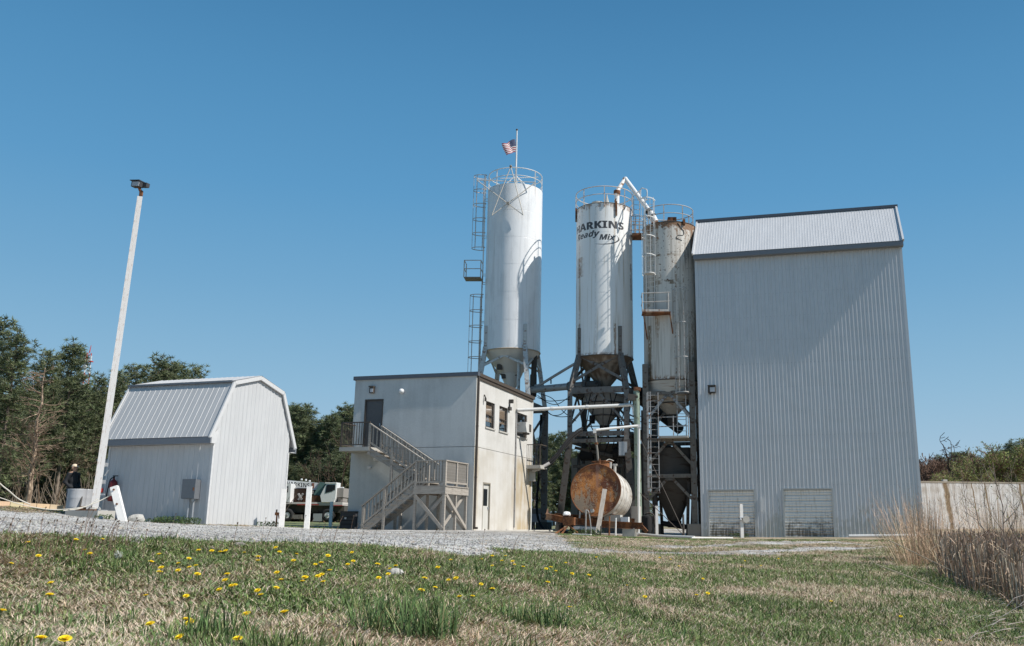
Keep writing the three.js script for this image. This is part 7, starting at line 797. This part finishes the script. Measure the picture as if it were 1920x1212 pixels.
{ // loose stones on the gravel and along its edge
  const sg = new THREE.IcosahedronGeometry(1, 0), list = []; for (let i = 0; i < 60000 && list.length < 26000; i++) { const [x, w] = wedge(5.5, 34, 0.15)(); const g = gravelAt(x, -w); if (g < 0.3 || (g < 0.5 && rnd() > 0.3)) continue; list.push([x, w]); }
  const m = new THREE.InstancedMesh(sg, mat([1, 1, 1], 0.95, 0, { map: T.grain }), list.length), o = new THREE.Object3D(), c = new THREE.Color(); list.forEach(([x, w], i) => { const s = 0.004 + 0.013 * Math.pow(rnd(), 4) + w * 0.00022; o.position.set(x, groundH(x, -w) + 0.012, -w); o.rotation.set(rr(0, 6), rr(0, 6), rr(0, 6)); o.scale.set(s * rr(0.8, 1.5), s * rr(0.5, 0.9), s * rr(0.8, 1.4)); o.updateMatrix(); m.setMatrixAt(i, o.matrix); const q = rr(0.16, 0.52); c.setRGB(q, q * rr(0.94, 1), q * rr(0.86, 0.98)); m.setColorAt(i, c); }); m.name = numbered('gravel_stones'); m.castShadow = m.receiveShadow = true; scene.add(m); tag(m, 'loose grey stones scattered over the gravel yard', 'gravel', null, 'stuff');
}
function hitGround(px, py, dy = 0) { let a = 1.9, b = a; for (; b < 90; b *= 1.03) { const p = at(px, py, b); if (p.y < groundH(p.x, p.z) + dy) break; a = b; } for (let i = 0; i < 18; i++) { const m = (a + b) / 2, p = at(px, py, m); p.y < groundH(p.x, p.z) + dy ? b = m : a = m; } return at(px, py, b); }
{ // larger tufts of long green blades
  const mk = (n, r, L) => tuftGeo(n, r, L * 0.45, L, 0.0058, 0.05, 0.95, 0.17, [[0.08, 0.15, 0.045], [0.11, 0.18, 0.055], [0.13, 0.2, 0.07], [0.07, 0.12, 0.04], [0.22, 0.22, 0.1]]);
  [[755, 1195, 620, 0.2, 0.19, 'largest tuft of long green grass at the bottom middle'], [1000, 1178, 300, 0.16, 0.16, 'long green grass tuft right of the largest bottom tuft'], [405, 1204, 220, 0.12, 0.14, 'long green grass tuft at the bottom below the yellow flower pair'], [185, 1186, 160, 0.12, 0.11, 'green grass tuft at the bottom left'], [30, 1165, 80, 0.12, 0.11, 'green grass tuft in the bottom left corner'], [640, 1130, 80, 0.14, 0.1, 'green tuft above and left of the largest bottom tuft'], [1240, 1200, 110, 0.2, 0.1, 'wide green tuft at the bottom right of the middle'], [90, 1090, 60, 0.1, 0.1, 'green tuft beside a dandelion at the left'], [330, 1098, 80, 0.18, 0.09, 'dark green patch of blades above the yellow flower pair'], [450, 1088, 70, 0.14, 0.09, 'green patch of blades beside the dandelion cluster'], [860, 1072, 110, 0.3, 0.1, 'long dark green strip of blades below the grass edge'], [1000, 1085, 70, 0.2, 0.09, 'green patch of blades left of the middle of the slope']].forEach(([x, y, n, r, L, label]) => { const p = hitGround(x, y); p.y = groundH(p.x, p.z) - 0.005; const m = tag(part('grass_tuft', mk(n, r, L), MLeaf), label, 'grass tuft'); m.position.copy(p); });
}
{ // dandelions where the photograph shows them
  const petals = new Tri(), Y1 = [0.88, 0.68, 0.02]; for (let ring = 0; ring < 4; ring++) { const n = [22, 18, 13, 8][ring], L = [0.021, 0.017, 0.012, 0.007][ring], e = [0.16, 0.42, 0.75, 1.1][ring]; for (let i = 0; i < n; i++) { const a = (i + ring * 0.5) / n * 6.283, d = V(Math.cos(a) * Math.cos(e), Math.sin(e), Math.sin(a) * Math.cos(e)), s = V(-Math.sin(a), 0, Math.cos(a)).multiplyScalar(0.0022), q = rr(0.8, 1.1), c = [Y1[0] * q, Y1[1] * q * (ring > 1 ? 0.9 : 1), 0.015], tip = d.clone().multiplyScalar(L).add(V(0, 0.002, 0)); petals.tri(s, s.clone().negate(), tip.clone().add(s), c); petals.tri(s.clone().negate(), tip.clone().sub(s), tip.clone().add(s), c); } }
  const head = petals.geometry(), stemM = mat([0.2, 0.2, 0.09], 0.8), mkStem = h => new MB().rod(V(0, -h, 0), V(0, 0, 0), 0.0022, 0.002, 5).rod(V(0, -0.008, 0), V(0, 0.001, 0), 0.004, 0.007, 8);
  const proto = new THREE.Group(); const st = part('stem', mkStem(0.075), stemM, proto), hd = part('flower_head', head, MLeaf, proto);
  const D = [[142, 1008], [52, 1013], [159, 1027], [169, 1034], [21, 1052], [95, 1088], [93, 1110], [4, 1139], [283, 1049], [298, 1035], [302, 1060], [299, 1068], [334, 1052], [354, 1043], [334, 1065], [355, 1059], [367, 1056], [370, 1072], [372, 1028], [397, 1029], [413, 1031], [423, 1029], [458, 1032], [422, 1083], [426, 1072], [411, 1100], [440, 1092], [434, 1093], [483, 1047], [484, 1040], [517, 1023], [524, 1031], [556, 1035], [519, 1069], [527, 1082], [518, 1097], [483, 1102], [489, 1110], [273, 1111], [349, 1112], [350, 1155], [357, 1161], [462, 1145], [533, 1142], [337, 1187], [77, 1189], [122, 1191], [446, 1190], [282, 1163], [567, 1085], [572, 1078], [596, 1076], [603, 1073], [606, 1086], [602, 1051], [591, 1054], [618, 1065], [550, 1047], [615, 1038], [72, 1038], [192, 1007],
    [662, 1048], [652, 1054], [660, 1032], [708, 1054], [731, 1062], [728, 1072], [710, 1079], [742, 1057], [796, 1080], [821, 1060], [845, 1046], [841, 1083], [855, 1080], [816, 1097], [790, 1102], [902, 1091], [923, 1100], [861, 1114], [886, 1113], [903, 1045], [923, 1039], [923, 1057], [941, 1048], [948, 1039], [961, 1049], [965, 1055], [981, 1059], [1024, 1063], [1033, 1060], [1042, 1067], [1061, 1052], [1073, 1072], [1027, 1088], [1104, 1075], [1068, 1134], [1175, 1094], [1207, 1082], [1209, 1115], [1237, 1043], [1118, 1042], [1273, 1059], [1258, 1046], [1397, 1049], [1390, 1060], [1318, 1082], [1306, 1112], [1327, 1109], [1558, 1124], [1427, 1058], [1351, 1048], [1460, 1045], [1689, 1152], [1762, 1197]];
  D.forEach(([x, y]) => { const p = hitGround(x, y + 2, 0.06), g = proto.clone(); g.name = numbered('dandelion'); g.position.copy(p); g.position.y = groundH(p.x, p.z) + 0.05; g.rotation.set(rr(0.0, 0.55), rr(-0.4, 0.4), rr(-0.25, 0.25)); g.scale.set(1, 1, 1).multiplyScalar(rr(0.6, 0.85)); scene.add(g); tag(g, 'yellow dandelion in bloom on a short stem in the grass', 'dandelion', 'yellow dandelions in the grass'); });
  const sp = new THREE.Group(), brown = mat([0.27, 0.17, 0.12], 0.9); part('stalk', new MB().tube([V(0, 0, 0), V(0.005, 0.08, 0), V(0.02, 0.16, 0.004), V(0.048, 0.235, 0.008)], 0.0014, 4, 8), brown, sp); part('seed_head', new MB().rod(V(0.047, 0.232, 0.008), V(0.05, 0.243, 0.008), 0.0025, 0.0055, 6), mat([0.16, 0.11, 0.08], 0.9), sp);
  for (let i = 0; i < 95; i++) { const px = i < 55 ? rr(-10, 260) * (rnd() < 0.6 ? 1 : 0.8) : rr(200, 1120), t = (px - CX) / 1768, w = curve(NEAR, t) * rr(0.78, 1.0), p = onGround(px, w, -0.01), g = sp.clone(); g.name = numbered('seed_stalk'); g.position.copy(p); g.rotation.y = rr(-0.9, 0.9); g.scale.set(rr(0.4, 1.3), rr(0.55, 1.15), 1); scene.add(g); tag(g, 'thin brown bare dandelion stalk standing at the grass edge', 'stalk', 'bare brown stalks at the grass edge'); }
  const sd = new THREE.IcosahedronGeometry(0.024, 1); const puff = new MB(); for (let i = 0; i < 90; i++) puff.rod(V(0, 0, 0), rdir().multiplyScalar(0.024), 0.0004, 0.0004, 3); const pf = thing('dandelion_clock', 'round white seeded dandelion head in the grass at the left', 'dandelion', hitGround(222, 1040, 0.07)); part('seed_ball', puff, mat([0.7, 0.7, 0.68], 0.9), pf); part('stem', mkStem(0.08), stemM, pf);
}
{ // weeds at the barn's foot and along the walls
  const wg = (n, R, h) => { const t = new Tri(); for (let i = 0; i < n; i++) { const a = rr(0, 6.28), r = R * Math.sqrt(rnd()), c = V(r * Math.cos(a), rnd() * h, r * Math.sin(a) * 0.5), u = rdir().multiplyScalar(0.055), v = rdir().multiplyScalar(0.05), q = rr(0.7, 1.3); t.tri(c, c.clone().add(u), c.clone().add(v), [0.06 * q, 0.1 * q, 0.03 * q]); } return t.geometry(); };
  [[318, 30.9, 520, 0.55, 0.22, 'dark green weeds along the barn wall left of the electrical box'], [352, 30.5, 320, 0.4, 0.2, 'dark green weeds under the electrical box'], [285, 31, 200, 0.4, 0.12, 'low weeds near the left part of the barn wall'], [192, 29.3, 160, 0.3, 0.14, 'low weeds before the concrete footing'], [500, 33.3, 240, 0.4, 0.18, 'light green weeds beside the rusty water tap'], [1386, 47, 260, 0.5, 0.2, 'green weeds at the foot of the standpipe'], [1655, 45.6, 160, 0.4, 0.2, 'green weeds at the foot of the grey building near its right end'], [1100, 40.3, 420, 0.8, 0.25, 'green weeds before the rusty tank']].forEach(([x, w, n, R, h, label]) => { const m = tag(part('weed_clump', wg(n, R, h), MLeaf), label, 'weeds', null, 'stuff'); m.position.copy(onGround(x, w, 0)); });
}
// ---------------------------------------------------------------- the reedy ditch at the right
seed = 505;
{
  const clump = (n, R, H, lean, cs) => { const t = new Tri(); for (let i = 0; i < n; i++) { const a = rr(0, 6.283), r = R * Math.sqrt(rnd()), ti = Math.abs(rr(-0.3, 0.3)) + r / R * 0.18, c = cs[Math.floor(rnd() * cs.length)], q = rr(0.75, 1.25), L = H * rr(0.55, 1.05), p = V(r * Math.cos(a), 0, r * Math.sin(a)), d = V(Math.cos(a) * Math.sin(ti) + lean * rr(0.2, 1), Math.cos(ti), Math.sin(a) * Math.sin(ti)).normalize(); blade(t, p, d, L, 0.006, 0.05, c.map(v => v * q), c.map(v => v * q * 1.05)); if (rnd() < 0.75) for (let k = 0; k < 5; k++) { const b = p.clone().addScaledVector(d, L * rr(0.5, 0.98)), s = rdir(); s.y = Math.abs(s.y); blade(t, b, s.normalize(), rr(0.05, 0.13), 0.005, 0.1, [0.5 * q, 0.33 * q, 0.22 * q], [0.55 * q, 0.38 * q, 0.27 * q]); } } return t.geometry(); };
  const TAN = [[0.6, 0.4, 0.26], [0.52, 0.35, 0.23], [0.66, 0.48, 0.32], [0.45, 0.3, 0.2], [0.62, 0.52, 0.33]];
  [[1722, 17, 330, 0.42, 1.45, -0.18, 'largest tan dry grass clump before the right corner of the grey building'], [1700, 15, 150, 0.3, 1.05, -0.25, 'tan dry grass clump leaning left before the largest one'], [1752, 16, 190, 0.35, 1.1, 0.1, 'tan dry grass clump right of the largest one'], [1868, 31, 420, 1.1, 1.9, 0.05, 'broad tan dry grass clump before the retaining wall'], [1925, 33, 330, 1.1, 1.7, 0, 'tan dry grass clump at the right edge before the retaining wall'], [1830, 29, 90, 0.6, 1.2, 0, 'thin dry grass clump left of the broad one before the wall'], [1775, 12.5, 70, 0.25, 0.75, -0.5, 'low dry grass clump bent left at the edge of the reeds']].forEach(([x, w, n, R, H, l, label]) => { const m = tag(part('dry_grass_clump', clump(n, R, H, l, TAN), MLeaf), label, 'dry grass'); m.position.copy(onGround(x, w, -0.02)); });
  // reeds: broken brown stalks, too many to count
  const rg = [0, 1, 2].map(k => { const t = new Tri(), R = [[0.55, 0.42, 0.31], [0.63, 0.5, 0.38], [0.34, 0.24, 0.175], [0.72, 0.59, 0.46]]; for (let i = 0; i < 5; i++) { const c = tone(R[Math.floor(rnd() * 4)], rr(0.8, 1.2)), p = V(rr(-0.06, 0.06), 0, rr(-0.06, 0.06)), ti = rr(-0.2, 0.2), h = rr(0.16, 0.44), d = V(Math.sin(ti), Math.cos(ti), rr(-0.12, 0.12)).normalize(); for (const s of [V(1, 0, 0), V(0, 0, 1)]) { const e = p.clone().addScaledVector(d, h), q = s.clone().multiplyScalar(0.0042); t.tri(p.clone().add(q), p.clone().sub(q), e.clone().add(q), c); t.tri(p.clone().sub(q), e.clone().sub(q), e.clone().add(q), c); } } for (let i = 0; i < 2; i++) { const c = tone([0.5, 0.37, 0.26], rr(0.5, 1.1)); blade(t, V(rr(-0.08, 0.08), rr(0, 0.3), rr(-0.08, 0.08)), rdir().setY(rr(-0.2, 0.9)).normalize(), rr(0.1, 0.3), 0.011, 0.35, c, c); } return t.geometry(); });
  const inReeds = (x, z) => { const w = -z, t = x / w, l = curve([[8, 0.44], [9.5, 0.405], [11, 0.375], [13, 0.36], [17, 0.37], [23, 0.375], [24, 0.4]], w); return t > l + 0.02 * (fbm(x, z, 7, 2) - 0.5); };
  const rs = () => { const w = rr(8.2, 24), t = rr(0.33, 0.56); return [t * w, w]; };
  rg.forEach(g => scatter('reeds', 'dense brown broken reeds in the wet ditch at the right', 'reeds', g, 850, rs, w => 0.86, (x, z) => inReeds(x, z) && rnd() > 0.15));
  // pale fallen leaves in the bottom right corner
  const fl = new Tri(); for (let i = 0; i < 42; i++) { const p = hitGround(rr(1845, 1935), rr(1120, 1205), 0.02), a = rr(-0.6, 0.9), s = rnd() < 0.5 ? 1 : -1; p.y += rr(0, 0.1); blade(fl, p, V(Math.cos(a) * s, rr(-0.1, 0.7), rr(-0.4, 0.4)).normalize(), rr(0.12, 0.38), 0.015, rr(0.05, 0.5), [0.5, 0.4, 0.33], [0.62, 0.53, 0.46]); } tag(part('fallen_reeds', fl.geometry(), MLeaf), 'pale bent fallen reed leaves in the bottom right corner', 'reeds', null, 'stuff');
  // saplings with thin bare branches
  const sapM = mat([0.26, 0.2, 0.16], 0.9), buds = [0.2, 0.23, 0.07];
  const sap = (px, w, top, label, bud, branch = 9) => { const p = onGround(px, w, -0.03), q = at(top[0], top[1], w + rr(-0.3, 0.3)).sub(p), mb = new MB(), tb = new Tri(), t = thing('sapling', label, 'sapling', p), pts = []; for (let i = 0; i <= 6; i++) { const f = i / 6; pts.push(q.clone().multiplyScalar(f).add(V(rr(-1, 1), 0, rr(-1, 1)).multiplyScalar(0.03 * (i % 6 ? 1 : 0)))); } limb(mb, pts, 0.011, 0.003, 5); const br = new MB();
    for (let k = 0; k < branch; k++) { const f = mix(0.3, 0.95, k / branch), i = Math.floor(f * 6), b = pts[i].clone().lerp(pts[Math.min(6, i + 1)], f * 6 - i), L = q.length() * rr(0.18, 0.42) * (1.15 - f * 0.7), d = q.clone().normalize().add(rdir().multiplyScalar(0.75)).normalize(), e = [b, b.clone().addScaledVector(d, L * 0.5), b.clone().addScaledVector(d, L * 0.5).addScaledVector(d.clone().add(V(0, 0.4, 0)).add(rdir().multiplyScalar(0.25)).normalize(), L * 0.5)]; limb(br, e, 0.005, 0.0016, 4); for (let j = 0; j < 3; j++) { const o = e[1].clone().lerp(e[2], rnd()), dd = d.clone().add(rdir().multiplyScalar(0.8)).normalize(); br.rod(o, o.clone().addScaledVector(dd, L * rr(0.2, 0.45)), 0.002, 0.001, 3); } if (bud) for (let j = 0; j < bud; j++) { const c = e[1].clone().lerp(e[2], rr(-0.4, 1)).add(rdir().multiplyScalar(0.05)), u = rdir().multiplyScalar(0.02), v = rdir().multiplyScalar(0.018), z = rr(0.7, 1.3); tb.tri(c, c.clone().add(u), c.clone().add(v), buds.map(n => n * z)); } }
    part('stem', mb, sapM, t); part('branches', br, sapM, t); if (bud) part('leaves', tb.geometry(), MLeaf, t); };
  sap(1896, 10.5, [1862, 868], 'tallest leaning bare sapling among the reeds at the right', 3, 11); sap(1880, 14, [1812, 930], 'bare sapling leaning left before the retaining wall', 5, 10); sap(1855, 22, [1838, 880], 'thin sapling with green buds before the middle of the wall', 14, 12); sap(1928, 11, [1888, 960], 'bare sapling bent in from the right edge', 2, 9); sap(1905, 24, [1895, 870], 'thin budding sapling near the right edge before the wall', 14, 12); sap(1800, 25, [1790, 925], 'small twiggy sapling before the left part of the wall', 8, 8); sap(1935, 18, [1905, 890], 'budding sapling at the right edge of the photograph', 12, 12);
  sap(1822, 20, [1803, 895], 'thin upright sapling between the twiggy and budding ones', 6, 9);
  const fs = thing('fallen_stalk', 'long pale fallen stalk lying across the grass before the reeds', 'stalk'), f0 = hitGround(1668, 1013, 0.25), f1 = hitGround(1790, 1052, 0.1); part('stalk', new MB().rod(at(1642, 1058, 10.5), at(1790, 1115, 9), 0.005, 0.004, 4).rod(at(1668, 1014, 14), at(1800, 1078, 11.2), 0.007, 0.005, 4), mat([0.5, 0.4, 0.28], 0.9), fs);
}
renderer.render(scene, camera);
